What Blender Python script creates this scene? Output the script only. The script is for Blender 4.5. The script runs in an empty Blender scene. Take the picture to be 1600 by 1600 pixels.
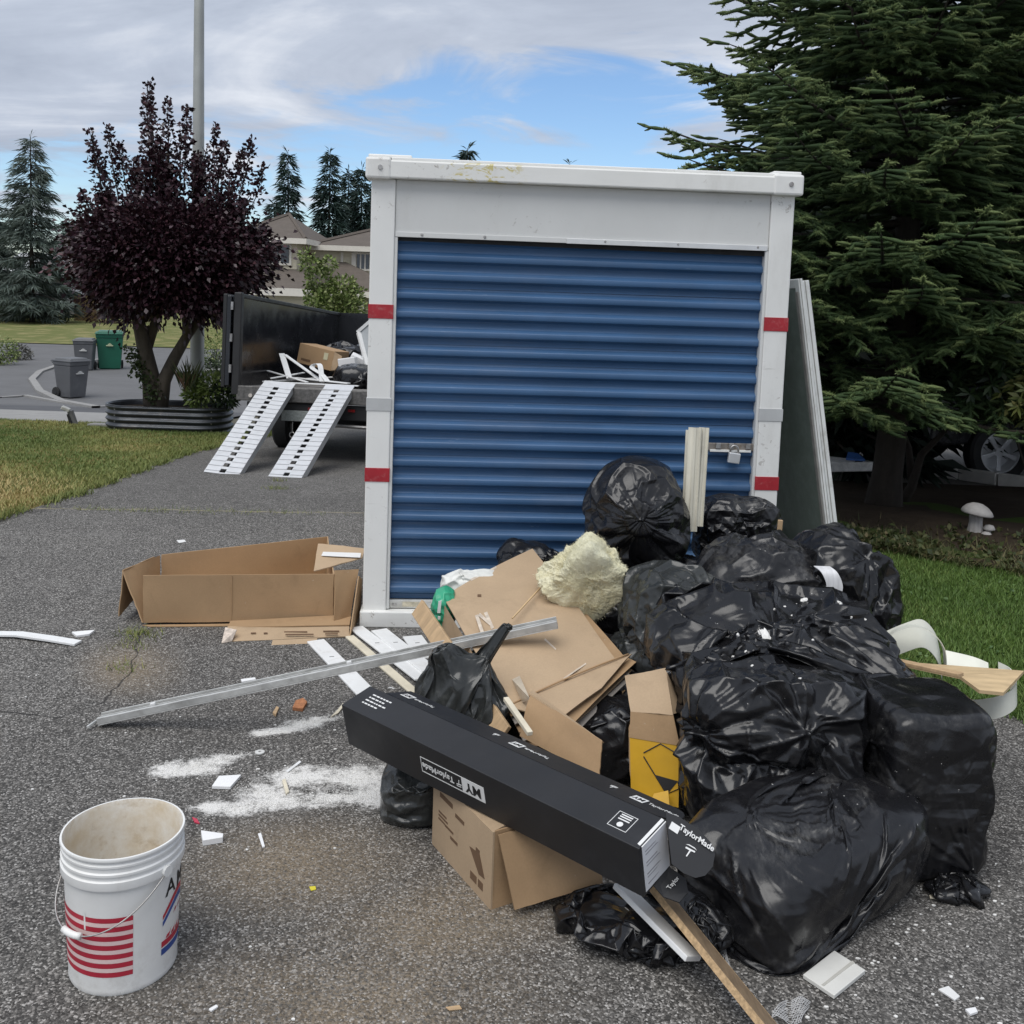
import bpy, bmesh, math, random, time
import numpy as np
from mathutils import Vector, Matrix
T0 = time.time()
SC = bpy.context.scene
COL = SC.collection
RNG = np.random.default_rng(11)
random.seed(5)
R_ = math.radians

# ------------------------------------------------------------------ camera
CAM_H, CAM_PITCH, CAM_ROLL = 1.7922, .0931, .0346
FPX, CYPX = 1570.2, 596.65           # focal length and principal row for a 1600 px picture
fwd = np.array([0, math.cos(CAM_PITCH), -math.sin(CAM_PITCH)])
r0 = np.array([1., 0, 0]); u0 = np.array([0, math.sin(CAM_PITCH), math.cos(CAM_PITCH)])
rgt = math.cos(CAM_ROLL)*r0 + math.sin(CAM_ROLL)*u0
upv = -math.sin(CAM_ROLL)*r0 + math.cos(CAM_ROLL)*u0
cd = bpy.data.cameras.new('camera'); cam = bpy.data.objects.new('camera', cd); COL.objects.link(cam)
cd.sensor_fit = 'HORIZONTAL'; cd.sensor_width = 36; cd.lens = 36*FPX/1600
cd.shift_y = -(800-CYPX)/1600
cd.clip_start = .05; cd.clip_end = 3000
cam.matrix_world = Matrix(((rgt[0], upv[0], -fwd[0], 0), (rgt[1], upv[1], -fwd[1], 0), (rgt[2], upv[2], -fwd[2], CAM_H), (0, 0, 0, 1)))
SC.camera = cam

# ------------------------------------------------------------------ light
SUN_EL, SUN_AZ = R_(64), R_(212)      # azimuth clockwise from +Y: behind the camera, a little to the left
EXPOSURE = .42
def make_world():
    w = bpy.data.worlds.new('World'); SC.world = w; w.use_nodes = True
    nt = w.node_tree; N = nt.nodes; L = nt.links; N.clear()
    out = N.new('ShaderNodeOutputWorld'); bg = N.new('ShaderNodeBackground'); bg.inputs['Strength'].default_value = .1
    L.new(bg.outputs[0], out.inputs[0])
    sky = N.new('ShaderNodeTexSky'); sky.sky_type = 'NISHITA'; sky.sun_disc = False
    sky.sun_elevation = SUN_EL; sky.sun_rotation = SUN_AZ; sky.ozone_density = 2.5; sky.dust_density = .3; sky.air_density = 1.0
    tc = N.new('ShaderNodeTexCoord')
    sep = N.new('ShaderNodeSeparateXYZ'); L.new(tc.outputs['Generated'], sep.inputs[0])
    def m(op, a, b=None, clamp=False):
        n = N.new('ShaderNodeMath'); n.operation = op; n.use_clamp = clamp
        for i, v in enumerate((a, b)):
            if v is None: continue
            if isinstance(v, (int, float)): n.inputs[i].default_value = v
            else: L.new(v, n.inputs[i])
        return n.outputs[0]
    X, Y, Z = sep.outputs
    zz = m('ADD', m('MAXIMUM', Z, 0), .16)
    cx = m('DIVIDE', X, zz); cy = m('DIVIDE', Y, zz)
    cmb = N.new('ShaderNodeCombineXYZ'); L.new(cx, cmb.inputs[0]); L.new(cy, cmb.inputs[1])
    def noise(scale, detail, rough, off, sx=1, sy=1, dist=0):
        mp = N.new('ShaderNodeMapping'); mp.inputs['Location'].default_value = off; mp.inputs['Scale'].default_value = (sx, sy, 1)
        L.new(cmb.outputs[0], mp.inputs[0])
        n = N.new('ShaderNodeTexNoise'); n.inputs['Scale'].default_value = scale; n.inputs['Detail'].default_value = detail
        n.inputs['Roughness'].default_value = rough; n.inputs['Distortion'].default_value = dist
        L.new(mp.outputs[0], n.inputs[0]); return n.outputs['Fac']
    n1 = noise(.75, 7, .55, (3.1, 1.7, 0), .9, 1.0, .6)
    n2 = noise(1.1, 8, .58, (9.3, 4.1, 2), .75, 1.1, .9)
    n3 = noise(2.4, 6, .6, (1.3, 7.9, 5), .8, 1.0, .6)
    # cloud cover thickens with height and away from the clear strip straight ahead
    cov = m('ADD', m('MULTIPLY', m('SUBTRACT', n1, .5), 1.6), m('MULTIPLY', m('SUBTRACT', Z, .165), 6.5))
    cov = m('ADD', cov, m('MULTIPLY', X, -1.5))
    cov = m('ADD', cov, m('MULTIPLY', m('MAXIMUM', m('SUBTRACT', X, .10), 0), 4.5))
    cov = m('ADD', cov, m('MULTIPLY', m('SUBTRACT', n3, .5), 2.6))
    cov = m('ADD', cov, m('MULTIPLY', m('LESS_THAN', Y, 0), 1.0))
    mr = N.new('ShaderNodeMapRange'); mr.interpolation_type = 'SMOOTHSTEP'
    L.new(cov, mr.inputs[0]); mr.inputs[1].default_value = -.30; mr.inputs[2].default_value = .35
    ramp = N.new('ShaderNodeValToRGB'); cr = ramp.color_ramp
    cr.elements[0].position = .36; cr.elements[0].color = (3.0, 3.4, 4.2, 1)
    cr.elements[1].position = .66; cr.elements[1].color = (6.1, 6.4, 6.95, 1)
    e = cr.elements.new(.50); e.color = (4.0, 4.45, 5.3, 1)
    L.new(m('ADD', m('MULTIPLY', n2, .75), m('MULTIPLY', n3, .25)), ramp.inputs[0])
    mix = N.new('ShaderNodeMix'); mix.data_type = 'RGBA'
    L.new(mr.outputs[0], mix.inputs['Factor'])
    gain = N.new('ShaderNodeMix'); gain.data_type = 'RGBA'; gain.blend_type = 'MULTIPLY'; gain.inputs['Factor'].default_value = 1
    L.new(sky.outputs[0], gain.inputs['A']); gain.inputs['B'].default_value = (.90, 1.0, 1.12, 1)
    L.new(gain.outputs['Result'], mix.inputs['A']); L.new(ramp.outputs[0], mix.inputs['B'])
    L.new(mix.outputs['Result'], bg.inputs['Color'])
make_world()
sl = bpy.data.lights.new('sun', 'SUN'); sl.energy = 1.9; sl.angle = R_(50); sl.color = (1, .975, .935)
so = bpy.data.objects.new('sun', sl); COL.objects.link(so)
sd = Vector((math.sin(SUN_AZ)*math.cos(SUN_EL), math.cos(SUN_AZ)*math.cos(SUN_EL), math.sin(SUN_EL)))
so.rotation_euler = sd.to_track_quat('Z', 'Y').to_euler(); so.location = (0, -5, 12)
vs = SC.view_settings; vs.view_transform = 'Standard'; vs.look = 'None'; vs.exposure = EXPOSURE; vs.gamma = 1; vs.use_curve_mapping = False
try: SC.display_settings.display_device = 'sRGB'
except Exception: pass

# ------------------------------------------------------------------ helpers
CAMP = np.array([0, 0, CAM_H])
def _ray(px, py): return fwd + rgt*(px-800)/FPX + upv*(CYPX-py)/FPX
def G(px, py, z=0.):                 # where a sight line meets height z
    d = _ray(px, py); return CAMP + d*(z-CAM_H)/d[2]
def AY(px, py, Y):                   # where it meets distance Y
    d = _ray(px, py); return CAMP + d*Y/d[1]
def gz(y):                           # the drive is level, then falls to the street
    y = np.asarray(y, float); s = .075
    t = np.clip(y-7, 0, None); a = np.where(t < 2, t*t/4, t-1)*s
    return -np.minimum(a, 1.12 + 0*a)
def GT(px, py):                      # sight line to the sloping terrain
    d = _ray(px, py); lo, hi = .5, 400.
    for _ in range(60):
        m = (lo+hi)/2; P = CAMP + d*m
        if P[2] > gz(P[1]): lo = m
        else: hi = m
    return CAMP + d*lo
def rotm(rx=0, ry=0, rz=0):
    return np.array((Matrix.Rotation(rz, 3, 'Z') @ Matrix.Rotation(ry, 3, 'Y') @ Matrix.Rotation(rx, 3, 'X')))
def nrm(v):
    v = np.asarray(v, float); return v/(np.linalg.norm(v)+1e-12)

class MB:                            # collects shapes into one mesh
    def __init__(s): s.v = []; s.f = []
    def add(s, v, f):
        o = len(s.v); s.v += [tuple(map(float, p)) for p in v]; s.f += [tuple(i+o for i in q) for q in f]; return s
    def box(s, a, b):
        (x0, y0, z0), (x1, y1, z1) = a, b
        return s.hexa([(x0,y0,z0),(x1,y0,z0),(x1,y1,z0),(x0,y1,z0),(x0,y0,z1),(x1,y0,z1),(x1,y1,z1),(x0,y1,z1)])
    def hexa(s, p):
        return s.add(p, [(0,3,2,1),(4,5,6,7),(0,1,5,4),(1,2,6,5),(2,3,7,6),(3,0,4,7)])
    def obox(s, c, size, R=None):
        R = np.eye(3) if R is None else R; h = np.array(size)/2
        p = [np.array(c)+R@(h*np.array(k)) for k in ((-1,-1,-1),(1,-1,-1),(1,1,-1),(-1,1,-1),(-1,-1,1),(1,-1,1),(1,1,1),(-1,1,1))]
        return s.hexa(p)
    def slab(s, poly, t, n=None):
        P = [np.array(q, float) for q in poly]
        if n is None:
            n = sum((np.cross(P[i], P[(i+1) % len(P)]) for i in range(len(P))), np.zeros(3))
        n = nrm(n); k = len(P)
        v = [q for q in P]+[q-n*t for q in P]
        f = [tuple(range(k)), tuple(range(2*k-1, k-1, -1))]+[(i, i+k, (i+1) % k+k, (i+1) % k) for i in range(k)]
        return s.add(v, f)
    def tube(s, path, r, n=8, caps=True):
        P = [np.array(q, float) for q in path]; k = len(P); r = [r]*k if np.isscalar(r) else list(r)
        prev = None; V = []
        for i in range(k):
            t = nrm(P[min(i+1, k-1)]-P[max(i-1, 0)])
            a = np.cross(t, [0, 0, 1] if abs(t[2]) < .9 else [1, 0, 0]) if prev is None else prev-t*(prev@t)
            a = nrm(a); prev = a; b = np.cross(t, a)
            for j in range(n):
                g = 2*math.pi*j/n; V.append(P[i]+r[i]*(math.cos(g)*a+math.sin(g)*b))
        f = [(i*n+j, i*n+(j+1) % n, (i+1)*n+(j+1) % n, (i+1)*n+j) for i in range(k-1) for j in range(n)]
        if caps: f += [tuple(range(n-1, -1, -1)), tuple(range((k-1)*n, k*n))]
        return s.add(V, f)
    def lathe(s, prof, n=32, c=(0, 0, 0), a0=0, a1=2*math.pi):
        full = abs(a1-a0-2*math.pi) < 1e-6; m = n if full else n+1
        V = [(c[0]+r*math.cos(a0+(a1-a0)*j/n), c[1]+r*math.sin(a0+(a1-a0)*j/n), c[2]+z) for r, z in prof for j in range(m)]
        f = [(i*m+j, i*m+(j+1) % m, (i+1)*m+(j+1) % m, (i+1)*m+j) for i in range(len(prof)-1) for j in range(n)]
        return s.add(V, f)
    def sweep(s, prof, path, side, closed=False):   # prof: (offset along side, z) ; path points with matching side vectors
        k = len(prof); V = []
        for p, d in zip(path, side):
            for o, z in prof: V.append(np.array(p)+np.array(d)*o+np.array([0, 0, z]))
        n = len(path); f = []
        for i in range(n if closed else n-1):
            for j in range(k-1):
                a = i*k+j; b = ((i+1) % n)*k+j; f.append((a, b, b+1, a+1))
        return s.add(V, f)
    def ribbon(s, path, wid, t):
        P = [np.array(q, float) for q in path]; W = [np.array(wid, float)]*len(P) if np.ndim(wid[0]) == 0 else [np.array(w) for w in wid]
        V = []; n = len(P)
        for i in range(n):
            tg = nrm(P[min(i+1, n-1)]-P[max(i-1, 0)]); nn = nrm(np.cross(tg, W[i]))
            V += [P[i]-W[i]/2+nn*t/2, P[i]+W[i]/2+nn*t/2, P[i]+W[i]/2-nn*t/2, P[i]-W[i]/2-nn*t/2]
        f = [(i*4+j, i*4+(j+1) % 4, (i+1)*4+(j+1) % 4, (i+1)*4+j) for i in range(n-1) for j in range(4)]
        f += [(3, 2, 1, 0), (n*4-4, n*4-3, n*4-2, n*4-1)]
        return s.add(V, f)
    def build(s, name, mat, parent=None, smooth=False, bevel=0, seg=2):
        me = bpy.data.meshes.new(name); me.from_pydata(s.v, [], s.f); me.update()
        bm = bmesh.new(); bm.from_mesh(me); bmesh.ops.recalc_face_normals(bm, faces=bm.faces); bm.to_mesh(me); bm.free()
        return link(name, me, mat, parent, smooth, bevel, seg)
def link(name, me, mat, parent=None, smooth=False, bevel=0, seg=2):
    o = bpy.data.objects.new(name, me); COL.objects.link(o)
    if mat is not None and len(me.materials) == 0: me.materials.append(mat)
    if parent is not None:
        o.parent = parent; o.matrix_parent_inverse = parent.matrix_world.inverted()
    if smooth:
        me.polygons.foreach_set('use_smooth', [True]*len(me.polygons))
        if smooth == 'auto':
            try: me.set_sharp_from_angle(angle=R_(35))
            except Exception: pass
    if bevel:
        b = o.modifiers.new('bevel', 'BEVEL'); b.width = bevel; b.segments = seg; b.limit_method = 'ANGLE'; b.angle_limit = R_(40)
    return o
def rawmesh(name, V, F, mat, parent=None, smooth=False, attrs=None):
    V = np.asarray(V, np.float32); F = np.asarray(F, np.int32); k = F.shape[1]
    me = bpy.data.meshes.new(name); me.vertices.add(len(V)); me.vertices.foreach_set('co', V.ravel())
    me.loops.add(F.size); me.loops.foreach_set('vertex_index', F.ravel())
    me.polygons.add(len(F)); me.polygons.foreach_set('loop_start', np.arange(0, F.size, k, dtype=np.int32))
    me.update(calc_edges=True)
    for nm, val in (attrs or {}).items():
        a = me.attributes.new(nm, 'FLOAT', 'POINT'); a.data.foreach_set('value', np.asarray(val, np.float32))
    o = link(name, me, mat, parent)
    if smooth: me.polygons.foreach_set('use_smooth', [True]*len(F))
    return o
def tag(o, label=None, cat=None, group=None, kind=None):
    if label: o['label'] = label
    if cat: o['category'] = cat
    if group: o['group'] = group
    if kind: o['kind'] = kind
    return o
def thing(name, label, cat, loc=(0, 0, 0), group=None, rz=0):
    o = bpy.data.objects.new(name, None); COL.objects.link(o); o.empty_display_size = .1
    o.location = tuple(map(float, loc)); o.rotation_euler = (0, 0, rz); o.matrix_basis = Matrix.Translation(o.location) @ Matrix.Rotation(rz, 4, 'Z')
    o.matrix_world = o.matrix_basis.copy()
    return tag(o, label, cat, group)
def textmesh(body, size, name, mat, parent, M, extrude=.0004, align='CENTER', bold=0.0, shear=0.):
    c = bpy.data.curves.new(name, 'FONT'); c.body = body; c.size = size; c.extrude = extrude; c.align_x = align; c.align_y = 'CENTER'; c.offset = bold; c.shear = shear
    t = bpy.data.objects.new(name, c); COL.objects.link(t)
    dg = bpy.context.evaluated_depsgraph_get(); me = bpy.data.meshes.new_from_object(t.evaluated_get(dg))
    bpy.data.objects.remove(t); bpy.data.curves.remove(c)
    me.transform(Matrix(M)); me.name = name; me.materials.clear()
    return link(name, me, mat, parent)
def frame4(o, x, y):                  # 4x4 with given origin and in-plane axes
    x = nrm(x); y = nrm(y); z = np.cross(x, y); M = np.eye(4); M[:3, 0] = x; M[:3, 1] = y; M[:3, 2] = z; M[:3, 3] = o
    return M.tolist()

# ------------------------------------------------------------------ materials
MATS = {}
class NT:
    def __init__(s, name):
        s.m = bpy.data.materials.new(name); s.m.use_nodes = True; s.t = s.m.node_tree; s.b = s.t.nodes['Principled BSDF']; s.tc = s.n('ShaderNodeTexCoord')
        oi = s.n('ShaderNodeObjectInfo'); va = s.n('ShaderNodeVectorMath'); va.operation = 'MULTIPLY_ADD'
        s.l(oi.outputs['Random'], va.inputs[0]); va.inputs[1].default_value = (13.7, 7.9, 3.3); s.l(s.tc.outputs['Object'], va.inputs[2]); s.co = va.outputs[0]
        s.obj = s.tc.outputs['Object']
    def n(s, t): return s.t.nodes.new(t)
    def l(s, a, b): s.t.links.new(a, b)
    def noise(s, scale, detail=4, rough=.55, co=None, sc=None, dist=0):
        n = s.n('ShaderNodeTexNoise'); n.inputs['Scale'].default_value = scale; n.inputs['Detail'].default_value = detail; n.inputs['Roughness'].default_value = rough; n.inputs['Distortion'].default_value = dist
        co = s.co if co is None else co
        if sc:
            mp = s.n('ShaderNodeMapping'); mp.inputs['Scale'].default_value = sc; s.l(co, mp.inputs[0]); co = mp.outputs[0]
        s.l(co, n.inputs['Vector']); return n.outputs['Fac']
    def voro(s, scale, co=None, feat='F1', out='Distance'):
        n = s.n('ShaderNodeTexVoronoi'); n.feature = feat; n.inputs['Scale'].default_value = scale; s.l(s.co if co is None else co, n.inputs['Vector']); return n.outputs[out]
    def rng(s, x, a, b, c=0., d=1., smooth=False):
        n = s.n('ShaderNodeMapRange'); n.interpolation_type = 'SMOOTHSTEP' if smooth else 'LINEAR'
        s.l(x, n.inputs[0])
        for i, v in enumerate((a, b, c, d)): n.inputs[i+1].default_value = v
        return n.outputs[0]
    def math(s, op, a, b=None, clamp=False):
        n = s.n('ShaderNodeMath'); n.operation = op; n.use_clamp = clamp
        for i, v in enumerate((a, b)):
            if v is None: continue
            if isinstance(v, (int, float)): n.inputs[i].default_value = v
            else: s.l(v, n.inputs[i])
        return n.outputs[0]
    def mix(s, f, a, b, mode='MIX'):
        n = s.n('ShaderNodeMix'); n.data_type = 'RGBA'; n.blend_type = mode
        for k, v in (('Factor', f), ('A', a), ('B', b)):
            if isinstance(v, (int, float)) and k == 'Factor': n.inputs[k].default_value = v
            elif isinstance(v, tuple): n.inputs[k].default_value = (*v[:3], 1)
            else: s.l(v, n.inputs[k])
        return n.outputs['Result']
    def ramp(s, x, stops):
        n = s.n('ShaderNodeValToRGB'); cr = n.color_ramp
        cr.elements[0].position, cr.elements[0].color = stops[0][0], (*stops[0][1], 1)
        cr.elements[1].position, cr.elements[1].color = stops[-1][0], (*stops[-1][1], 1)
        for p, c in stops[1:-1]: e = cr.elements.new(p); e.color = (*c, 1)
        s.l(x, n.inputs[0]); return n.outputs[0]
    def bump(s, h, strength=.3, dist=.01):
        n = s.n('ShaderNodeBump'); n.inputs['Strength'].default_value = strength; n.inputs['Distance'].default_value = dist; s.l(h, n.inputs['Height'])
        if s.b.inputs['Normal'].is_linked:
            s.l(s.b.inputs['Normal'].links[0].from_socket, n.inputs['Normal'])
        s.l(n.outputs[0], s.b.inputs['Normal'])
    def xyz(s, co=None):
        n = s.n('ShaderNodeSeparateXYZ'); s.l(s.obj if co is None else co, n.inputs[0]); return n.outputs
    def set(s, **k):
        for a, v in k.items():
            i = s.b.inputs[a.replace('_', ' ')]
            if isinstance(v, (int, float)): i.default_value = v
            elif isinstance(v, tuple): i.default_value = (*v[:3], 1)
            else: s.l(v, i)
def pm(name, col, rough=.5, metal=0., var=.15, vscale=6, bump=0., bscale=60, dirt=None, dscale=5, damt=.5, spec=.5, stretch=None, fine=0., dist=.003):
    if name in MATS: return MATS[name]
    s = NT(name); c = col
    k = s.noise(vscale, 5, .6, sc=stretch)
    c = s.mix(s.rng(k, .3, .7), tuple(x*(1-var) for x in col), tuple(min(1, x*(1+var)) for x in col))
    if fine:
        q = s.noise(220, 3, .6); c = s.mix(s.rng(q, .3, .7, 0, 1), c, tuple(x*(1-fine) for x in col))
    if dirt:
        d = s.noise(dscale, 7, .68, dist=.6); c = s.mix(s.math('MULTIPLY', s.rng(d, .5, .75, 0, 1, True), damt), c, dirt)
    s.set(Base_Color=c, Metallic=metal, Specular_IOR_Level=spec)
    s.set(Roughness=s.rng(s.noise(vscale*2.3, 4), .3, .7, max(.02, rough-.08), min(1, rough+.08)))
    if bump: s.bump(s.noise(bscale, 5, .6, sc=stretch), bump, dist)
    MATS[name] = s.m; return s.m
def leafmat(name, c1, c2, c3=None, rough=.55, trans=.0, spec=.3):
    s = NT(name); a = s.n('ShaderNodeAttribute'); a.attribute_name = 'var'
    st = [(0, c1), (1, c2)] if c3 is None else [(0, c1), (.6, c2), (1, c3)]
    c = s.ramp(a.outputs['Fac'], st)
    s.set(Base_Color=c, Roughness=rough, Specular_IOR_Level=spec)
    if trans: s.set(Transmission_Weight=0.)
    return s.m
# ------------------------------------------------------------------ ground
def asphalt_material():
    s = NT('asphalt'); co = s.obj
    vc = s.n('ShaderNodeTexVoronoi'); vc.inputs['Scale'].default_value = 185; s.l(co, vc.inputs['Vector'])
    sp = s.n('ShaderNodeSeparateColor'); s.l(vc.outputs['Color'], sp.inputs[0])
    stone = s.ramp(sp.outputs[0], [(0, (.016, .015, .014)), (.4, (.062, .058, .053)), (.68, (.15, .141, .13)), (.9, (.34, .322, .30)), (1, (.62, .60, .57))])
    vb = s.n('ShaderNodeTexVoronoi'); vb.inputs['Scale'].default_value = 95; s.l(co, vb.inputs['Vector'])
    sp2 = s.n('ShaderNodeSeparateColor'); s.l(vb.outputs['Color'], sp2.inputs[0])
    stone2 = s.ramp(sp2.outputs[1], [(0, (.045, .042, .039)), (.6, (.125, .12, .112)), (1, (.27, .26, .245))])
    c = s.mix(.22, stone, stone2)
    big = s.noise(.55, 6, .6, co); c = s.mix(s.rng(big, .35, .68), s.mix(.30, c, (.035, .034, .034)), c)
    st = s.noise(1.7, 7, .65, co, dist=.8); c = s.mix(s.math('MULTIPLY', s.rng(st, .56, .72, 0, 1, True), .35), c, (.022, .021, .021))
    wear = s.noise(2.6, 8, .7, co, dist=1.2); c = s.mix(s.math('MULTIPLY', s.rng(wear, .5, .7, 0, 1, True), .45), c, s.mix(.5, c, (.23, .222, .21)))
    oil = s.noise(3.3, 5, .6, co, sc=(1, 1, 1), dist=.3); c = s.mix(s.math('MULTIPLY', s.rng(oil, .66, .74, 0, 1, True), .5), c, (.018, .018, .018))
    dust = s.noise(.9, 6, .62, co)
    # tan dust in the foreground
    def ell(cx, cy, ax, ay, rot):
        mp = s.n('ShaderNodeMapping'); mp.vector_type = 'TEXTURE'; mp.inputs['Location'].default_value = (cx, cy, 0)
        mp.inputs['Rotation'].default_value = (0, 0, rot); mp.inputs['Scale'].default_value = (ax, ay, 1e6)
        s.l(co, mp.inputs[0]); ln = s.n('ShaderNodeVectorMath'); ln.operation = 'LENGTH'; s.l(mp.outputs[0], ln.inputs[0]); return ln.outputs['Value']
    def soft(px, py, ax, ay, rot):
        p = G(px, py); return s.rng(ell(p[0], p[1], ax, ay, rot), 1, 0, 0, 1, True)
    tan = s.math('MAXIMUM', s.math('MAXIMUM', soft(560, 1560, .75, .42, .1), soft(690, 1440, .65, .38, .5)), s.math('MAXIMUM', soft(470, 1350, .55, .42, .2), soft(205, 1040, .3, .5, .5)))
    fine = s.noise(90, 3, .7, co)
    c = s.mix(s.math('MULTIPLY', tan, s.rng(s.math('ADD', fine, s.math('MULTIPLY', dust, .6)), .62, .95, 0, .75)), c, (.28, .215, .14))
    # spilled white plaster powder
    pw = None
    for a in ((480, 1130, .24, .09, .55), (430, 1142, .16, .06, .4), (300, 1200, .17, .12, .1), (345, 1186, .16, .08, .5), (265, 1205, .12, .10, 0), (420, 1244, .2, .09, -.25), (385, 1262, .17, .08, .3),
              (500, 1250, .27, .09, .25), (560, 1215, .2, .15, .5), (595, 1240, .2, .16, .3), (470, 1215, .22, .14, .3), (330, 1262, .12, .08, .2)):
        q = soft(*a); pw = q if pw is None else s.math('ADD', pw, s.math('MULTIPLY', q, s.math('SUBTRACT', 1.0, pw)))
    grain = s.noise(90, 6, .8, co); lumpy = s.noise(20, 6, .68, co)
    streak = s.noise(5.5, 4, .6, co, sc=(1, 2.2, 1), dist=.8)
    pmask = s.rng(s.math('ADD', s.math('MULTIPLY', pw, .62), s.math('ADD', s.math('MULTIPLY', grain, 1.25), s.math('ADD', s.math('MULTIPLY', lumpy, 1.3), s.math('MULTIPLY', streak, .9)))), 1.88, 2.26, 0, .86)
    pmask = s.math('MULTIPLY', pmask, s.rng(pw, .02, .3))
    haze = s.math('MAXIMUM', soft(450, 1200, .75, .42, .2), s.math('MAXIMUM', soft(50, 1050, .5, .12, 0), soft(1480, 1500, .45, .4, 0)))
    c = s.mix(s.math('MULTIPLY', haze, s.rng(s.noise(70, 4, .75, co), .52, .78, 0, .42)), c, (.62, .60, .57))
    # cracks
    def crack(pts, w):
        out = None
        wob = s.n('ShaderNodeTexNoise'); wob.inputs['Scale'].default_value = 7; s.l(co, wob.inputs['Vector'])
        va = s.n('ShaderNodeVectorMath'); va.operation = 'MULTIPLY_ADD'; s.l(wob.outputs['Color'], va.inputs[0]); va.inputs[1].default_value = (.09, .09, 0); s.l(co, va.inputs[2])
        for a, b in zip(pts[:-1], pts[1:]):
            d = b-a; L = math.hypot(d[0], d[1]); mp = s.n('ShaderNodeMapping'); mp.vector_type = 'TEXTURE'
            mp.inputs['Location'].default_value = ((a[0]+b[0])/2+.045, (a[1]+b[1])/2+.045, 0); mp.inputs['Rotation'].default_value = (0, 0, math.atan2(d[1], d[0]))
            s.l(va.outputs[0], mp.inputs[0]); x = s.n('ShaderNodeSeparateXYZ'); s.l(mp.outputs[0], x.inputs[0])
            inx = s.math('LESS_THAN', s.math('ABSOLUTE', x.outputs[0]), L/2+.01)
            q = s.math('MULTIPLY', inx, s.rng(s.math('ABSOLUTE', x.outputs[1]), w, w*.3, 0, 1))
            out = q if out is None else s.math('MAXIMUM', out, q)
        return out
    ck = crack([GT(40, 795), GT(250, 796), GT(420, 800), GT(570, 801)], .016)
    c = s.mix(s.math('MULTIPLY', ck, s.rng(s.noise(9, 3, .6, co), .3, .55)), c, (.30, .265, .17))
    ck2 = crack([G(560, 802), G(700, 803)], .012)
    ck3 = crack([G(0, 1112), G(100, 1120), G(160, 1095), G(205, 1050), G(218, 985)], .006)
    c = s.mix(s.math('MULTIPLY', ck3, .8), c, (.018, .017, .016))
    c = s.mix(pmask, c, (.80, .785, .755))
    s.set(Base_Color=c, Roughness=.86, Specular_IOR_Level=.35)
    h = s.math('SUBTRACT', 1.0, vc.outputs['Distance']); s.bump(h, .6, .005); s.bump(s.noise(25, 4, .6, co), .25, .006)
    return s.m
M_ASPH = asphalt_material()
def ground_sheet(name, poly_fn_x, ys, mat, dz, nx=2, kind='structure', skirt=0):
    V = []; F = []
    for y in ys:
        x0, x1 = poly_fn_x(y)
        for i in range(nx):
            x = x0+(x1-x0)*i/(nx-1)
            if skirt == 1 and i == nx-2: x = x1-.05
            if skirt == -1 and i == 1: x = x0+.05
            low = (skirt == 1 and i == nx-1) or (skirt == -1 and i == 0)
            V.append((x, y, float(gz(y))+(-.02 if low else dz)))
    for j in range(len(ys)-1):
        for i in range(nx-1): a = j*nx+i; F.append((a, a+1, a+nx+1, a+nx))
    m = MB(); m.add(V, F); o = m.build(name, mat); tag(o, kind=kind); return o
def soil_mat(name, a, b, sc=7, bump=.6):
    s = NT(name); k = s.noise(sc, 8, .7, s.obj); f = s.noise(sc*9, 5, .7, s.obj)
    s.set(Base_Color=s.mix(s.rng(s.math('ADD', s.math('MULTIPLY', k, .6), s.math('MULTIPLY', f, .4)), .35, .65), a, b), Roughness=.95, Specular_IOR_Level=.15); s.bump(f, bump, .02); return s.m
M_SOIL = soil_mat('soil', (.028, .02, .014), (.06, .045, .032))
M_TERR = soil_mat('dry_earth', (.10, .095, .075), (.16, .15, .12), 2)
ys_all = [-12, -6, 0, 3, 5, 6, 7]+[7+.25*i for i in range(1, 9)]+list(np.arange(10, 24, 1.))+[26, 30, 40, 60, 90, 150, 300, 900]
ground_sheet('terrain', lambda y: (-700, 700), ys_all, M_TERR, -.035, 9)
LAWN_L = -3.62
ground_sheet('driveway', lambda y: (-14 if y < 6.5 else LAWN_L-1.2, 3.4 if y < 3.2 else 2.6), [-12, -4, 0, 2, 3.2, 4.2, 5, 6, 6.49, 6.5, 7]+[7+.25*i for i in range(1, 9)]+list(np.arange(10, 17.1, .5)), M_ASPH, 0, 12)
# lawns
def lawn_mat(name, g1, g2, dry, dryamt):
    s = NT(name); k = s.noise(1.1, 6, .6, s.obj); f = s.noise(60, 4, .7, s.obj)
    c = s.mix(s.rng(f, .3, .7), g1, g2); c = s.mix(s.math('MULTIPLY', s.rng(k, .46, .62, 0, 1, True), dryamt), c, dry)
    s.set(Base_Color=c, Roughness=.95, Specular_IOR_Level=.1); s.bump(f, .7, .02); return s.m
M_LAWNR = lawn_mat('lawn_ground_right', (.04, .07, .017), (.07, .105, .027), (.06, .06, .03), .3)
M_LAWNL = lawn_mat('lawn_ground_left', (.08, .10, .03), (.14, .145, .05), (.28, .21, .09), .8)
M_LAWNF = lawn_mat('lawn_ground_far', (.11, .13, .045), (.17, .18, .07), (.26, .23, .11), .8)
EDGE_R = [(2.95, 3.5), (2.55, 3.9), (2.26, 4.19), (2.08, 4.41), (1.78, 4.8), (1.66, 5.3), (1.6, 6.2), (1.55, 7.6), (1.5, 9), (1.5, 9.4)]
def edge_x(y):
    e = EDGE_R; return float(np.interp(y, [q[1] for q in e], [q[0] for q in e]))
BED = [(1.5, 7.55), (2.2, 7.35), (2.75, 7.0), (3.3, 6.6), (3.9, 6.35), (5, 6.1), (14, 5.9)]
def bed_y(x): return float(np.interp(x, [q[0] for q in BED], [q[1] for q in BED]))
yr = list(np.arange(3.5, 9.41, .12))
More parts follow.
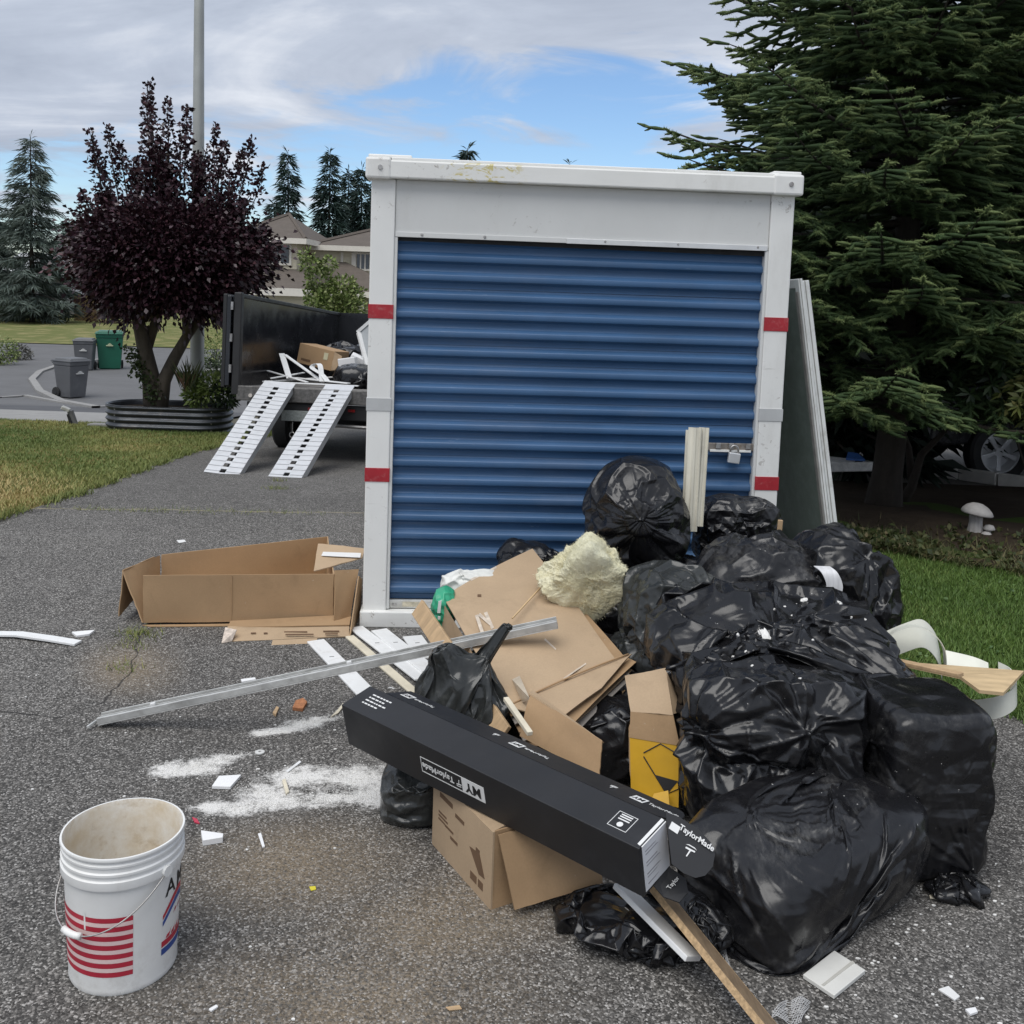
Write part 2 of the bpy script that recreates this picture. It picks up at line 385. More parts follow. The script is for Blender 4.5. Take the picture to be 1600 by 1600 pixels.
ground_sheet('lawn', lambda y: (edge_x(y)+.02*math.sin(y*9), 14), yr, M_LAWNR, .012, 8, skirt=-1)
def lawnl_x1(y):
    return LAWN_L+.10*math.sin(y*.9+.6)+.015*math.sin(y*11) + max(0, 8.2-y)*-.10
ground_sheet('lawn', lambda y: (-16, lawnl_x1(y)), list(np.arange(6.5, 16.01, .2)), M_LAWNL, .014, 4, skirt=1)
# planting bed under the fir
m = MB(); V = []; F = []
xs = np.linspace(1.5, 14, 26)
for x in xs:
    for t in range(12):
        y = bed_y(x)+(10.9-bed_y(x))*t/11; V.append((x, y, float(gz(y))+.03+.03*math.sin(x*3+y*2)*(0 < t < 11)))
for i in range(25):
    for t in range(11): a = i*12+t; F.append((a, a+12, a+13, a+1))
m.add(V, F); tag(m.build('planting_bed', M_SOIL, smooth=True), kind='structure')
M_GRAV = soil_mat('gravel', (.10, .095, .088), (.30, .285, .265), 30, .8)
ground_sheet('gravel_yard', lambda y: (1.2, 40), list(np.arange(10.9, 24, 1.)), M_GRAV, .004, 3)
# street, footway, far lawn
M_STREET = pm('street_asphalt', (.135, .135, .138), .9, var=.16, vscale=.8, fine=.2, dirt=(.09, .09, .092), dscale=.7)
M_STREET2 = pm('new_asphalt', (.085, .086, .092), .85, var=.12, vscale=.7, fine=.25)
M_CONC = pm('concrete', (.30, .295, .285), .9, var=.14, vscale=3, fine=.2, dirt=(.17, .165, .155), dscale=2, damt=.6, bump=.2)
ground_sheet('street', lambda y: (-60, 30), [20.2, 21, 22, 23, 24, 26, 30, 36, 42, 46], M_STREET, .0, 4)
ground_sheet('pavement', lambda y: (-60, -5.2), [16.0, 17, 18, 18.6], M_CONC, .006, 3)
ground_sheet('gutter_strip', lambda y: (-60, -5.2), [18.6, 19.4, 20.2], M_STREET2, .004, 3)
FARE = 41.5
m = MB(); V = []; F = []
for j, y in enumerate([41.0, 42, 44, 48, 54, 62, 80]):
    for i in range(9): V.append((-70+i*12.5, y+(.5*math.sin(i*1.3) if j == 0 else 0)+max(0, (i-5))*1.2, -1.12+.03+.012*(y-41)))
for j in range(6):
    for i in range(8): a = j*9+i; F.append((a, a+1, a+10, a+9))
m.add(V, F); tag(m.build('far_lawn', M_LAWNF), kind='structure')
# neighbour's darker drive on the far left, with its curved kerb
def curb(name, pts, w=.16, h=.1):
    P = [np.array([*GT(*p)]) for p in pts]; P = [q for q in P]
    m = MB(); Q = []
    for i in range(len(P)-1):
        for t in np.linspace(0, 1, 5)[:-1]: Q.append(P[i]*(1-t)+P[i+1]*t)
    Q.append(P[-1]); S = []
    for i in range(len(Q)):
        t = nrm(Q[min(i+1, len(Q)-1)]-Q[max(i-1, 0)]); S.append(np.array([-t[1], t[0], 0]))
    m.sweep([(-w/2, -.05), (-w/2, h), (w/2, h), (w/2, -.05)], Q, S); return tag(m.build(name, M_CONC), kind='structure')
curb('kerb', [(150, 638), (95, 628), (62, 612), (50, 594), (62, 582), (88, 573), (130, 566), (180, 560)], .17, .05)
curb('kerb', [(0, 622), (40, 619), (100, 630), (150, 637), (168, 636)], .12, .03)
curb('kerb', [(300, 584), (360, 583), (470, 581)], .5, .12)
# pale concrete edging beyond the bed
m = MB(); P = [G(1435, 738, -.25), G(1500, 748, -.25), G(1560, 757, -.22), G(1640, 768, -.2)]
for a, b in zip(P[:-1], P[1:]):
    d = nrm(b-a); s_ = np.array([-d[1], d[0], 0]); m.obox((a+b)/2+np.array([0, 0, .06]), (np.linalg.norm(b-a)-.02, .10, .14), np.stack([d, s_, np.cross(d, s_)], 1))
tag(m.build('stone_edging', pm('edging_stone', (.62, .60, .56), .9, var=.15), bevel=.01), kind='structure')

# ------------------------------------------------------------------ leaves, blades, needles
def blades(P, h, w, lean, seed, var=None):
    r = np.random.default_rng(seed); n = len(P); a = r.uniform(0, 2*np.pi, n)
    sd_ = np.stack([np.cos(a), np.sin(a), 0*a], 1); ld = np.stack([-np.sin(a), np.cos(a), 0*a], 1)*r.uniform(-1, 1, n)[:, None]+r.normal(size=(n, 3))*[.4, .4, 0]
    hh = h*r.uniform(.55, 1.25, n)[:, None]; ww = w*r.uniform(.7, 1.3, n)[:, None]
    tip = P+ld*lean*hh; tip[:, 2] += hh[:, 0]
    V = np.stack([P-sd_*ww/2, P+sd_*ww/2, tip], 1).reshape(-1, 3); F = np.arange(3*n).reshape(-1, 3)
    v = r.uniform(0, 1, n) if var is None else var
    return V, F, np.repeat(v, 3)
def leafset(P, D, L, W, seed, fold=.25, droop=.0):
    r = np.random.default_rng(seed); n = len(P); D = D/(np.linalg.norm(D, axis=1)[:, None]+1e-9)
    q = r.normal(size=(n, 3)); S = np.cross(D, q); S /= np.linalg.norm(S, axis=1)[:, None]+1e-9; U = np.cross(S, D)
    L = (L*r.uniform(.7, 1.25, n))[:, None]; W = (W*r.uniform(.75, 1.2, n))[:, None]
    V = np.stack([P, P+D*L*.5+S*W*.5+U*W*fold, P+D*L-np.array([0, 0, 1])*droop*L, P+D*L*.5-S*W*.5+U*W*fold], 1).reshape(-1, 3)
    return V, np.arange(4*n).reshape(-1, 4)
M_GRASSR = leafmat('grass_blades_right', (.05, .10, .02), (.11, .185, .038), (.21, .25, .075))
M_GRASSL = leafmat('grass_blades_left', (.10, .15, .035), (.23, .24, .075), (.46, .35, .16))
def lawn_r():
    r = np.random.default_rng(3); n = 150000
    x = r.uniform(1.5, 5.2, n); y = r.uniform(3.55, 7.6, n)
    k = np.array([x[i] > edge_x(y[i])+.01+.05*abs(math.sin(y[i]*13)) and y[i] < bed_y(x[i])+.1 for i in range(n)]); x, y = x[k], y[k]
    V, F, v = blades(np.stack([x, y, gz(y)+.01], 1), .030, .0055, .9, 4)
    pn = np.sin(x*2.3+1)*np.sin(y*1.9)+.5*np.sin(x*7+y*5); v = np.clip(v*.6+.2+.15*np.repeat(pn, 3), 0, 1)
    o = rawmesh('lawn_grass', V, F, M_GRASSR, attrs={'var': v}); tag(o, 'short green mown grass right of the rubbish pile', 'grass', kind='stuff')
lawn_r()
def lawn_l():
    r = np.random.default_rng(5); n = 130000
    y = 7+(r.uniform(0, 1, n)**1.5)*9; x = r.uniform(-9.5, -3.3, n)
    x1 = np.array([lawnl_x1(q) for q in y]); k = (x < x1+.03*r.normal(size=n)-.01) & (x > -.56*y-.3); x, y = x[k], y[k]
    dry = np.sin(x*.9+2)*np.sin(y*1.3+.4)+.6*np.sin(x*2.7+y*1.7)+.9*np.exp(-((x+4.6)/1.2)**2-((y-8.6)/1.3)**2)-.6*(y > 12)
    V, F, v = blades(np.stack([x, y, gz(y)+.01], 1), .034, .010, 1.0, 6)
    v = np.clip(v*.5+.12+.3*np.repeat(dry, 3), 0, 1)
    o = rawmesh('lawn_grass', V, F, M_GRASSL, attrs={'var': v}); tag(o, 'dry yellowing mown grass beside the driveway', 'grass', kind='stuff')
lawn_l()
def tufts():
    r = np.random.default_rng(9); P = []
    for (px, py, n, sp) in ((215, 992, 160, .055), (195, 1045, 60, .05), (205, 1010, 50, .05), (432, 764, 120, .07), (436, 752, 60, .05), (250, 800, 90, .2), (340, 799, 90, .25), (150, 797, 90, .25), (450, 802, 60, .25)):
        c = GT(px, py); P.append(np.stack([c[0]+r.normal(size=n)*sp*(1.6 if sp > .1 else 1), c[1]+r.normal(size=n)*(.02 if sp > .1 else sp*.7), np.full(n, c[2])], 1))
    P = np.concatenate(P); V, F, v = blades(P, .035, .004, 1.2, 8)
    o = rawmesh('crack_weeds', V, F, M_GRASSL, attrs={'var': np.clip(v*.7, 0, 1)}); tag(o, 'small weeds growing in the asphalt cracks', 'weeds', kind='stuff')
tufts()
def edge_tufts():
    r = np.random.default_rng(19); n = 5200
    y = r.uniform(7, 15.5, n); x = np.array([lawnl_x1(q) for q in y])+r.normal(size=n)*.035-.01
    k = np.sin(y*7.3)+np.sin(y*17.1+1)+r.normal(size=n)*.6 > -.2; P = np.stack([x, y, gz(y)+.004], 1)[k]
    V, F, v = blades(P, .06, .008, 1.1, 21); tag(rawmesh('lawn_edge_grass', V, F, M_GRASSL, attrs={'var': np.clip(v*.5+.05, 0, 1)}), 'ragged longer grass along the left driveway edge', 'grass', kind='stuff')
    y = r.uniform(3.6, 6, 2600); x = np.array([edge_x(q) for q in y])+r.normal(size=2600)*.03+.02
    V, F, v = blades(np.stack([x, y, gz(y)+.004], 1), .05, .006, 1.1, 22); tag(rawmesh('lawn_edge_grass', V, F, M_GRASSR, attrs={'var': np.clip(v*.7, 0, 1)}), 'ragged green grass along the right driveway edge', 'grass', kind='stuff')
    n = 2600; x = r.uniform(1.7, 4.6, n); y = r.uniform(3.7, 7.2, n); k = np.array([x[i] > edge_x(y[i])+.05 and y[i] < bed_y(x[i]) and math.sin(x[i]*4.1)+math.sin(y[i]*5.3+1)+math.sin(x[i]*9+y[i]*7) > .5 for i in range(n)])
    P = np.stack([x, y, gz(y)+.028], 1)[k]; D = r.normal(size=P.shape); D[:, 2] = np.abs(D[:, 2])*.4+.1; V, F = leafset(P, D, .022, .018, 23)
    tag(rawmesh('clover', V, F, leafmat('clover_leaf', (.05, .10, .03), (.12, .19, .06)), attrs={'var': np.repeat(r.uniform(0, 1, len(P)), 4)}), 'clover and small weeds scattered through the right lawn', 'weeds', kind='stuff')
edge_tufts()
def ivy():
    r = np.random.default_rng(12); n = 3600; x = r.uniform(1.9, 6, n); t = r.uniform(0, 1, n)**1.5; k = (np.sin(x*5.1)+np.sin(x*11.3+1)+np.sin(t*9+x*3)+r.normal(size=n)*.9) > -.6; x = x[k]; t = t[k]; n = len(x)
    y = np.array([bed_y(q) for q in x])+t*(.9+.5*np.sin(x*2.1))-.08; z = gz(y)+.03+(.01+.07*r.uniform(0, 1, n)**2)*(1-t*.4)
    D = r.normal(size=(n, 3)); D[:, 2] = np.abs(D[:, 2])*.8
    V, F = leafset(np.stack([x, y, z], 1), D, .05, .03, 13)
    o = rawmesh('ground_cover', V, F, leafmat('ground_cover_leaf', (.03, .045, .015), (.07, .085, .028), (.14, .11, .055)), attrs={'var': np.repeat(r.uniform(0, 1, n), 4)})
    tag(o, 'low scrubby ground cover along the lawn edge under the fir', 'ground cover', kind='stuff')
    n = 9000; x = r.uniform(1.9, 6, n); y = np.array([bed_y(q) for q in x])+np.abs(r.normal(size=n))*.42-.12; k = np.sin(x*6.3+y*4)+np.sin(x*13.1)+r.normal(size=n)*.8 > -.5; P = np.stack([x, y, gz(y)+.025], 1)[k]
    V, F, v = blades(P, .085, .005, 1.5, 31); tag(rawmesh('rough_grass', V, F, leafmat('rough_grass_blade', (.03, .05, .014), (.09, .10, .035), (.20, .16, .08)), attrs={'var': v}), 'rough weedy grass where the lawn meets the fir bed', 'grass', kind='stuff')
ivy()
# ------------------------------------------------------------------ storage container
CX, CY_, CYAW, CW, CH, CL = -.7427, 5.1351, .0654, 2.1802, 2.4203, 2.44
cu = np.array([math.cos(CYAW), math.sin(CYAW), 0]); cv = np.array([-math.sin(CYAW), math.cos(CYAW), 0])
def K(u, v, z): return np.array([CX, CY_, 0])+cu*u+cv*v+np.array([0, 0, z])
RK = np.stack([cu, cv, [0, 0, 1.]], 1)
def kbox(m, u0, u1, v0, v1, z0, z1):
    return m.hexa([K(u0,v0,z0),K(u1,v0,z0),K(u1,v1,z0),K(u0,v1,z0),K(u0,v0,z1),K(u1,v0,z1),K(u1,v1,z1),K(u0,v1,z1)])
def white_paint(name, col, scuff=.5, yellow=False):
    s = NT(name); c = s.mix(s.rng(s.noise(3, 5, .6), .3, .7), tuple(x*.93 for x in col), col)
    c = s.mix(s.math('MULTIPLY', s.rng(s.noise(2.2, 8, .7, sc=(1, 1, .35)), .52, .74, 0, 1, True), .42*scuff), c, (.40, .38, .34))
    sc = s.noise(26, 6, .75, dist=.5); msk = s.rng(s.noise(2.0, 3, .5), .5, .66, 0, 1)
    chips = s.math('MULTIPLY', s.rng(sc, .60, .63), msk); c = s.mix(s.math('MULTIPLY', chips, scuff), c, (.16, .12, .085))
    scr = s.math('MULTIPLY', s.rng(s.noise(40, 3, .6, sc=(.1, .1, 1.5)), .69, .72), s.rng(s.noise(3, 2), .5, .6)); c = s.mix(s.math('MULTIPLY', scr, .5*scuff), c, (.28, .26, .24))
    if yellow:                                   # smear of old yellow paint on the rail
        a = K(.37, 0, 0); b = K(.76, 0, 0); x = s.xyz(s.obj)
        k = s.math('MULTIPLY', s.rng(x[0], a[0]-.03, a[0]+.05), s.rng(x[0], b[0]+.03, b[0]-.05))
        k = s.math('MULTIPLY', k, s.rng(s.noise(13, 5, .7, sc=(1, 1, 2.2), dist=1.2), .52, .58)); c = s.mix(s.math('MULTIPLY', k, .8), c, (.55, .45, .10))
    s.set(Base_Color=c, Roughness=s.rng(s.noise(8, 4), .3, .7, .38, .58)); s.bump(s.noise(5, 4), .06, .02); return s.m
M_CW = white_paint('container_white', (.80, .80, .775), .7); M_CT = white_paint('container_rail_white', (.80, .80, .77), .8, True)
M_CG = white_paint('container_header_grey', (.66, .665, .65), .35)
def slat_paint():
    s = NT('door_blue'); col = (.042, .108, .225)
    c = s.mix(s.rng(s.noise(1.6, 5, .6), .3, .7), tuple(x*.85 for x in col), tuple(x*1.12 for x in col))
    d = s.rng(s.noise(1.2, 8, .7, sc=(1, 1, 3)), .48, .75, 0, .55, True); c = s.mix(d, c, (.085, .135, .23))
    scr = s.math('MULTIPLY', s.rng(s.noise(30, 4, .6, sc=(.25, .25, 3)), .70, .73), s.rng(s.noise(2.2, 2), .55, .6)); c = s.mix(s.math('MULTIPLY', scr, .6), c, (.3, .36, .45))
    s.set(Base_Color=c, Roughness=s.rng(s.noise(4, 5), .3, .7, .34, .5), Specular_IOR_Level=.5); s.bump(s.noise(3, 4, .5), .05, .02); return s.m
M_BLUE = slat_paint()
M_RED = pm('reflective_red', (.36, .018, .028), .42, var=.12, vscale=14, dirt=(.5, .3, .28), dscale=30, damt=.35)
M_GREYT = pm('reflective_grey', (.47, .48, .48), .4, var=.08, vscale=10)
M_STEEL = pm('steel', (.42, .41, .40), .42, .85, var=.25, vscale=20, dirt=(.16, .11, .08), dscale=14, damt=.6)
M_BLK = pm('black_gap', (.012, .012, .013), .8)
C0 = thing('storage_container', 'white portable storage container with blue roll-up door on the driveway', 'container', K(CW/2, 0, 0))
PW = .122; ZH0, ZH1 = 2.035, 2.318
for u0, u1 in ((0, PW), (CW-PW, CW)):
    m = MB(); kbox(m, u0, u1, -.002, .12, .055, ZH1); post = m.build('corner_post', M_CW, C0, bevel=.006)
    for nm, mat, zc, hh in (('red_band', M_RED, 1.6498, .072), ('red_band', M_RED, .8048, .072), ('grey_band', M_GREYT, 1.172, .066)):
        m = MB(); kbox(m, u0-.003, u1+.003, -.0055, .12, zc-hh/2, zc+hh/2); m.build(nm, mat, post, bevel=.001)
m = MB(); kbox(m, PW+.001, CW-PW-.001, .012, .05, ZH0, ZH1); hd = m.build('header_panel', M_CG, C0, bevel=.003)
m = MB(); kbox(m, PW+.002, CW-PW-.002, .004, .011, ZH0-.004, ZH0+.022); m.build('header_lip', M_CG, hd, bevel=.002)
m = MB(); kbox(m, 1.0, CW-PW-.01, .001, .0035, ZH0-.006, ZH0+.02); m.build('header_patch_strip', pm('bare_aluminium', (.72, .72, .71), .35, .6, var=.1), hd, bevel=.001)
for u in (.26, .58, 1.2, 1.58, 2.0):
    m = MB(); c = K(u, .004, ZH0+.011); m.tube([c, c-cv*.006], [.008, .005], 8); m.build('bolt', M_STEEL, hd)
m = MB(); kbox(m, -.02, CW+.02, -.045, .10, ZH1+.001, CH-.012); m.build('top_rail', M_CT, C0, bevel=.008)
m = MB(); kbox(m, .1, CW-.1, -.03, .085, CH-.0115, CH+.004); m.build('top_cap', M_CW, C0, bevel=.004)
for u0, u1 in ((-.028, .10), (CW-.13, CW+.028)):
    m = MB(); kbox(m, u0, u1, -.05, .12, ZH1-.004, CH); cc = m.build('corner_casting', M_CW, C0, bevel=.012)
    c = K((u0+u1)/2+.01, -.05, CH-.05); m = MB(); m.tube([c, c-cv*.006], .012, 10); m.build('bolt', M_STEEL, cc)
    m = MB(); kbox(m, u0+.01, u1+.10*(u0 < 0), .0, .14, CH+.001, CH+.02); m.build('lifting_plate', M_CW, cc, bevel=.006)
M_SIDE = white_paint('container_side', (.76, .76, .74), .5)
for u0, u1, nm in ((.01, .05, 'side_wall'), (CW-.05, CW-.01, 'side_wall')):
    m = MB(); kbox(m, u0, u1, .12, CL, .08, ZH1); m.build(nm, M_SIDE, C0)
m = MB(); kbox(m, .05, CW-.05, CL-.05, CL, .08, ZH1); m.build('back_wall', M_SIDE, C0)
m = MB(); kbox(m, .0, CW, .101, CL, ZH1+.002, CH-.02); m.build('roof', M_SIDE, C0, bevel=.01)
m = MB(); kbox(m, .03, CW-.03, .10, CL, .03, .08); m.build('floor_frame', M_STEEL, C0)
m = MB(); kbox(m, -.012, CW+.012, -.03, .10, .0, .085); m.build('door_sill', M_CW, C0, bevel=.006)
m = MB(); m.hexa([K(*q) for q in ((PW+.001, .026, ZH0-.022), (CW-PW-.001, .026, ZH0-.034), (CW-PW-.001, .034, ZH0-.034), (PW+.001, .034, ZH0-.022), (PW+.001, .026, ZH0+.02), (CW-PW-.001, .026, ZH0+.02), (CW-PW-.001, .034, ZH0+.02), (PW+.001, .034, ZH0+.02))]); m.build('seal_and_header_shadow', M_BLK, C0)  # black strip: door seal, with the header's shadow built in as solid black
# the curtain: one moulded slat, repeated
m = MB(); kbox(m, PW+.004, CW-PW-.004, .022, .05, .09, .132); door = m.build('roll_up_door', pm('door_bar_alu', (.60, .60, .57), .45, .3, var=.15, dirt=(.25, .22, .18), dscale=8), C0, bevel=.003)
kp = MB(); c = K(PW+.13, .021, .112); kp.obox(c, (.09, .002, .026), RK); kp.build('maker_plate', pm('plate_tan', (.55, .50, .38), .5, var=.25, vscale=40), door)
for du in (.035, .05): 
    m = MB(); c = K(PW+du, .022, .112); m.tube([c, c-cv*.004], .006, 8); m.build('rivet', M_STEEL, door)
PITCH = .0968; D0 = .058
prof = [(0, 0), (.0, .024), (-.004, .029), (-.021, .0375), (-.026, .0400), (-.0275, .0430), (-.0275, .0660), (-.0262, .0685), (-.0225, .0712), (-.0035, .0850), (-.001, .0870), (0, .0895), (0, .0968)]
u0, u1 = PW-.02, CW-PW+.02
def slat_mesh():
    me = bpy.data.meshes.new('door_slat'); NU = 14
    V = []; F = []
    for i in range(NU+1):
        u = u0+(u1-u0)*i/NU
        for d, z in prof: p = cu*u+cv*(D0+d)+np.array([0, 0, z]); V.append(tuple(p))
    k = len(prof)
    for i in range(NU):
        for j in range(k-1): a = i*k+j; F.append((a, a+k, a+k+1, a+1))
    me.from_pydata(V, [], F); me.update()
    me.polygons.foreach_set('use_smooth', [True]*len(me.polygons)); me.set_sharp_from_angle(angle=R_(75)); me.materials.append(M_BLUE); return me
sm = slat_mesh()
for i in range(20):
    o = bpy.data.objects.new('door_slat', sm); COL.objects.link(o); o.parent = door
    dv = .0015*math.sin(i*2.1); b = np.array([CX, CY_, 0])+cv*dv
    o.location = (b[0], b[1], .1325+i*PITCH); o.rotation_euler = (0, .0008*math.sin(i*1.7), 0)
for u0_, u1_ in ((PW+.0005, PW+.016), (CW-PW-.016, CW-PW-.0005)):
    m = MB(); kbox(m, u0_, u1_, .006, .057, .09, ZH0-.006); m.build('door_guide', M_CG, door, bevel=.002)
# latch
m = MB(); kbox(m, CW-PW-.27, CW-PW-.002, .02, .034, .972, 1.012); la = m.build('latch_bar', pm('latch_steel', (.26, .235, .21), .5, .6, var=.3, vscale=30, dirt=(.2, .14, .09), dscale=40, damt=.8), C0, bevel=.003)
m = MB(); kbox(m, CW-PW-.25, CW-PW-.03, .012, .0195, .966, .978); m.build('latch_slide', M_CW, la, bevel=.001)
for u in (.22, .15, .06):
    m = MB(); kbox(m, CW-PW-u, CW-PW-u+.025, .008, .0195, .984, 1.014); m.build('latch_keeper', M_STEEL, la, bevel=.002)
PL = thing('padlock', 'small silver padlock hanging from the latch of the blue door', 'padlock', K(CW-PW-.125, .004, .94))
c = K(CW-PW-.125, -.004, .938)
m = MB(); m.obox(c, (.062, .026, .056), RK@rotm(0, .12, 0)); m.build('lock_body', pm('lock_alu', (.66, .67, .68), .35, .5, var=.1), PL, bevel=.005, seg=3)
m = MB(); m.tube([c+cu*(.021*math.cos(a))+np.array([0, 0, .024+math.sin(a)*.024+.018*(1 if .05 < a < 3.1 else 0)]) for a in np.linspace(0, math.pi, 13)], .0055, 8); m.build('shackle', M_STEEL, PL, smooth=True)

# ------------------------------------------------------------------ sliding door panels leaning on the container
M_FR = pm('vinyl_white', (.74, .75, .73), .45, var=.08, vscale=5, dirt=(.35, .33, .29), dscale=7, damt=.5)
M_FRG = pm('caulk_grey', (.30, .29, .27), .7, var=.2, vscale=18)
def glassmat():
    s = NT('dusty_glass_painted_reflection'); s.set(Base_Color=(.58, .70, .64), Roughness=.03, Transmission_Weight=.0, IOR=1.5, Specular_IOR_Level=.6)
    nt = s.t; tr = s.n('ShaderNodeBsdfTransparent'); tr.inputs[0].default_value = (.42, .47, .44, 1)
    gl = s.n('ShaderNodeBsdfGlossy'); gl.inputs['Roughness'].default_value = .06; df = s.n('ShaderNodeBsdfDiffuse'); df.inputs[0].default_value = (.38, .45, .405, 1)  # diffuse film: dust, plus the container wall's reflection put into its colour
    fr = s.n('ShaderNodeFresnel'); fr.inputs[0].default_value = 1.5
    mx = s.n('ShaderNodeMixShader'); s.l(s.rng(fr.outputs[0], 0, 1, .02, 1), mx.inputs[0]); s.l(tr.outputs[0], mx.inputs[1]); s.l(gl.outputs[0], mx.inputs[2])
    m2 = s.n('ShaderNodeMixShader'); s.l(s.rng(s.noise(9, 8, .75), .45, .8, .48, .68), m2.inputs[0]); s.l(mx.outputs[0], m2.inputs[1]); s.l(df.outputs[0], m2.inputs[2])
    s.l(m2.outputs[0], nt.nodes['Material Output'].inputs[0]); return s.m
M_GLASS = glassmat()
def leaning_panel(label, bot, top, back, w, thick, frame_w, name='sliding_door_panel'):
    bot = np.array(bot); top = np.array(top); upd = nrm(top-bot); bk = nrm(np.array(back)-upd*(np.array(back)@upd)); out = np.cross(upd, bk); Hh = np.linalg.norm(top-bot)
    if out[0] < 0: out = -out
    t = thing(name, label, 'door panel', bot, 'sliding door panels beside the container')
    R = np.stack([bk, out, upd], 1)
    def part(nm, a0, a1, z0, z1, o0, o1, mat, par, bev=.004):
        m = MB(); m.hexa([bot+bk*a+upd*z+out*o for (a, o, z) in ((a0,o0,z0),(a1,o0,z0),(a1,o1,z0),(a0,o1,z0),(a0,o0,z1),(a1,o0,z1),(a1,o1,z1),(a0,o1,z1))]); return m.build(nm, mat, par, bevel=bev)
    for a0, a1 in ((0, frame_w), (w-frame_w, w)):
        st = part('stile', a0, a1, 0, Hh, 0, thick, M_FR, t)
        part('glazing_bead', a0+.012, a1-.004, .07, Hh-.07, -.007, -.0005, M_FRG, st, .002)
    part('edge_groove', -.003, -.0005, .0, Hh, thick*.30, thick*.42, M_FRG, st, .0005)
    for z0, z1 in ((.001, frame_w), (Hh-frame_w, Hh-.001)): part('rail', frame_w+.001, w-frame_w-.001, z0, z1, .001, thick-.001, M_FR, t)
    part('glass_pane', frame_w+.0005, w-frame_w-.0005, frame_w+.0005, Hh-frame_w-.0005, thick*.35, thick*.5, M_GLASS, t, 0)
    return t
bk = cv*1.0-cu*.10
B1p = AY(1312, 972, 5.5); B1p[2] = .02
T1p = AY(1248, 436, 5.5)
leaning_panel('white framed glass door panel nearest the container wall', B1p+cu*-.024+cv*-.012, T1p+cu*-.008+cv*-.012, bk, .86, .026, .05)
leaning_panel('white framed glass door panel leaning outermost, nearer the lawn', B1p+cu*.014+cv*.01, T1p+cu*.024+cv*.01+np.array([0, 0, -.01]), bk, .86, .04, .06)

# ------------------------------------------------------------------ dump trailer
TH = R_(5.0); TS = -.072
tf = nrm([math.sin(TH), math.cos(TH), TS]); tr_ = nrm(np.cross(tf, [0, 0, 1])); tu = np.cross(tr_, tf)
TO = AY(372, 603, 11.35)
def TP(r, f_, u): return TO+tr_*r+tf*f_+tu*u
def tbox(m, a0, a1, f0, f1, u0, u1): return m.hexa([TP(*q) for q in ((a0,f0,u0),(a1,f0,u0),(a1,f1,u0),(a0,f1,u0),(a0,f0,u1),(a1,f0,u1),(a1,f1,u1),(a0,f1,u1))])
M_TB = pm('trailer_black', (.012, .013, .016), .22, var=.3, vscale=2, dirt=(.06, .06, .065), dscale=1.6, damt=.75)
M_TD = pm('trailer_dark', (.015, .015, .016), .5, var=.2)
M_DECK = pm('trailer_deck', (.20, .19, .18), .7, var=.25, vscale=8, dirt=(.4, .38, .36), dscale=5, damt=.6)
TW, TLn, THh = 2.05, 4.3, 1.0
TR = thing('dump_trailer', 'black open dump trailer loaded with debris, ramps at its rear', 'trailer', TO-np.array([0, 0, .8]))
m = MB(); tbox(m, 0, TW, 0, TLn, -.07, -.002); m.build('deck', M_DECK, TR)
m = MB(); tbox(m, -.01, TW+.01, -.03, -.001, -.16, .008); m.build('rear_sill', pm('sill_worn', (.12, .115, .11), .5, .3, var=.4, vscale=30), TR, bevel=.01)
for a0, a1 in ((-.05, -.002), (TW+.002, TW+.05)):
    m = MB(); tbox(m, a0, a1, 0, TLn, -.05, THh); w_ = m.build('side_wall', M_TB, TR)
    m = MB(); tbox(m, a0-.015, a1+.015, 0, TLn+.05, THh+.001, THh+.05); m.build('top_rail', M_TD, w_, bevel=.008)
    m = MB(); tbox(m, a0-.02, a1+.02, -.03, .06, -.1, THh+.06); m.build('rear_post', M_TD, w_, bevel=.01)
    for q in range(5):
        f0 = .5+q*.85; m = MB(); s_ = -1 if a0 < 0 else 1
        b0 = a0-.05 if s_ < 0 else a1+.001; m2 = tbox(m, b0, b0+.049, f0, f0+.05, -.05, THh); m2.build('stake', M_TD, w_)
m = MB(); tbox(m, -.05, TW+.05, TLn+.001, TLn+.05, -.05, THh+.05); m.build('front_wall', M_TB, TR)
# opened rear gate folded back along the left side
m = MB(); tbox(m, -.20, -.155, -.02, 1.0, -.02, THh+.04); gt = m.build('rear_gate', M_TD, TR, bevel=.008)
m = MB(); tbox(m, -.15, -.10, -.03, .03, 0, THh+.02); m.build('gate_frame', M_TB, gt, bevel=.006)
for z in (.15, .5, .86):
    m = MB(); m.tube([TP(-.085, -.04, z), TP(-.085, -.04, z+.09)], .018, 8); m.build('hinge', M_STEEL, gt)
m = MB(); tbox(m, .25, .35, .05, TLn+.6, -.24, -.072); tbox(m, TW-.35, TW-.25, .05, TLn+.6, -.24, -.072); m.build('frame_rails', M_TD, TR)
m = MB(); tbox(m, .1, TW-.1, .02, .1, -.34, -.17); rb = m.build('rear_crossmember', M_TD, TR, bevel=.01)
for a in (.82, 1.05, 1.28):
    m = MB(); tbox(m, a, a+.08, .0, .0195, -.24, -.21); m.build('marker_light', pm('lamp_red', (.22, .01, .01), .3), rb)
m = MB(); tbox(m, .52, .86, -.01, .0, -.37, -.25); m.build('licence_plate', pm('plate', (.23, .25, .24), .5, var=.3, vscale=50), rb, bevel=.004)
for a in (.16, .3):
    m = MB(); c = TP(a, -.031, -.10); m.tube([c, c-tf*.012], .022, 12); m.build('tail_light', pm('lamp_clear', (.6, .55, .5), .25), TR)
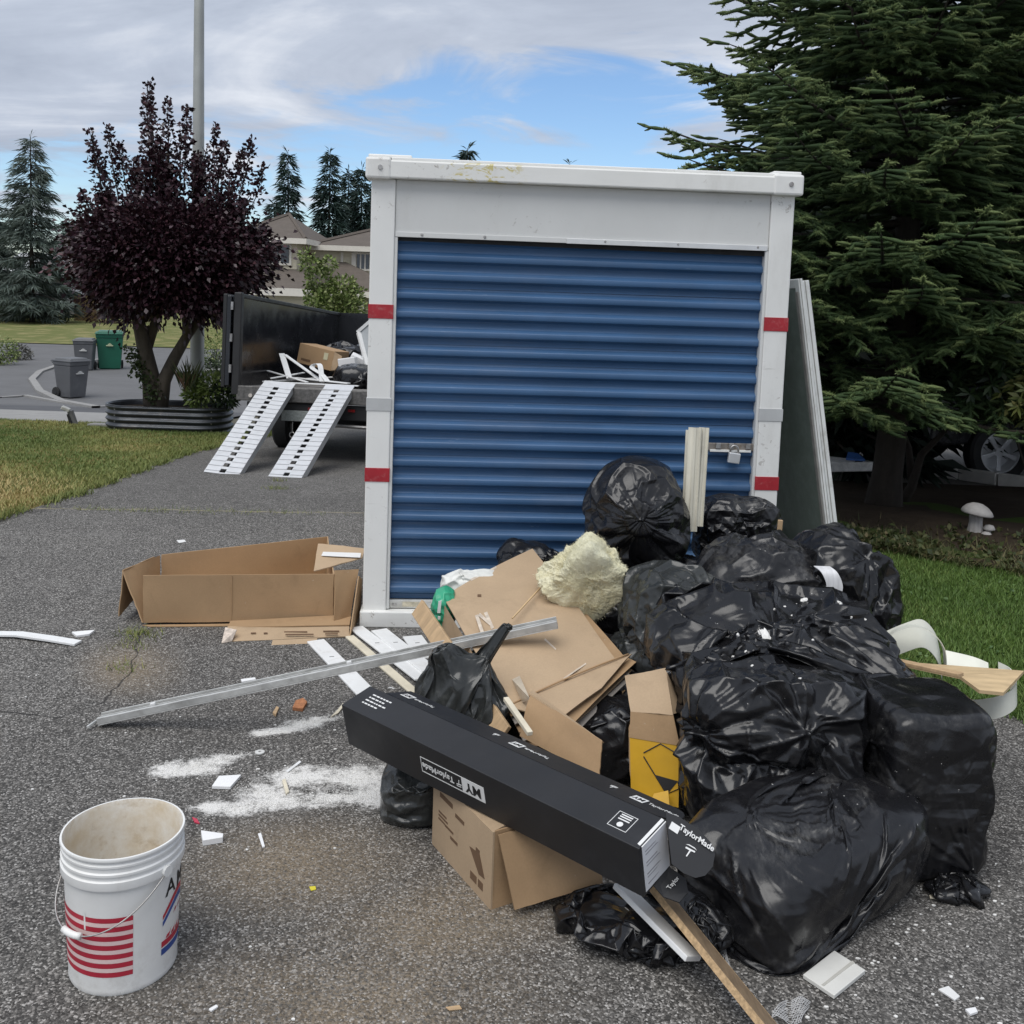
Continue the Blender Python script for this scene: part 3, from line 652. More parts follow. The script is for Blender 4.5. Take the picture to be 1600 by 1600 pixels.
def wheel(parent, c, ax, r, w, spokes=5, rimmat=None, tyremat=None):
    ax = nrm(ax); a = nrm(np.cross(ax, [0, 0, 1])); b = np.cross(ax, a); Rw = np.stack([a, b, ax], 1); n = 40
    def lat(prof, nm, mat, par):
        m = MB(); m.lathe(prof, n); m.v = [tuple(np.array(c)+Rw@np.array(v)) for v in m.v]; return m.build(nm, mat, par, smooth='auto')
    ty = lat([(r*.66, -w/2), (r*.92, -w/2), (r, -w*.36), (r, w*.36), (r*.92, w/2), (r*.66, w/2), (r*.64, w*.3)], 'tyre', tyremat, parent)
    rim = lat([(r*.66, w*.46), (r*.62, w*.46), (r*.58, w*.2), (r*.55, -w*.2), (.001, -w*.2)], 'rim', rimmat, parent)
    m = MB(); m.tube([np.array(c)+ax*w*.1, np.array(c)+ax*w*.36], r*.15, 12); m.build('hub', rimmat, rim, smooth='auto')
    for i in range(spokes):
        g = 2*math.pi*i/spokes+.3; d = a*math.cos(g)+b*math.sin(g); p = np.cross(ax, d)
        m = MB(); q0 = np.array(c)+d*r*.1; q1 = np.array(c)+d*r*.59
        m.hexa([q0-p*r*.05+ax*w*.2, q0+p*r*.05+ax*w*.2, q1+p*r*.08+ax*w*.28, q1-p*r*.08+ax*w*.28, q0-p*r*.05+ax*w*.34, q0+p*r*.05+ax*w*.34, q1+p*r*.08+ax*w*.42, q1-p*r*.08+ax*w*.42])
        m.build('spoke', rimmat, rim, bevel=.006)
    return ty
M_TYRE = pm('tyre', (.018, .018, .018), .75, var=.2, bump=.2); M_RIMD = pm('rim_dark', (.06, .06, .065), .35, .7); M_RIMS = pm('rim_silver', (.72, .73, .74), .35, .3)
for s_, a in ((-1, .10), (1, TW-.10)):
    for f_ in (1.75, 2.55): wheel(TR, TP(a+s_*.06, f_, -.49), tr_*s_, .36, .22, 6, M_RIMD, M_TYRE)
m = MB(); m.tube([TP(.1, 1.75, -.49), TP(TW-.1, 1.75, -.49)], .045, 8); m.tube([TP(.1, 2.55, -.49), TP(TW-.1, 2.55, -.49)], .045, 8); m.build('axles', M_TD, TR)
m = MB(); m.tube([TP(1.0, .06, -.4), TP(2.0, .05, -.42)], .022, 8); m.build('rear_bar', M_STEEL, TR)
m = MB(); m.tube([TP(.64, .03, -.38), TP(.64, .03, -.5)], .005, 6); m.tube([TP(.64+.03*math.cos(a), .03, -.53+.03*math.sin(a)) for a in np.linspace(0, 6.28, 14)], .006, 6); m.build('safety_chain', M_STEEL, TR)
m = MB(); tbox(m, .9, 1.15, TLn+.05, TLn+1.3, -.22, -.1); m.build('tongue', M_TD, TR)
# ramps
M_ALU = pm('ramp_aluminium', (.62, .63, .645), .42, .25, var=.06, vscale=9, dirt=(.5, .5, .5), dscale=8, damt=.5)
def ramp(label, bl, br, tl, tr2):
    bl, br, tl, tr2 = map(np.array, (bl, br, tl, tr2)); t = thing('loading_ramp', label, 'ramp', (bl+br)/2, 'aluminium loading ramps at the trailer')
    ux = nrm(br-bl); L = np.linalg.norm((tl+tr2)/2-(bl+br)/2); uy = nrm((tl+tr2)/2-(bl+br)/2); ux = nrm(ux-uy*(ux@uy)); uz = np.cross(ux, uy); W = np.linalg.norm(br-bl); R = np.stack([ux, uy, uz], 1); O = (bl+br)/2
    def P(x, y, z): return O+ux*x+uy*y+uz*z
    def bb(m, x0, x1, y0, y1, z0, z1): return m.hexa([P(*q) for q in ((x0,y0,z0),(x1,y0,z0),(x1,y1,z0),(x0,y1,z0),(x0,y0,z1),(x1,y0,z1),(x1,y1,z1),(x0,y1,z1))])
    hw = W/2; hole = W*.085
    for s_ in (-1, 1):
        m = MB(); a, b = sorted((s_*hw, s_*hole)); bb(m, a, b, 0, L, -.006, 0); pl = m.build('tread_plate', M_ALU, t)
        m = MB(); a, b = sorted((s_*hw, s_*(hw-.016))); bb(m, a, b, .0, L, -.075, -.0065); m.build('side_rail', M_ALU, t)
        for i in range(20):
            y = L*(i+.5)/20; m = MB(); a, b = sorted((s_*(hw-.004), s_*(hole+.004))); bb(m, a, b, y-.006, y+.006, .0005, .007); m.build('tread_bar', M_ALU, pl)
    n = 17; hl = .058
    for i in range(n+1):
        y0 = 0 if i == 0 else L*(i-.5+.03)/n+hl/2*0+.0; 
        yc = L*i/n; y0, y1 = max(0, yc-L/n/2+hl/2), min(L, yc+L/n/2-hl/2)
        m = MB(); bb(m, -hole+.0005, hole-.0005, y0, y1, -.006, -.0003); m.build('centre_plate', M_ALU, t)
    m = MB(); bb(m, -hw, hw, L-.002, L+.10, -.012, -.006); m.build('lip', M_ALU, t)
    m = MB(); bb(m, -hole, hole, 0.02, L-.02, -.074, -.066); m.build('under_strap', M_BLK, t)
ramp('aluminium loading ramp farther from the storage container, left of the pair', GT(317, 739), GT(374, 741), AY(405, 602, 11.25), AY(461, 605, 11.25))
ramp('aluminium loading ramp nearer the storage container, right of the pair', GT(419, 744), GT(471, 747), AY(503, 606, 11.25), AY(552, 609, 11.25))
# ------------------------------------------------------------------ trees
M_BARK = pm('bark', (.085, .07, .055), .9, var=.35, vscale=14, bump=.6, bscale=30, stretch=(1, 1, .3))
M_BARKD = pm('bark_dark', (.035, .028, .022), .95, var=.35, vscale=12, bump=.6, bscale=30, stretch=(1, 1, .3))
def needle_shoots(P, D, U, ln, nl, nw, N, seed):
    """every shoot is a sprig of N flat needles"""
    r = np.random.default_rng(seed); n = len(P); S = np.cross(D, U); S /= np.linalg.norm(S, axis=1)[:, None]+1e-9; U = np.cross(S, D)
    out = []
    for k in range(N):
        t = (k+.6)/N; ph = 2.4*k+r.uniform(-.4, .4, n)
        # mostly sideways and upward, some below
        cs, sn = np.cos(ph), np.sin(ph); sn = np.where(sn < 0, sn*.7, sn)
        rad = S*cs[:, None]+U*sn[:, None]; tang = -S*sn[:, None]+U*cs[:, None]
        base = P+D*(ln*t)[:, None]; sl = .12+.85*t*t
        nd = rad+D*sl; nd /= np.linalg.norm(nd, axis=1)[:, None]
        L = nl*(1-.25*t)*r.uniform(.85, 1.15, n)
        out.append(np.stack([base-tang*nw/2, base+tang*nw/2, base+nd*L[:, None]], 1))
    V = np.stack(out, 1).reshape(-1, 3); return V, np.arange(len(V)).reshape(-1, 3)
def shoot_cores(P, D, U, ln, rad):
    """rounded body of each densely needled shoot"""
    n = len(P); S = np.cross(D, U); S /= np.linalg.norm(S, axis=1)[:, None]+1e-9; U = np.cross(S, D); k = 4; rows = []
    for t, q in ((0., .55), (.5, 1.), (1.04, .35)):
        for j in range(k):
            g = 6.283*j/k; rows.append(P+D*(ln*t)[:, None]+(S*math.cos(g)+U*math.sin(g))*(rad*q)[:, None])
    V = np.stack(rows, 1).reshape(-1, 3); F = []
    for i in range(2):
        for j in range(k): a, b_, c, d = i*k+j, i*k+(j+1) % k, (i+1)*k+(j+1) % k, (i+1)*k+j; F += [(a, b_, c), (a, c, d)]
    F += [(8, 9, 10), (8, 10, 11)]
    F = np.array(F); return V, (F[None]+(np.arange(n)*12)[:, None, None]).reshape(-1, 3)
def big_fir(name, label, base, H, seed, rad, zlow, fine_to, cut=None):
    r = np.random.default_rng(seed); base = np.array(base, float)
    SP, SD, SU, SL, SV = [], [], [], [], []; wood = MB()
    trunk = MB(); trunk.tube([base+np.array([.05*math.sin(z*1.1), .04*math.cos(z*.9), z]) for z in np.linspace(-.15, H, 22)], [max(.02, .125*(1-z/H)+.01+(.05 if z < .2 else 0)) for z in np.linspace(-.15, H, 22)], 10)
    z = zlow; w = 0
    while z < H-.3:
        nb = 8 if z < fine_to else 5; a0 = r.uniform(0, 6.28); w += 1
        for b in range(nb):
            az = a0+2*math.pi*b/nb+r.uniform(-.3, .3); L = rad*(1-(z/H))**.8*r.uniform(.75, 1.12)
            if z < zlow+.7: L *= .92
            zz = z+r.uniform(-.14, .14); o = base+np.array([0, 0, zz]); d = np.array([math.cos(az), math.sin(az), 0]); sdv = np.array([-d[1], d[0], 0])
            fine = zz < fine_to and (d[1] < .55)
            droop = -.16+.42*(zz/H)-(.0 if zz > 1.6 else -.06); n = max(4, int(L/.12)); path = []
            for i in range(n+1):
                t = i/n; path.append(o+d*L*t+np.array([0, 0, L*(droop*t+ .16*t*t)+.03*math.sin(7*t+b)])+sdv*.10*L*math.sin(2.2*t+b*1.7)*t)
            wood.tube(path[::2]+([path[-1]] if n % 2 else []), list(np.linspace(.026*L/2+.006, .004, len(path[::2]+([path[-1]] if n % 2 else [])))), 4, False)
            for i in range(1, n+1):
                t = i/n; p = path[i]; tg = nrm(path[i]-path[i-1])
                if t < .16: continue
                bl = min(.68, L*(1.02-t)*.62+.08)*r.uniform(.75, 1.15)
                if i == n: subs = [(0, .16)]
                else: subs = [(s_*r.uniform(.75, 1.1), bl) for s_ in (-1, 1)]
                for sg, l2 in subs:
                    ld = nrm(tg*math.cos(abs(sg))+np.sign(sg)*nrm(np.cross([0, 0, 1], tg))*math.sin(abs(sg))+np.array([0, 0, r.uniform(-.2, .05)])) if sg else tg
                    m = max(1, int(l2/(.125 if fine else .20)))
                    q = p.copy(); 
                    for j in range(m):
                        f2 = (j+1)/m; dd = nrm(ld+np.array([0, 0, -.22*f2])); q = p+dd*l2*f2*.92
                        for s3 in (-1, 1):
                            if r.uniform() < (.94 if fine else .7):
                                e = nrm(dd*.75+s3*nrm(np.cross([0, 0, 1], dd))*.75+np.array([0, 0, r.uniform(-.55, .22)]))
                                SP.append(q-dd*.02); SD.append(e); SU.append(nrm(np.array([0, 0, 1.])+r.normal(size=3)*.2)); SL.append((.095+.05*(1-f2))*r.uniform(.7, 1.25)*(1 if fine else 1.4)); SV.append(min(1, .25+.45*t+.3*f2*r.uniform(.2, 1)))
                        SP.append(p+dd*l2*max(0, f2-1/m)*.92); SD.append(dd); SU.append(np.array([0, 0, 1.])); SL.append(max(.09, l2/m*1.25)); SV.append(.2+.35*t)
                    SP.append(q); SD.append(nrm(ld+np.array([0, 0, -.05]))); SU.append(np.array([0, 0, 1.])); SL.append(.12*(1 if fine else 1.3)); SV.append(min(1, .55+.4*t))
        z += (.245 if z < fine_to else .42)*r.uniform(.85, 1.15)
    P, D, U, Ln = map(np.array, (SP, SD, SU, SL)); Vv = np.array(SV)
    k = (P[:, 1] < base[1]+.25) & (P[:, 2] < 5.3) | (r.uniform(0, 1, len(P)) < np.where(P[:, 2] < 5.3, .9, .5)); k &= P[:, 2]+D[:, 2]*Ln > .80; P, D, U, Ln, Vv = P[k], D[k], U[k], Ln[k], Vv[k]
    t = thing(name, label, 'tree', base); trunk.build('trunk', M_BARKD, t, smooth=True); tag(wood.build('branches', M_BARKD, t, smooth=True), kind='stuff')
    N = 21; fr_ = (P[:, 1] < base[1]+.25) & (P[:, 2] < 5.3); V, F = needle_shoots(P[fr_], D[fr_], U[fr_], Ln[fr_], .034, .0092, N, seed+1)
    vv = np.clip(Vv+r.normal(size=len(Vv))*.12, 0, 1)
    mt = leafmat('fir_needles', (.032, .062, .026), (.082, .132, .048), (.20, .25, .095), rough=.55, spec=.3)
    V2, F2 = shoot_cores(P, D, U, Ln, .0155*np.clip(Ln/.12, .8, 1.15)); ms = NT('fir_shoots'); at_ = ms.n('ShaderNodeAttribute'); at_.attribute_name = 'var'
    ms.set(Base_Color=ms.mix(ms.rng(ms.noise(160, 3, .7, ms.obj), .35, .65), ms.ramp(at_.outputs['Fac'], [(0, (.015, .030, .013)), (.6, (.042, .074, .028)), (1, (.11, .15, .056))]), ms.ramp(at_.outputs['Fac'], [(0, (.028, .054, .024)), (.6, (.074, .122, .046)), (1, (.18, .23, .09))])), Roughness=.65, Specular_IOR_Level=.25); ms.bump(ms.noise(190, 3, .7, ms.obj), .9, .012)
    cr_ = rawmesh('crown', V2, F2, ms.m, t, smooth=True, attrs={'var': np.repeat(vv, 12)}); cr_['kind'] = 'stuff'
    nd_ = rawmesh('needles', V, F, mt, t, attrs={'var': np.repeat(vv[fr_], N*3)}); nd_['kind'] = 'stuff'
    print('fir shoots', len(P), int(fr_.sum()), time.time()-T0)
    return t
fb = GT(1392, 800)
big_fir('fir_tree', 'large dark green fir tree at right behind the leaning door panels', (fb[0], fb[1]+.15, fb[2]), 9.5, 21, 2.65, .98, 5.6)
fb2 = np.array([5.9, 10.6, float(gz(10.6))])
def sparse_conifer(name, label, base, H, W, seed, col, clump=.45, cw=.10, dens=1., droop=.35, z0=.06, lean=0., group=None, gap=.2, cat='tree'):
    r = np.random.default_rng(seed); base = np.array(base, float); P = []; D = []
    tr2 = MB(); tr2.tube([base+np.array([lean*z, 0, z]) for z in np.linspace(-.3, H, 10)], list(np.linspace(max(.05, H*.016), .02, 10)), 7)
    nl = int(H/(.045*H+.12)*2.2); wood = MB()
    for i in range(nl):
        f = z0+(1-z0)*i/nl; zz = f*H; L0 = W*(1-f)**.85*(1 if f > .12 else .8)+.03*W
        for b in range(int(6*dens)+1):
            if r.uniform() < gap: continue
            az = r.uniform(0, 6.28); L = L0*r.uniform(.55, 1.15); d = np.array([math.cos(az), math.sin(az), 0]); sdv = np.array([-d[1], d[0], 0]); n = max(3, int(L/clump*5*dens))
            o = base+np.array([lean*zz, 0, zz])
            ts = np.linspace(.1, 1, n)
            wood.tube([o, o+d*L*.5+np.array([0, 0, -droop*L*.2]), o+d*L+np.array([0, 0, -droop*L*.55])], [.012*L+.01, .008*L+.006, .004], 3, False)
            for t in ts:
                p = o+d*L*t+np.array([0, 0, -droop*L*t+.25*droop*L*t*t*1.8])
                for _ in range(3):
                    P.append(p+r.normal(size=3)*clump*.10); e = d*.7+sdv*r.uniform(-.9, .9)+np.array([0, 0, r.uniform(-.55, .1)]); D.append(e)
    for k in range(14):
        P.append(base+np.array([lean*H, 0, H*(1-.05*k/14)])); D.append(np.array([r.normal()*.5, r.normal()*.5, .5 if k < 5 else .1]))
    P = np.array(P); D = np.array(D); n = len(P); V, F = leafset(P, D, clump, cw, seed+3, .1, .15)
    t = thing(name, label, cat, base, group); tr2.build('trunk', M_BARKD, t, smooth=True); tag(wood.build('branches', M_BARKD, t), kind='stuff')
    rawmesh('crown', V, F, col, t, attrs={'var': np.repeat(r.uniform(0, 1, n), 4)}); return t
M_FARFIR = leafmat('far_fir_needles', (.014, .030, .026), (.03, .055, .045))
M_BLUESP = leafmat('blue_spruce_needles', (.045, .065, .055), (.10, .13, .11), (.15, .18, .16))
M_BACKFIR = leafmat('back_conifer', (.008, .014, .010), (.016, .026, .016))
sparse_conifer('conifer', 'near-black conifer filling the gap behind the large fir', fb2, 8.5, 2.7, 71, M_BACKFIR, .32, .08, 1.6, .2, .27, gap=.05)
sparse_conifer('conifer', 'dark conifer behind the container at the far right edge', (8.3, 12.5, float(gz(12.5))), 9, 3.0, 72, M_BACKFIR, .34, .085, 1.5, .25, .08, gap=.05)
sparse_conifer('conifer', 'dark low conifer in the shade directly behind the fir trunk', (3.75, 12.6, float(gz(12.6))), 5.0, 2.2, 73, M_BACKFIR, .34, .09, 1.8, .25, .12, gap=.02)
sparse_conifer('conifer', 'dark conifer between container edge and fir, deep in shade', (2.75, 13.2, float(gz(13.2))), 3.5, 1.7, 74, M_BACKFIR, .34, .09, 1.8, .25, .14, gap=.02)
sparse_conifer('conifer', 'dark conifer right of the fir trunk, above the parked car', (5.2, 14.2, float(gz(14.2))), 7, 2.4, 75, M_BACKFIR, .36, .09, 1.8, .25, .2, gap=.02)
b = AY(50, 470, 54); b[2] = -.95
topz = AY(45, 213, 54)[2]
sparse_conifer('blue_spruce', 'grey-green weeping blue spruce on the far lawn at the left edge', b, topz+.95, 2.7, 35, M_BLUESP, .62, .055, 1.9, .30, .06, gap=.5)
b2 = AY(-35, 470, 56); b2[2] = -.95
sparse_conifer('blue_spruce', 'blue spruce cut off by the left picture edge', b2, AY(-30, 265, 56)[2]+.95, 3.1, 33, M_BLUESP, .62, .065, 1.9, .30, .03, gap=.3)
for i, (px, py, Y, wd, lab, ln_) in enumerate(((455, 237, 78, 2.6, 'tall thin fir with a bent tip behind the house, left of the row', -.02), (516, 236, 80, 3.1, 'tallest symmetrical fir behind the house roof', 0), (545, 266, 84, 2.4, 'slim fir just right of the tallest one behind the house', 0), (566, 262, 82, 3.0, 'dark fir behind the house next to the container edge', 0), (596, 258, 86, 3.0, 'fir with only its tip above the container left corner', 0), (728, 231, 75, 2.2, 'fir tip showing above the middle of the container roof', .01), (888, 254, 90, 2.5, 'smallest fir tip above the container roof', .01), (428, 318, 90, 3.2, 'low fir peeping out right of the purple plum crown', 0), (108, 345, 95, 3.4, 'far fir in the gap left of the purple plum', 0))):
    top = AY(px, py, Y); sparse_conifer('fir_tree', lab, (top[0], Y, -1.0), top[2]+1.0, wd*.8, 40+i, M_FARFIR, .8, .11, 1.35, .45, .15, ln_, 'firs beyond the house', .42)
# purple-leaved plum
def plum():
    Y = 15.0; r = np.random.default_rng(8); base = AY(248, 625, Y); t = thing('plum_tree', 'purple-black leaved plum tree growing from the corrugated planter', 'tree', base)
    L = MB()
    def limb(pts, r0_, r1_):
        P = [AY(x, y, Y+dy) for x, y, dy in pts]; L.tube(P, list(np.linspace(r0_, r1_, len(P))), 9); return P
    limb([(240, 640, 0), (236, 590, 0), (226, 545, -.05), (216, 500, -.1), (207, 450, -.1), (195, 390, 0)], .15, .05)
    limb([(250, 640, 0), (256, 595, 0), (272, 560, .05), (292, 525, .1), (318, 490, .1), (345, 440, 0)], .12, .04)
    limb([(228, 550, 0), (250, 480, .1), (262, 420, .2), (265, 330, .1), (262, 240, 0)], .08, .02)
    limb([(292, 525, 0), (290, 470, -.2), (300, 400, -.2), (325, 300, 0)], .07, .02)
    limb([(216, 500, 0), (180, 460, -.2), (150, 410, -.2)], .06, .02); limb([(318, 490, 0), (370, 460, .1), (400, 420, 0)], .05, .02)
    L.build('trunk', M_BARK, t, smooth=True)
    P = []; D = []; V_ = []
    cl = []
    for i in range(300):
        a = r.uniform(0, 6.28); el = r.uniform(-.8, 1.35); rr = r.uniform(.3, 1)**.5
        x = math.cos(a)*math.cos(el)*rr; y = math.sin(a)*math.cos(el)*rr; z = math.sin(el)*rr
        cl.append((x*1.36*(1-.25*max(0, -z)), y*1.25, z*(.62 if z > 0 else 1.05)))
    c0 = AY(268, 400, Y)
    for px_ in range(34): q_ = AY(random.uniform(185, 372), random.uniform(430, 478), Y+random.uniform(-.7, .5))-c0; cl.append(tuple(q_*np.array([.92, 1, 1])))
    for (x, y, z) in cl:
        n = int(r.uniform(110, 220)); q = r.normal(size=(n, 3))*np.array([.17, .17, .15]); P.append(c0+np.array([x, y, z])+q); D.append(q+np.array([x, y, z])*.3+r.normal(size=(n, 3))*.15); V_.append(np.clip(r.uniform(0, .9, n)*r.uniform(.5, 1.2), 0, 1))
    for i, (px, py, pb) in enumerate(((233, 128, 300), (228, 150, 300), (262, 158, 300), (292, 168, 300), (285, 200, 300), (338, 196, 300), (352, 222, 310), (394, 218, 320), (380, 235, 320), (168, 200, 310), (140, 205, 320), (185, 225, 310), (150, 235, 330), (310, 240, 300), (210, 250, 300), (412, 260, 340), (128, 300, 360), (250, 215, 300), (322, 235, 310))+tuple((px_, int(np.interp(px_, [120, 150, 168, 200, 232, 262, 292, 340, 394, 430], [330, 235, 215, 230, 150, 170, 180, 205, 232, 320])+random.uniform(35, 120)), 375) for px_ in [random.uniform(122, 428) for _ in range(46)])):
        top = AY(px, py, Y+r.uniform(-.5, .5)); bot = AY(px+(265-px)*.18, pb, Y+r.uniform(-.3, .3)); n = int(np.linalg.norm(top-bot)/.0062)
        f = r.uniform(0, 1, n)**.8; q = r.normal(size=(n, 3))*(.022+.085*(1-f)**1.5)[:, None]; P.append(bot+(top-bot)*f[:, None]+q); D.append(q*6+np.array([0, 0, .4])+r.normal(size=(n, 3))*.3); V_.append(r.uniform(0, .8, n))
        L2 = MB(); L2.tube([bot, (bot+top)/2+r.normal(size=3)*.02, top], [.012, .008, .003], 4); L2.build('shoot', M_BARKD, t)
    P = np.concatenate(P); D = np.concatenate(D); V, F = leafset(P, D, .08, .056, 5, .25, .2)
    rawmesh('crown', V, F, leafmat('plum_leaf', (.016, .0065, .0105), (.046, .017, .026), (.12, .06, .068), rough=.42, spec=.5), t, attrs={'var': np.repeat(np.concatenate(V_), 4)})
    # ivy up the stem
    n = 420; f = r.uniform(0, 1, n); q = np.stack([AY(206+36*k, 545+80*k, Y-.12) for k in f]); q += r.normal(size=(n, 3))*np.array([.07, .05, .05])
    V, F = leafset(q, r.normal(size=(n, 3)), .06, .05, 15); o = rawmesh('ivy', V, F, leafmat('ivy_leaf', (.02, .035, .012), (.06, .085, .03)), attrs={'var': np.repeat(r.uniform(0, 1, n), 4)})
    tag(o, 'green ivy climbing the left stem of the plum tree', 'ivy')
plum()
def leafy(name, label, cat, centers, n, L, W, mat, seed, stems=None, group=None, spread=1.0):
    r = np.random.default_rng(seed); P = []; D = []
    for c, rad in centers:
        k = max(20, int(n*rad**2/sum(q[1]**2 for q in centers))); d = r.normal(size=(k, 3)); d /= np.linalg.norm(d, axis=1)[:, None]; rr = rad*r.uniform(.25, 1, k)**.5
        P.append(np.array(c)+d*rr[:, None]*np.array([1, 1, .9])); D.append(d+r.normal(size=(k, 3))*.6)
    P = np.concatenate(P); D = np.concatenate(D); c0 = np.array(centers[0][0]); zb = float(gz(c0[1]))
    t = thing(name, label, cat, (c0[0], c0[1], zb), group)
    m = MB()
    for c, rad in centers: m.tube([(c0[0], c0[1], zb-.02), ((c0[0]+c[0])/2, (c0[1]+c[1])/2, (zb+c[2])/2+.05), tuple(c)], [.05*rad+.01, .03*rad+.006, .005], 5)
    m.build('stems', M_BARKD, t)
    V, F = leafset(P, D, L, W, seed+1); rawmesh('foliage' if cat != 'tree' else 'crown', V, F, mat, t, attrs={'var': np.repeat(r.uniform(0, 1, len(P)), 4)}); return t
M_LG = leafmat('light_green_leaf', (.08, .125, .03), (.18, .235, .065), (.30, .33, .15))
M_DG = leafmat('dark_green_leaf', (.015, .028, .012), (.04, .06, .025)); M_RB = leafmat('russet_leaf', (.04, .018, .016), (.10, .05, .04)); M_LAV = leafmat('grey_shrub', (.07, .075, .06), (.14, .13, .12))
Yg = 27.
leafy('maple_tree', 'light green young tree in front of the tan house', 'tree', [(AY(x, y, Yg+dy), rr) for x, y, dy, rr in ((520, 470, 0, .5), (500, 440, .2, .42), (485, 415, 0, .28), (535, 450, 0, .38), (512, 412, .1, .22), (545, 480, 0, .45), (500, 480, -.2, .42), (478, 400, 0, .18), (555, 460, .2, .3), (530, 500, 0, .55), (495, 460, .2, .35))], 3600, .13, .07, M_LG, 51)
for i, (px, py, Y, rr, mat, nm, lab) in enumerate(((85, 491, 55, .75, M_DG, 'shrub', 'dark green rounded shrub on the far lawn'), (12, 492, 54, .7, M_DG, 'shrub', 'dark shrub under the left picture edge spruce'), (160, 485, 56, 1.05, M_RB, 'shrub', 'russet brown shrub behind the bins'), (200, 490, 56, .9, M_RB, 'shrub', 'russet shrub half hidden by the plum stem'), (28, 553, 33, .40, M_LAV, 'shrub', 'low grey lavender-like shrub beside the left kerb'), (-2, 548, 31, .6, M_LG, 'shrub', 'yellow-green shrub cut by the left picture edge'), (338, 545, 33, .75, M_LG, 'shrub', 'pale green shrub behind the light pole'), (345, 570, 30, .5, M_DG, 'shrub', 'dark low shrub between light pole and trailer'))):
    leafy(nm, lab, 'shrub', [(AY(px, py, Y), rr), (AY(px+8, py+4, Y), rr*.8), (AY(px-10, py+5, Y-.2), rr*.7)], 900, .14 if Y > 40 else .09, .07 if Y > 40 else .045, mat, 60+i)
# ------------------------------------------------------------------ planter
M_CORR = pm('corrugated_steel', (.065, .07, .078), .38, .55, var=.2, vscale=4, dirt=(.16, .15, .14), dscale=6, damt=.5)
def planter():
    c = AY(266, 640, 15.1); zb = float(gz(c[1]))-.02; c[2] = zb; a, b, rad = .92, .46, .42; pts = []; nr = []
    for (sx, sy, g0) in ((1, 1, 0), (-1, 1, math.pi/2), (-1, -1, math.pi), (1, -1, 3*math.pi/2)):
        for k in range(9):
            g = g0+math.pi/2*k/8; pts.append(c+np.array([sx*(a-rad)+rad*math.cos(g), sy*(b-rad)+rad*math.sin(g), 0])); nr.append(np.array([math.cos(g), math.sin(g), 0]))
    H = .42; prof = [(.016*math.sin(2*math.pi*4.5*i/36), H*i/36) for i in range(37)]+[(.018, H+.005), (-.018, H+.005), (-.02, H-.03), (-.02, H-.09)]
    t = thing('raised_planter', 'dark corrugated metal raised planter around the plum tree', 'planter', c)
    m = MB(); m.sweep(prof, pts, nr, True); m.build('corrugated_wall', M_CORR, t, smooth=True)
    m = MB(); m.add([p-n*.02+np.array([0, 0, H-.08]) for p, n in zip(pts, nr)], [tuple(range(len(pts)))]); m.build('soil', M_SOIL, t)
    for k in range(0, 36, 6):
        for z in (.09, .19, .28, .37):
            q = pts[k]+nr[k]*.016+np.array([0, 0, z]); m = MB(); m.tube([q, q+nr[k]*.008], .009, 6); m.build('bolt', M_STEEL, t)
    r = np.random.default_rng(4)
    # spiky flax
    B = AY(292, 612, 14.9); n = 70; an = r.uniform(0, 6.28, n); D = np.stack([np.cos(an)*.35, np.sin(an)*.35, r.uniform(.7, 1.1, n)], 1)
    V, F = leafset(B+r.normal(size=(n, 3))*[.06, .06, .01], D, .52, .03, 17, .2, .12); tag(rawmesh('flax_plant', V, F, leafmat('flax_leaf', (.03, .045, .02), (.10, .12, .05), (.16, .08, .06)), attrs={'var': np.repeat(r.uniform(0, 1, n), 4)}), 'spiky upright flax plant in the planter beside the pole', 'plant')
    for j, (px, py, rr, lb) in enumerate(((330, 605, .22, 'leafy green plant in the planter right of the pole'), (352, 618, .2, 'dark leafy plant at the planter end by the trailer'), (308, 618, .18, 'trailing green plant spilling over the planter rim'))):
        B = AY(px, py, 14.95); n = 420; d = r.normal(size=(n, 3)); d /= np.linalg.norm(d, axis=1)[:, None]; V, F = leafset(B+d*rr*(r.uniform(0, 1, n)**.5)[:, None], d, .09, .04, 18+j)
        tag(rawmesh('planter_plant', V, F, [M_LG, M_DG, M_LG][j], attrs={'var': np.repeat(r.uniform(0, .8, n), 4)}), lb, 'plant')
planter()
# light pole
pb = AY(308, 600, 16.2); pz = float(gz(16.2)); M_POLE = pm('galvanised_pole', (.40, .41, .39), .5, .35, var=.12, vscale=2, dirt=(.26, .25, .22), dscale=1.5, damt=.5)
t = thing('light_pole', 'tall plain grey metal street light pole behind the plum tree', 'light pole', (pb[0], 16.2, pz))
m = MB(); m.tube([(pb[0], 16.2, pz+z) for z in np.linspace(0, 9, 12)], list(np.linspace(.118, .062, 12)), 16); m.build('shaft', M_POLE, t, smooth=True)
m = MB(); m.lathe([(.2, 0), (.2, .02), (.13, .025), (.125, .12)], 16, (pb[0], 16.2, pz)); m.build('base_flange', M_POLE, t)
m = MB(); m.tube([(pb[0], 16.2, pz+8.95), (pb[0]-.3, 16.6, pz+9.25), (pb[0]-1.2, 17.8, pz+9.4)], .04, 8); m.build('arm', M_POLE, t, smooth=True)
m = MB(); m.obox((pb[0]-1.45, 18.1, pz+9.38), (.3, .75, .14), rotm(0, 0, .62)); m.build('lamp_head', M_POLE, t, bevel=.03)
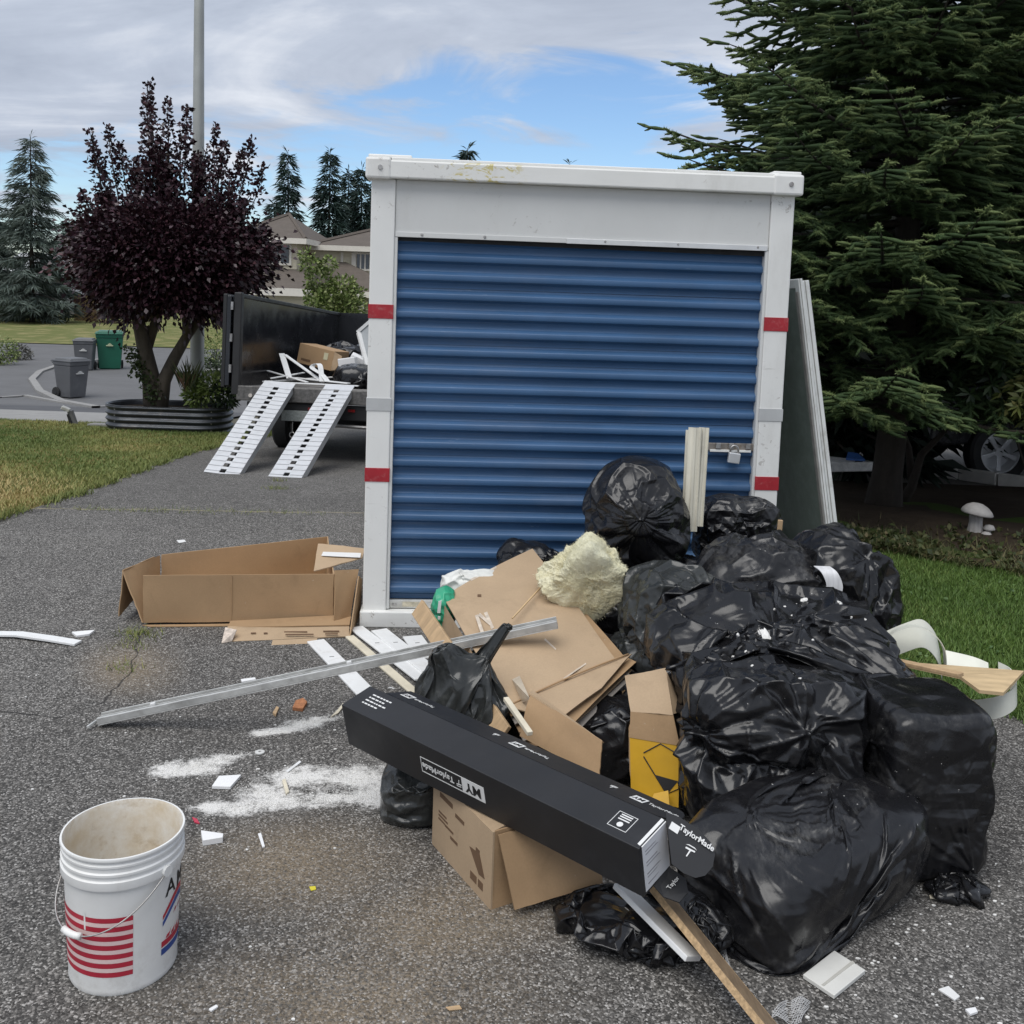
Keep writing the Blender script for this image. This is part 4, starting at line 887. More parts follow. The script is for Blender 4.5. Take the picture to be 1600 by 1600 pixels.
# ------------------------------------------------------------------ wheelie bins
def bin_(label, c, w, d, h, yaw, mat, lidmat, mark):
    t = thing('wheelie_bin', label, 'bin', c, 'kerbside wheelie bins', yaw); R = rotm(0, 0, yaw); c = np.array(c)
    def P(x, y, z): return c+R@np.array([x, y, z])
    def fr(wb, db, z0, wt, dt, z1, m): return m.hexa([P(-wb/2,-db/2,z0),P(wb/2,-db/2,z0),P(wb/2,db/2,z0),P(-wb/2,db/2,z0),P(-wt/2,-dt/2,z1),P(wt/2,-dt/2,z1),P(wt/2,dt/2,z1),P(-wt/2,dt/2,z1)])
    m = MB(); fr(w*.76, d*.70, .02, w*.95, d*.92, h*.80, m); fr(w*.98, d*.96, h*.80+.001, w, d, h*.90, m); bd = m.build('body', mat, t, bevel=.018)
    m = MB(); fr(w*1.06, d*1.08, h*.9+.002, w*1.02, d*1.02, h*.945, m); fr(w*.9, d*.9, h*.9455, w*.8, d*.8, h*.985, m); m.build('lid', lidmat, t, bevel=.012)
    m = MB(); m.tube([P(-w*.42, d*.56, h*.86), P(-w*.42, d*.66, h*.90), P(w*.42, d*.66, h*.90), P(w*.42, d*.56, h*.86)], .016, 6); m.build('handle', lidmat, t)
    for s_ in (-1, 1):
        wc = P(s_*w*.43, d*.36, .125); ax = R@np.array([s_, 0, 0]); m = MB(); m.tube([wc-ax*.03, wc+ax*.03], .125, 18); wl = m.build('wheel', M_TYRE, t, bevel=.01)
        m = MB(); m.tube([wc+ax*.031, wc+ax*.036], .05, 10); m.build('hub_cap', M_TD, wl)
    # white stamped mark on the front
    m = MB()
    for (x0, x1, z0, z1) in ((-.10, .10, .60, .625), (-.05, .06, .63, .655), (-.02, .03, .66, .675)):
        yy = -d*.47-.006; m.hexa([P(x0, yy-.006, h*z0), P(x1, yy-.006, h*z0), P(x1, yy+.02, h*z0), P(x0, yy+.02, h*z0), P(x0, yy-.006, h*z1), P(x1, yy-.006, h*z1), P(x1, yy+.02, h*z1), P(x0, yy+.02, h*z1)])
    m.build('white_mark', mark, bd)
M_BING = pm('bin_grey', (.105, .108, .115), .5, var=.1, vscale=3, dirt=(.2, .2, .2), dscale=3, damt=.35); M_BINGR = pm('bin_green', (.012, .115, .07), .45, var=.1, vscale=3); M_MARK = pm('bin_mark', (.62, .62, .6), .6)
g = GT(112, 621); bin_('front grey wheelie bin nearest the lawn, wheels to the left', g, .56, .62, .95, R_(62), M_BING, M_BING, M_MARK)
g = GT(133, 578); bin_('grey wheelie bin half hidden behind another, touching the green bin', g, .58, .6, .98, R_(12), M_BING, M_BING, M_MARK)
g = GT(172, 576); bin_('green wheelie bin standing on the street behind the grey bins', g, .80, .75, 1.20, R_(20), M_BINGR, M_BINGR, pm('bin_sticker', (.5, .55, .35), .6))
# lawn spotlight, stepping stones
c = GT(112, 664); t = thing('garden_spotlight', 'small weathered spotlight on a stake in the left lawn', 'garden light', c)
m = MB(); m.tube([c, c+np.array([-.05, 0, .17])], .03, 8); m.build('stake', M_TD, t); m = MB(); m.obox(c+np.array([-.09, 0, .25]), (.13, .14, .05), rotm(0, .4, .3)); m.build('lamp_cap', pm('lamp_pale', (.45, .45, .42), .5), t, bevel=.01); m = MB(); m.tube([c+np.array([.06, .02, 0]), c+np.array([-.03, .02, .21])], [.035, .05], 10); m.build('lamp_body', pm('lamp_grey', (.13, .13, .13), .5), t)
for (px, py, w, lb) in ((168, 667, .52, 'long pale stepping stone set in the left lawn'), (230, 666, .18, 'small pale stepping stone near the planter')):
    c = GT(px, py); m = MB(); z = float(gz(c[1])); m.hexa([(c[0]+x, c[1]+y, z+h+.075*(-y)) for h in (0, .05) for x, y in ((-w/2, -.14), (w/2, -.16), (w/2+.03, .15), (-w/2, .13))]); tag(m.build('stepping_stone', M_CONC, bevel=.015), lb, 'paving stone')
# ------------------------------------------------------------------ house
M_SID = NT('tan_siding'); z_ = M_SID.xyz(M_SID.obj)[2]
M_SID.set(Base_Color=M_SID.mix(M_SID.rng(M_SID.noise(.8, 4), .3, .7), (.58, .53, .40), (.68, .625, .48)), Roughness=.8); wv = M_SID.math('FRACT', M_SID.math('MULTIPLY', z_, 5.)); M_SID.bump(wv, .8, .03); M_SIDM = M_SID.m
M_ROOF = pm('shingles', (.13, .108, .09), .95, var=.2, vscale=3, fine=.3, bump=.4, bscale=8); M_TRIM = pm('house_trim', (.70, .66, .58), .7, var=.06); M_WGL = pm('window_glass', (.05, .06, .07), .08, var=.3, vscale=.6, spec=.8)
def house():
    zg = -1.0; t = thing('house', 'two-storey tan house with brown hip roofs beyond the street', 'house', (AY(470, 480, 47)[0], 47, zg))
    def wall(x0, x1, Y, d, ztop, nm='wall', zb=zg):
        m = MB(); m.box((x0, Y, zb), (x1, Y+d, ztop)); return m.build(nm, M_SIDM, t)
    def hip(x0, x1, Y0, Y1, ze, zr, inset, nm='roof', ov=.5):
        x0 -= ov; x1 += ov; Y0 -= ov; Y1 += ov; ym = (Y0+Y1)/2; hx = min(inset, (x1-x0)/2-.01)
        m = MB(); m.add([(x0, Y0, ze), (x1, Y0, ze), (x1, Y1, ze), (x0, Y1, ze), (x0+hx, ym, zr), (x1-hx, ym, zr)], [(0, 1, 5, 4), (1, 2, 5), (2, 3, 4, 5), (3, 0, 4), (3, 2, 1, 0)]); rf = m.build(nm, M_ROOF, t)
        m = MB(); m.box((x0-.03, Y0-.06, ze-.22), (x1+.03, Y0-.001, ze+.02)); m.build('gutter', M_TRIM, rf); m = MB(); m.box((x1+.001, Y0, ze-.22), (x1+.06, Y1, ze+.02)); m.build('fascia', M_TRIM, rf)
        for (a, b_) in (((x1, Y0, ze), (x1-hx, ym, zr)), ((x0, Y0, ze), (x0+hx, ym, zr))):
            m = MB(); m.tube([np.array(a)+[0, 0, .03], np.array(b_)+[0, 0, .03]], .09, 4); m.build('hip_cap', M_ROOF, rf)
        return rf
    def win(x0, x1, z0, z1, Y, nm=2):
        m = MB(); f = .09
        m.box((x0-f, Y-.07, z0-f), (x1+f, Y-.002, z0)); m.box((x0-f, Y-.07, z1), (x1+f, Y-.002, z1+f)); m.box((x0-f, Y-.07, z0+.001), (x0, Y-.002, z1-.001)); m.box((x1, Y-.07, z0+.001), (x1+f, Y-.002, z1-.001)); w = m.build('window', M_TRIM, t)
        for k in range(nm):
            a = x0+(x1-x0)*k/nm; b_ = x0+(x1-x0)*(k+1)/nm; m = MB(); m.box((a+.03, Y-.03, z0+.001), (b_-.03, Y-.01, z1-.001)); m.build('pane', M_WGL, w)
            if k: m = MB(); m.box((a-.029, Y-.06, z0+.001), (a+.029, Y-.003, z1-.001)); m.build('mullion', M_TRIM, w)
    ax = lambda px, Y: AY(px, 440, Y)[0]
    az = lambda px, py, Y: AY(px, py, Y)[2]
    Y1 = 45.; Y2 = 47.5; Y3 = 43.5
    zeA = az(440, 373, Y1); xA0, xA1 = ax(375, Y1), ax(463, Y1)
    wall(xA0, xA1, Y1, 7, zeA); hip(xA0, xA1, Y1, Y1+8, zeA, az(432, 335, Y1+4), 2.2)
    win(ax(423, Y1), ax(452, Y1), az(440, 411, Y1), az(440, 383, Y1), Y1)
    zeB = az(530, 385, Y2); xB0, xB1 = xA1+.01, ax(640, Y2)
    wall(xB0, xB1, Y2, 7, zeB); hip(xB0+.6, xB1, Y2, Y2+7, zeB, az(515, 356, Y2+3.5), 3.4)
    win(ax(556, Y2), ax(577, Y2), az(560, 420, Y2), az(560, 397, Y2), Y2, 3); win(ax(469, Y2), ax(478, Y2), az(470, 402, Y2), az(470, 385, Y2), Y2, 1)
    m = MB(); m.box((ax(532, Y2), Y2-.08, zg), (ax(536, Y2), Y2-.001, zeB-.25)); m.build('corner_trim', M_TRIM, t); m = MB(); m.box((ax(549, Y2), Y2-.08, zg), (ax(553, Y2), Y2-.001, zeB-.25)); m.build('corner_trim', M_TRIM, t)
    zeC = az(430, 450, Y3); xC0, xC1 = ax(370, Y3), ax(486, Y3)
    wall(xC0, xC1, Y3-1, 2.45, zeC, 'garage_wall')
    m = MB(); m.add([(xC0-.5, Y3-1.5, zeC), (xC1+.3, Y3-1.5, zeC), (xC1-.1, Y1-.01, zeC+.85), (xC0-.5, Y1-.01, zeC+.85), (xC1+.3, Y1-.01, zeC)], [(0, 1, 2, 3), (1, 4, 2)]); rf = m.build('garage_roof', M_ROOF, t); m = MB(); m.box((xC0-.5, Y3-1.56, zeC-.3), (xC1+.35, Y3-1.501, zeC+.02)); m.build('gutter', M_TRIM, rf)
    m = MB(); m.box((ax(400, 42.5), Y3-1.05, zg), (ax(470, 42.5), Y3-1.001, zeC-.75)); gd = m.build('garage_door', M_TRIM, t)
    zl = az(530, 455, 45.5); m = MB(); a, b_ = ax(495, 45.5), ax(640, 45.5)
    m.add([(a, 44.9, zl), (b_, 44.9, zl), (ax(540, 47.4), 47.4, zl+1.35), (ax(528, 47.4), 47.4, zl+1.35), (a, 47.4, zl), (b_, 47.4, zl)], [(0, 1, 2, 3), (0, 3, 4), (1, 5, 2)]); m.build('porch_roof', M_ROOF, t)
    m = MB(); m.box((a, 44.84, zl-.25), (b_, 44.899, zl+.02)); m.build('gutter', M_TRIM, t)
    for px in (505, 566):
        x = ax(px, 45.2); m = MB(); m.box((x-.1, 45.1, zg), (x+.1, 45.3, zl-.05)); m.build('porch_post', M_TRIM, t)
house()
# neighbour's low building, silver van and timber screen at far left
t = thing('neighbour_house', 'low pale-roofed building behind the blue spruce', 'house', (AY(100, 470, 62)[0], 62, -.9)); x = AY(100, 470, 62)[0]
m = MB(); m.box((x-4, 62, -.9), (x+3, 68, 1.6)); m.build('wall', pm('nb_wall', (.24, .235, .225), .8), t); m = MB(); m.add([(x-4.6, 61.4, 1.5), (x+3.5, 61.4, 1.5), (x+3.5, 66, 3.0), (x-4.6, 66, 3.0), (x+3.5, 70, 1.5), (x-4.6, 70, 1.5)], [(0, 1, 2, 3), (3, 2, 4, 5)]); m.build('roof', pm('nb_roof', (.42, .43, .44), .8, var=.2, vscale=1), t)
c = AY(133, 475, 57); m = MB(); 
t = thing('timber_screen', 'tan timber fence screen seen between spruce and plum', 'fence', (c[0], 57, -1.0))
for k in range(7): m = MB(); m.box((c[0]-.62+k*.18, 57, -1.0), (c[0]-.62+k*.18+.172, 57.04, c[2]+.55)); m.build('board', pm('tan_timber', (.21, .15, .07), .8, var=.2), t)
def car(name, label, o, yaw, Lc, Wc, Hc, mat, wr=.34, rim=None, group=None):
    R = rotm(0, 0, yaw); o = np.array(o); t = thing(name, label, 'car', o, group, yaw)
    P = lambda x, y, z: o+R@np.array([x, y, z])
    side = [(-.5, .30), (-.49, .55), (-.46, .66), (-.30, .70), (-.20, .97), (-.12, 1.0), (.22, 1.0), (.40, .74), (.49, .70), (.5, .34), (.47, .28), (.415, .28), (.40, .38), (.345, .44), (.29, .44), (.235, .38), (.22, .26), (-.20, .26), (-.215, .38), (-.27, .44), (-.325, .44), (-.38, .38), (-.395, .28), (-.47, .26)]
    m = MB(); k = len(side); rows = []
    for yy, sc in ((-.5, .97), (-.46, 1), (.46, 1), (.5, .97)):
        for (x, z) in side:
            tum = 1-.22*max(0, (z-.68)/.32); rows.append(P(x*Lc*sc, yy*Wc*tum, z*Hc))
    F = [(i*k+j, i*k+(j+1) % k, (i+1)*k+(j+1) % k, (i+1)*k+j) for i in range(3) for j in range(k)]; m.add(rows, F+[tuple(range(k-1, -1, -1)), tuple(range(3*k, 4*k))]); bd = m.build('body', mat, t, bevel=.03)
    for s_ in (-1, 1):
        for (xa, xb, xc, xd) in ((-.18, -.02, -.02, -.115), (.0, .36, .205, .0)):
            m = MB(); pts = [P(xa*Lc, s_*Wc*.502*.97, .715*Hc), P(xb*Lc, s_*Wc*.502*.97, .73*Hc), P(xc*Lc, s_*Wc*.42, .95*Hc), P(xd*Lc, s_*Wc*.42, .95*Hc)]; m.slab(pts, .02, R@np.array([0, s_, .3])); m.build('side_window', M_WGL, bd)
        m = MB(); m.obox(P(-.485*Lc, s_*Wc*.36, .58*Hc), (.08, .3, .12), R); m.build('headlight', pm('headlamp', (.16, .16, .17), .15), bd, bevel=.02)
        for x in (-.298, .318): wheel(t, P(x*Lc, s_*Wc*.46, wr), R@np.array([0, s_, 0]), wr, .2, 5, rim or M_RIMS, M_TYRE)
    return t
car('parked_van', 'silver van parked beyond the far lawn, mostly hidden by trees', (AY(92, 480, 60)[0], 60, -.95), .35, 4.6, 1.8, 1.75, pm('van_silver', (.34, .35, .37), .3, .3), .33)
car('parked_car', 'dark car parked behind the fir, spoked alloy wheel showing', (6.93, 12.6, float(gz(11.8))+.0), R_(6), 4.5, 1.8, 1.65, pm('car_black', (.012, .012, .014), .25), .37)
# ------------------------------------------------------------------ right-hand garden
mp = G(1527, 838, .0); M_MUSH = pm('cast_stone', (.40, .385, .37), .85, var=.12, vscale=15, bump=.3, dirt=(.24, .22, .2), dscale=9)
t = thing('mushroom_ornament', 'pale concrete mushroom garden ornament under the fir', 'ornament', mp)
m = MB(); m.lathe([(.06, 0), (.055, .05), (.045, .11), (.047, .16), (.04, .18)], 36, mp+np.array([-.02, 0, 0])); m.v = [(mp[0]-.02+(v[0]-mp[0]+.02)*f_, mp[1]+(v[1]-mp[1])*f_, v[2]) for v in m.v for f_ in (1+.09*math.sin(9*math.atan2(v[1]-mp[1], v[0]-mp[0]+.02)+v[2]*14),)]; m.build('stalk', M_MUSH, t, smooth=True)
m = MB(); m.lathe([(.001, .165), (.06, .168), (.112, .172), (.118, .182), (.105, .208), (.078, .236), (.04, .256), (.001, .262)], 26, mp+np.array([-.015, 0, 0])); m.v = [tuple(np.array(v)+np.array([0, 0, -.13*(v[0]-mp[0])])) for v in m.v]; m.build('cap', M_MUSH, t, smooth=True)
m = MB(); m.lathe([(.03, 0), (.022, .04), (.022, .07)], 14, mp+np.array([.055, -.05, 0])); s2 = m.build('small_stalk', M_MUSH, t, smooth=True); m = MB(); m.lathe([(.001, .062), (.042, .066), (.045, .075), (.03, .1), (.001, .108)], 18, mp+np.array([.062, -.05, 0])); m.build('small_cap', M_MUSH, t, smooth=True); m = MB(); m.lathe([(.02, .02), (.042, .03), (.04, .045), (.02, .06), (.001, .062)], 16, mp+np.array([.03, -.08, -.005])); m.build('small_cap', M_MUSH, t, smooth=True)
c = AY(1345, 726, 10.4); m = MB(); t = thing('pale_debris_slab', 'long pale weathered slab lying beyond the fir trunk', 'slab', c)
m.hexa([AY(x, y, Y) for x, y, Y in ((1290, 738, 10.2), (1398, 736, 10.3), (1404, 730, 10.9), (1290, 728, 10.8), (1290, 722, 10.2), (1385, 722, 10.3), (1400, 726, 10.9), (1290, 712, 10.8))]); m.build('slab', pm('pale_slab', (.78, .77, .73), .7, var=.25, vscale=12, dirt=(.2, .18, .15), dscale=10), t, bevel=.015)
m = MB(); m.slab([AY(x, y, Y) for x, y, Y in ((1322, 716, 10.4), (1352, 718, 10.4), (1340, 708, 10.7), (1325, 706, 10.7))], .02); tag(m.build('blue_tarp_scrap', pm('tarp_blue', (.05, .14, .40), .5)), 'blue tarpaulin scrap on the pale slab beyond the fir', 'tarp')
M_RHO = leafmat('rhododendron_leaf', (.016, .034, .014), (.035, .065, .025), (.06, .09, .035), rough=.35, spec=.5); M_RHO2 = leafmat('yellow_green_leaf', (.06, .085, .022), (.12, .14, .04), (.19, .18, .07), rough=.4)
def rosettes(name, label, pts, n, mat, seed, L=.11, W=.035):
    r = np.random.default_rng(seed); P = []; D = []; m = MB(); base = np.array(pts[0][0]); zb = float(gz(base[1]))
    for c, rad in pts:
        for i in range(n):
            d = r.normal(size=3); d /= np.linalg.norm(d); q = np.array(c)+d*rad*r.uniform(.5, 1); ax = nrm(d+np.array([0, -.3, .5])); a = nrm(np.cross(ax, [.3, .8, .2])); b_ = np.cross(ax, a)
            for k in range(9):
                g = 6.28*k/9+r.uniform(-.2, .2); P.append(q); D.append(ax*.35+a*math.cos(g)+b_*math.sin(g))
        m.tube([(base[0], base[1], zb), (np.array(c)+np.array([base[0], base[1], zb]))/2+[0, 0, .1], c], [.014, .010, .005], 5)
    t = thing(name, label, 'shrub', (base[0], base[1], zb)); m.build('stems', M_BARKD, t); V, F = leafset(np.array(P), np.array(D), L, W, seed, .15, .12); rawmesh('foliage', V, F, mat, t, attrs={'var': np.repeat(r.uniform(0, 1, len(P)), 4)})
rosettes('rhododendron', 'dark rhododendron with whorled leaves at the right edge', [(AY(x, y, 8.2), .33) for x, y in ((1650, 600), (1565, 555), (1600, 590), (1540, 580), (1590, 515), (1640, 540))], 32, M_RHO, 81)
rosettes('rhododendron', 'yellow-green leafed shrub at the right picture edge', [(AY(x, y, 7.7), .2) for x, y in ((1650, 640), (1606, 632), (1618, 610))], 22, M_RHO2, 82, .10, .032)
m = MB(); a, b_ = AY(1425, 760, 9.3), AY(1470, 680, 9.2); m.tube([AY(1408, 790, 9.4), a, AY(1440, 710, 9.2), b_, AY(1500, 650, 9)], [.05, .045, .035, .025, .015], 7); m.tube([a, AY(1420, 700, 9.4), AY(1405, 660, 9.4)], [.04, .03, .02], 7); tag(m.build('bare_shrub', M_BARKD, smooth=True), 'dark bare shrub stems to the right of the fir trunk', 'shrub')
# ------------------------------------------------------------------ rubbish bags: inextensible film relaxed over lumpy contents
def _ico():
    t = (1+5**.5)/2
    v = np.array([(-1,t,0),(1,t,0),(-1,-t,0),(1,-t,0),(0,-1,t),(0,1,t),(0,-1,-t),(0,1,-t),(t,0,-1),(t,0,1),(-t,0,-1),(-t,0,1)], float)
    f = np.array([(0,11,5),(0,5,1),(0,1,7),(0,7,10),(0,10,11),(1,5,9),(5,11,4),(11,10,2),(10,7,6),(7,1,8),(3,9,4),(3,4,2),(3,2,6),(3,6,8),(3,8,9),(4,9,5),(2,4,11),(6,2,10),(8,6,7),(9,8,1)])
    return v/np.linalg.norm(v[0]), f
LV = []
def levels():
    v, f = _ico(); out = [(v, f, None)]
    for i in range(6):
        e = np.sort(np.concatenate([f[:, [0, 1]], f[:, [1, 2]], f[:, [2, 0]]]), 1); u, inv = np.unique(e, axis=0, return_inverse=True); inv = inv.ravel(); n = len(f); nv = len(v)
        a, b_, c = nv+inv[:n], nv+inv[n:2*n], nv+inv[2*n:]
        f = np.concatenate([np.stack([f[:, 0], a, c], 1), np.stack([f[:, 1], b_, a], 1), np.stack([f[:, 2], c, b_], 1), np.stack([a, b_, c], 1)])
        m = v[u].mean(1); m /= np.linalg.norm(m, axis=1)[:, None]; v = np.concatenate([v, m]); out.append((v, f, u))
    for v, f, u in out:
        e = np.unique(np.sort(np.concatenate([f[:, [0, 1]], f[:, [1, 2]], f[:, [2, 0]]]), 1), axis=0)
        LV.append((v, f, u, e, np.bincount(e.ravel(), minlength=len(v)).astype(float)))
levels()
def vnoise(p, seed):
    r = np.random.default_rng(seed); o = np.zeros(len(p))
    for k in range(10): o += np.sin(p@r.normal(size=3)+r.uniform(0, 6.28))
    return o/3.2
def bag_shape(radii, power=2.6, seed=1, excess=1.05, ties=(), lump=.07, lo=.86, hi=1.0, grav=.00012, floor=None, colliders=(), center=(0, 0, 0), rot=None, top=6, aniso=(1, 1, 1), iters=(120, 120, 90, 40, 12), noise0=.55, nz=(.16, .08, .03, .0), cre=(22, 60), pinch=()):
    r = np.random.default_rng(seed); A = np.array(radii, float); C = np.array(center, float); Rm = np.eye(3) if rot is None else rot
    def S(n):
        q = np.abs(n/A)**power; s = q.sum(1)**(-1/power)
        return s*(1+lump*vnoise(n*2.2, seed)+.5*lump*vnoise(n*4.5, seed+7))
    x = None
    for li, L in enumerate(range(top-4, top+1)):
        n, f, u, e, val = LV[L]; P = n*S(n)[:, None]; Q = P*np.array(aniso)
        rest = np.linalg.norm(Q[e[:, 0]]-Q[e[:, 1]], axis=1)*excess; ml = rest.mean()
        if x is None: x = P+r.normal(size=P.shape)*ml*noise0
        else: x = np.concatenate([x, x[u].mean(1)]); x += r.normal(size=x.shape)*ml*nz[li-1]
        tie = []
        for d, ang, tgt, rad in ties:
            d = nrm(d); c = n@d; idx = np.where(c > math.cos(ang))[0]; w = np.clip((c[idx]-math.cos(ang))/(1-math.cos(ang)), 0, 1); tie.append((idx, w, d, np.array(tgt, float), rad))
        i0, i1 = e[:, 0], e[:, 1]; N = len(n); tm = np.zeros(N, bool)
        for t in tie: tm[t[0]] = True
        for it in range(iters[li]):
            d = x[i1]-x[i0]; l = np.linalg.norm(d, axis=1)+1e-9; cor = d*((l-rest)/l*.5)[:, None]
            x = x+np.stack([np.bincount(i0, cor[:, k], N)-np.bincount(i1, cor[:, k], N) for k in range(3)], 1)/val[:, None]*1.6
            Rr = np.linalg.norm(x, axis=1)+1e-9; m = x/Rr[:, None]
            if it % 6 == 0: sg = S(m)
            k = Rr/sg; k2 = np.where(k < lo, lo+(k-lo)*.3, np.where(k > hi, hi+(k-hi)*.2, k)); x = m*(np.where(tm, k, k2)*sg)[:, None]
            for idx, w, dd, tgt, rad in tie:
                q = x[idx]-tgt; ax = q@dd; pr = q-ax[:, None]*dd; pl = np.linalg.norm(pr, axis=1)+1e-9
                sc = np.minimum(1, rad*(1+6.6*(1-w)**1.5)/pl); goal = tgt+pr*sc[:, None]+dd*(ax*(1-w*.5))[:, None]; x[idx] += (goal-x[idx])*(.25+.5*w)[:, None]
            W = x@Rm.T+C; W[:, 2] -= grav*sg/sg.max()
            if floor is not None: W[:, 2] = np.maximum(W[:, 2], floor+.002)
            for cc, cr, cR in colliders:
                q = (W-cc)@cR/cr; ql = np.linalg.norm(q, axis=1); mm = ql < 1
                if mm.any(): W[mm] = ((q[mm]/ql[mm][:, None])*cr)@cR.T+cc
            x = (W-C)@Rm
    if cre:
        h = creases(n, seed+100, [nrm(Rm.T@np.array(q, float)) for q in pinch], *cre)
        a = np.ones(N)
        for idx, w, dd, tgt, rad in tie: a[idx] *= 1-.6*w
        Rr = np.linalg.norm(x, axis=1); W = (x+x/Rr[:, None]*(h*a*A.mean())[:, None])@Rm.T+C
        if floor is not None: W[:, 2] = np.maximum(W[:, 2], floor+.002)
        x = (W-C)@Rm
    return x@Rm.T+C, f
def creases(n, seed, pinch, nrad=26, nrand=40, amp=1.):
    """sharp taut folds in the film: some radiate from the pinch points, the rest lie anywhere"""
    r = np.random.default_rng(seed); h = np.zeros(len(n))
    def arc(a, d, L, w, A_, taper, ex):
        t = np.arctan2(n@d, n@a); c = np.cross(a, d); off = np.abs(np.arcsin(np.clip(n@c, -1, 1)))
        ww = w*(.3+.7*np.clip(t/L, 0, 1)) if taper else w*(.5+.5*np.sin(np.clip(t/L, 0, 1)*3.1416))
        al = np.clip(t/.04+.5, 0, 1)*np.clip((L-t)/(.5*L), 0, 1)
        return A_*np.clip(1-off/ww, 0, 1)**ex*al*((n@a) > -.2)
    for p in pinch:
        b0 = nrm(np.cross(p, [.31, .77, .55])); b1 = np.cross(p, b0); g0 = r.uniform(0, 6.28); ws = 6.283/nrad
        for k in range(nrad):
            g = g0+ws*(k+r.uniform(-.4, .4)); d = b0*math.cos(g)+b1*math.sin(g)
            h += arc(p, d, r.uniform(.4, 1.3), ws*r.uniform(.22, .62), r.uniform(.02, .055)*amp*(1 if r.uniform() < .7 else -.8)*min(1, 24/nrad), True, 1.5)
    for k in range(nrand):
        a = r.normal(size=3); a /= np.linalg.norm(a); d = np.cross(a, r.normal(size=3)); d /= np.linalg.norm(d); u = r.uniform()
        if u < .3: h += arc(a, d, r.uniform(.5, 1.3), r.uniform(.2, .4), r.uniform(.03, .065)*amp*(1 if r.uniform() < .55 else -1), False, 1.15)
        else: h += arc(a, d, r.uniform(.2, .9), r.uniform(.02, .06), r.uniform(.010, .026)*amp*(1 if r.uniform() < .7 else -.7), False, 1.6)
    return h
def plastic(name, col, rough=.3, dust=.0, dscale=3., trans=0., dustcol=(.45, .44, .42), specks=0.):
    s = NT(name); c = s.mix(s.rng(s.noise(9, 4), .3, .7), tuple(x*.8 for x in col), tuple(x*1.25 for x in col))
    if dust:
        geo = s.n('ShaderNodeNewGeometry'); d = s.rng(s.noise(dscale, 7, .7, dist=.8), .48, .8, 0, 1, True); st = s.rng(s.noise(55, 4, .7, sc=(1, .25, 1)), .4, .7)
        c = s.mix(s.math('MULTIPLY', s.math('MULTIPLY', d, st), dust), c, dustcol)
    if specks:
        k = s.math('MULTIPLY', s.rng(s.noise(75, 3, .6), .715, .74), s.rng(s.noise(2.3, 3, .5), .5, .6)); c = s.mix(s.math('MULTIPLY', k, specks), c, (.75, .73, .7))
    s.set(Base_Color=c, Roughness=s.rng(s.noise(6, 6, .65), .3, .7, rough-.06, rough+.13), Specular_IOR_Level=.5)
    wn = s.n('ShaderNodeTexNoise'); wn.inputs['Scale'].default_value = 5; s.l(s.co, wn.inputs['Vector']); wa = s.n('ShaderNodeVectorMath'); wa.operation = 'MULTIPLY_ADD'; s.l(wn.outputs['Color'], wa.inputs[0]); wa.inputs[1].default_value = (.22, .22, .22); s.l(s.co, wa.inputs[2])
    s.bump(s.voro(7, wa.outputs[0]), .24, .03); s.bump(s.voro(19, wa.outputs[0]), .09, .012); s.bump(s.noise(45, 3, .6, dist=.8), .06, .006); return s.m
M_BAG = plastic('black_bag_plastic', (.008, .008, .0092), .22, .05, 4, specks=.8)
M_BAGD = plastic('dusty_bag_plastic', (.009, .009, .0105), .25, .34, 2.6, specks=.8)
M_BAGG = plastic('thin_grey_bag_plastic', (.026, .028, .0275), .22, .45, 3, dustcol=(.35, .36, .34))
COLL = []
def bag(label, c, radii, power=2.6, yaw=0., rx=0., ry=0., seed=1, mat=None, ties=(), group='black rubbish bags in the heap', coll=True, name='rubbish_bag', tied=None, cscale=.93, **kw):
    R = rotm(rx, ry, yaw); c = np.array(c, float)
    kw.setdefault('floor', 0.); kw.setdefault('top', 6)
    ncol = [q for q in COLL if np.linalg.norm(q[0]-c) < 1.2] if coll else []
    # sight-line directions given in world space are turned into the bag's own axes
    tt = [(R.T@nrm(d), ang, R.T@np.array(tg), rd) for d, ang, tg, rd in ties]
    v, f = bag_shape(radii, power, seed, center=c, rot=R, ties=tt, colliders=ncol, **kw)
    COLL.append((c, np.array(radii)*cscale, R))
    o = rawmesh(name, v, f, mat or M_BAG, smooth=True)
    tag(o, label, 'rubbish bag', group)
    return o
E = 0
# ground-level fillers and the back row first, then what lies on them
bag('dark bag wedged beneath the round knotted bag, against the blue door', (AY(1030, 900, 4.72)[0], 4.72, .27), (.42, .26, .27), 3, seed=3, top=5)
bag('bag beneath the folded brown cardboard, black film showing below it', (.28, 4.0, .17), (.42, .34, .17), 3, yaw=.5, seed=4, top=5)
bag('black bag behind the moulding strips, just below the padlock', AY(1150, 826, 4.86), (.20, .15, .19), 3.6, yaw=.1, seed=5, mat=M_BAGD, pinch=[(.6, -.6, -.3)], cre=(20, 40, .7))
c = AY(1325, 958, 4.2); bag('tall black bag at the back right with torn side beside the lawn', (c[0]-.05, 4.2, .40), (.225, .25, .42), 3.0, yaw=.3, seed=61, pinch=[(-.15, -1, -.15), (.2, -.4, 1)], cre=(26, 60))
c = AY(1192, 905, 4.2); bag('dust-streaked bag left of the torn one, white scuffs on top', (c[0], 4.25, .40), (.30, .26, .40), 3.0, yaw=-.3, seed=7, mat=M_BAGD, pinch=[(.75, -.7, .1)], cre=(30, 60))
c = AY(1040, 935, 4.12); bag('thin greyish translucent bag right of the yellow insulation', (c[0], 4.05, .36), (.215, .23, .37), 2.7, yaw=.3, seed=88, coll=False, excess=1.08, mat=M_BAGG, pinch=[(.4, -.6, .9), (.3, -1, -.3)], cre=(20, 80))
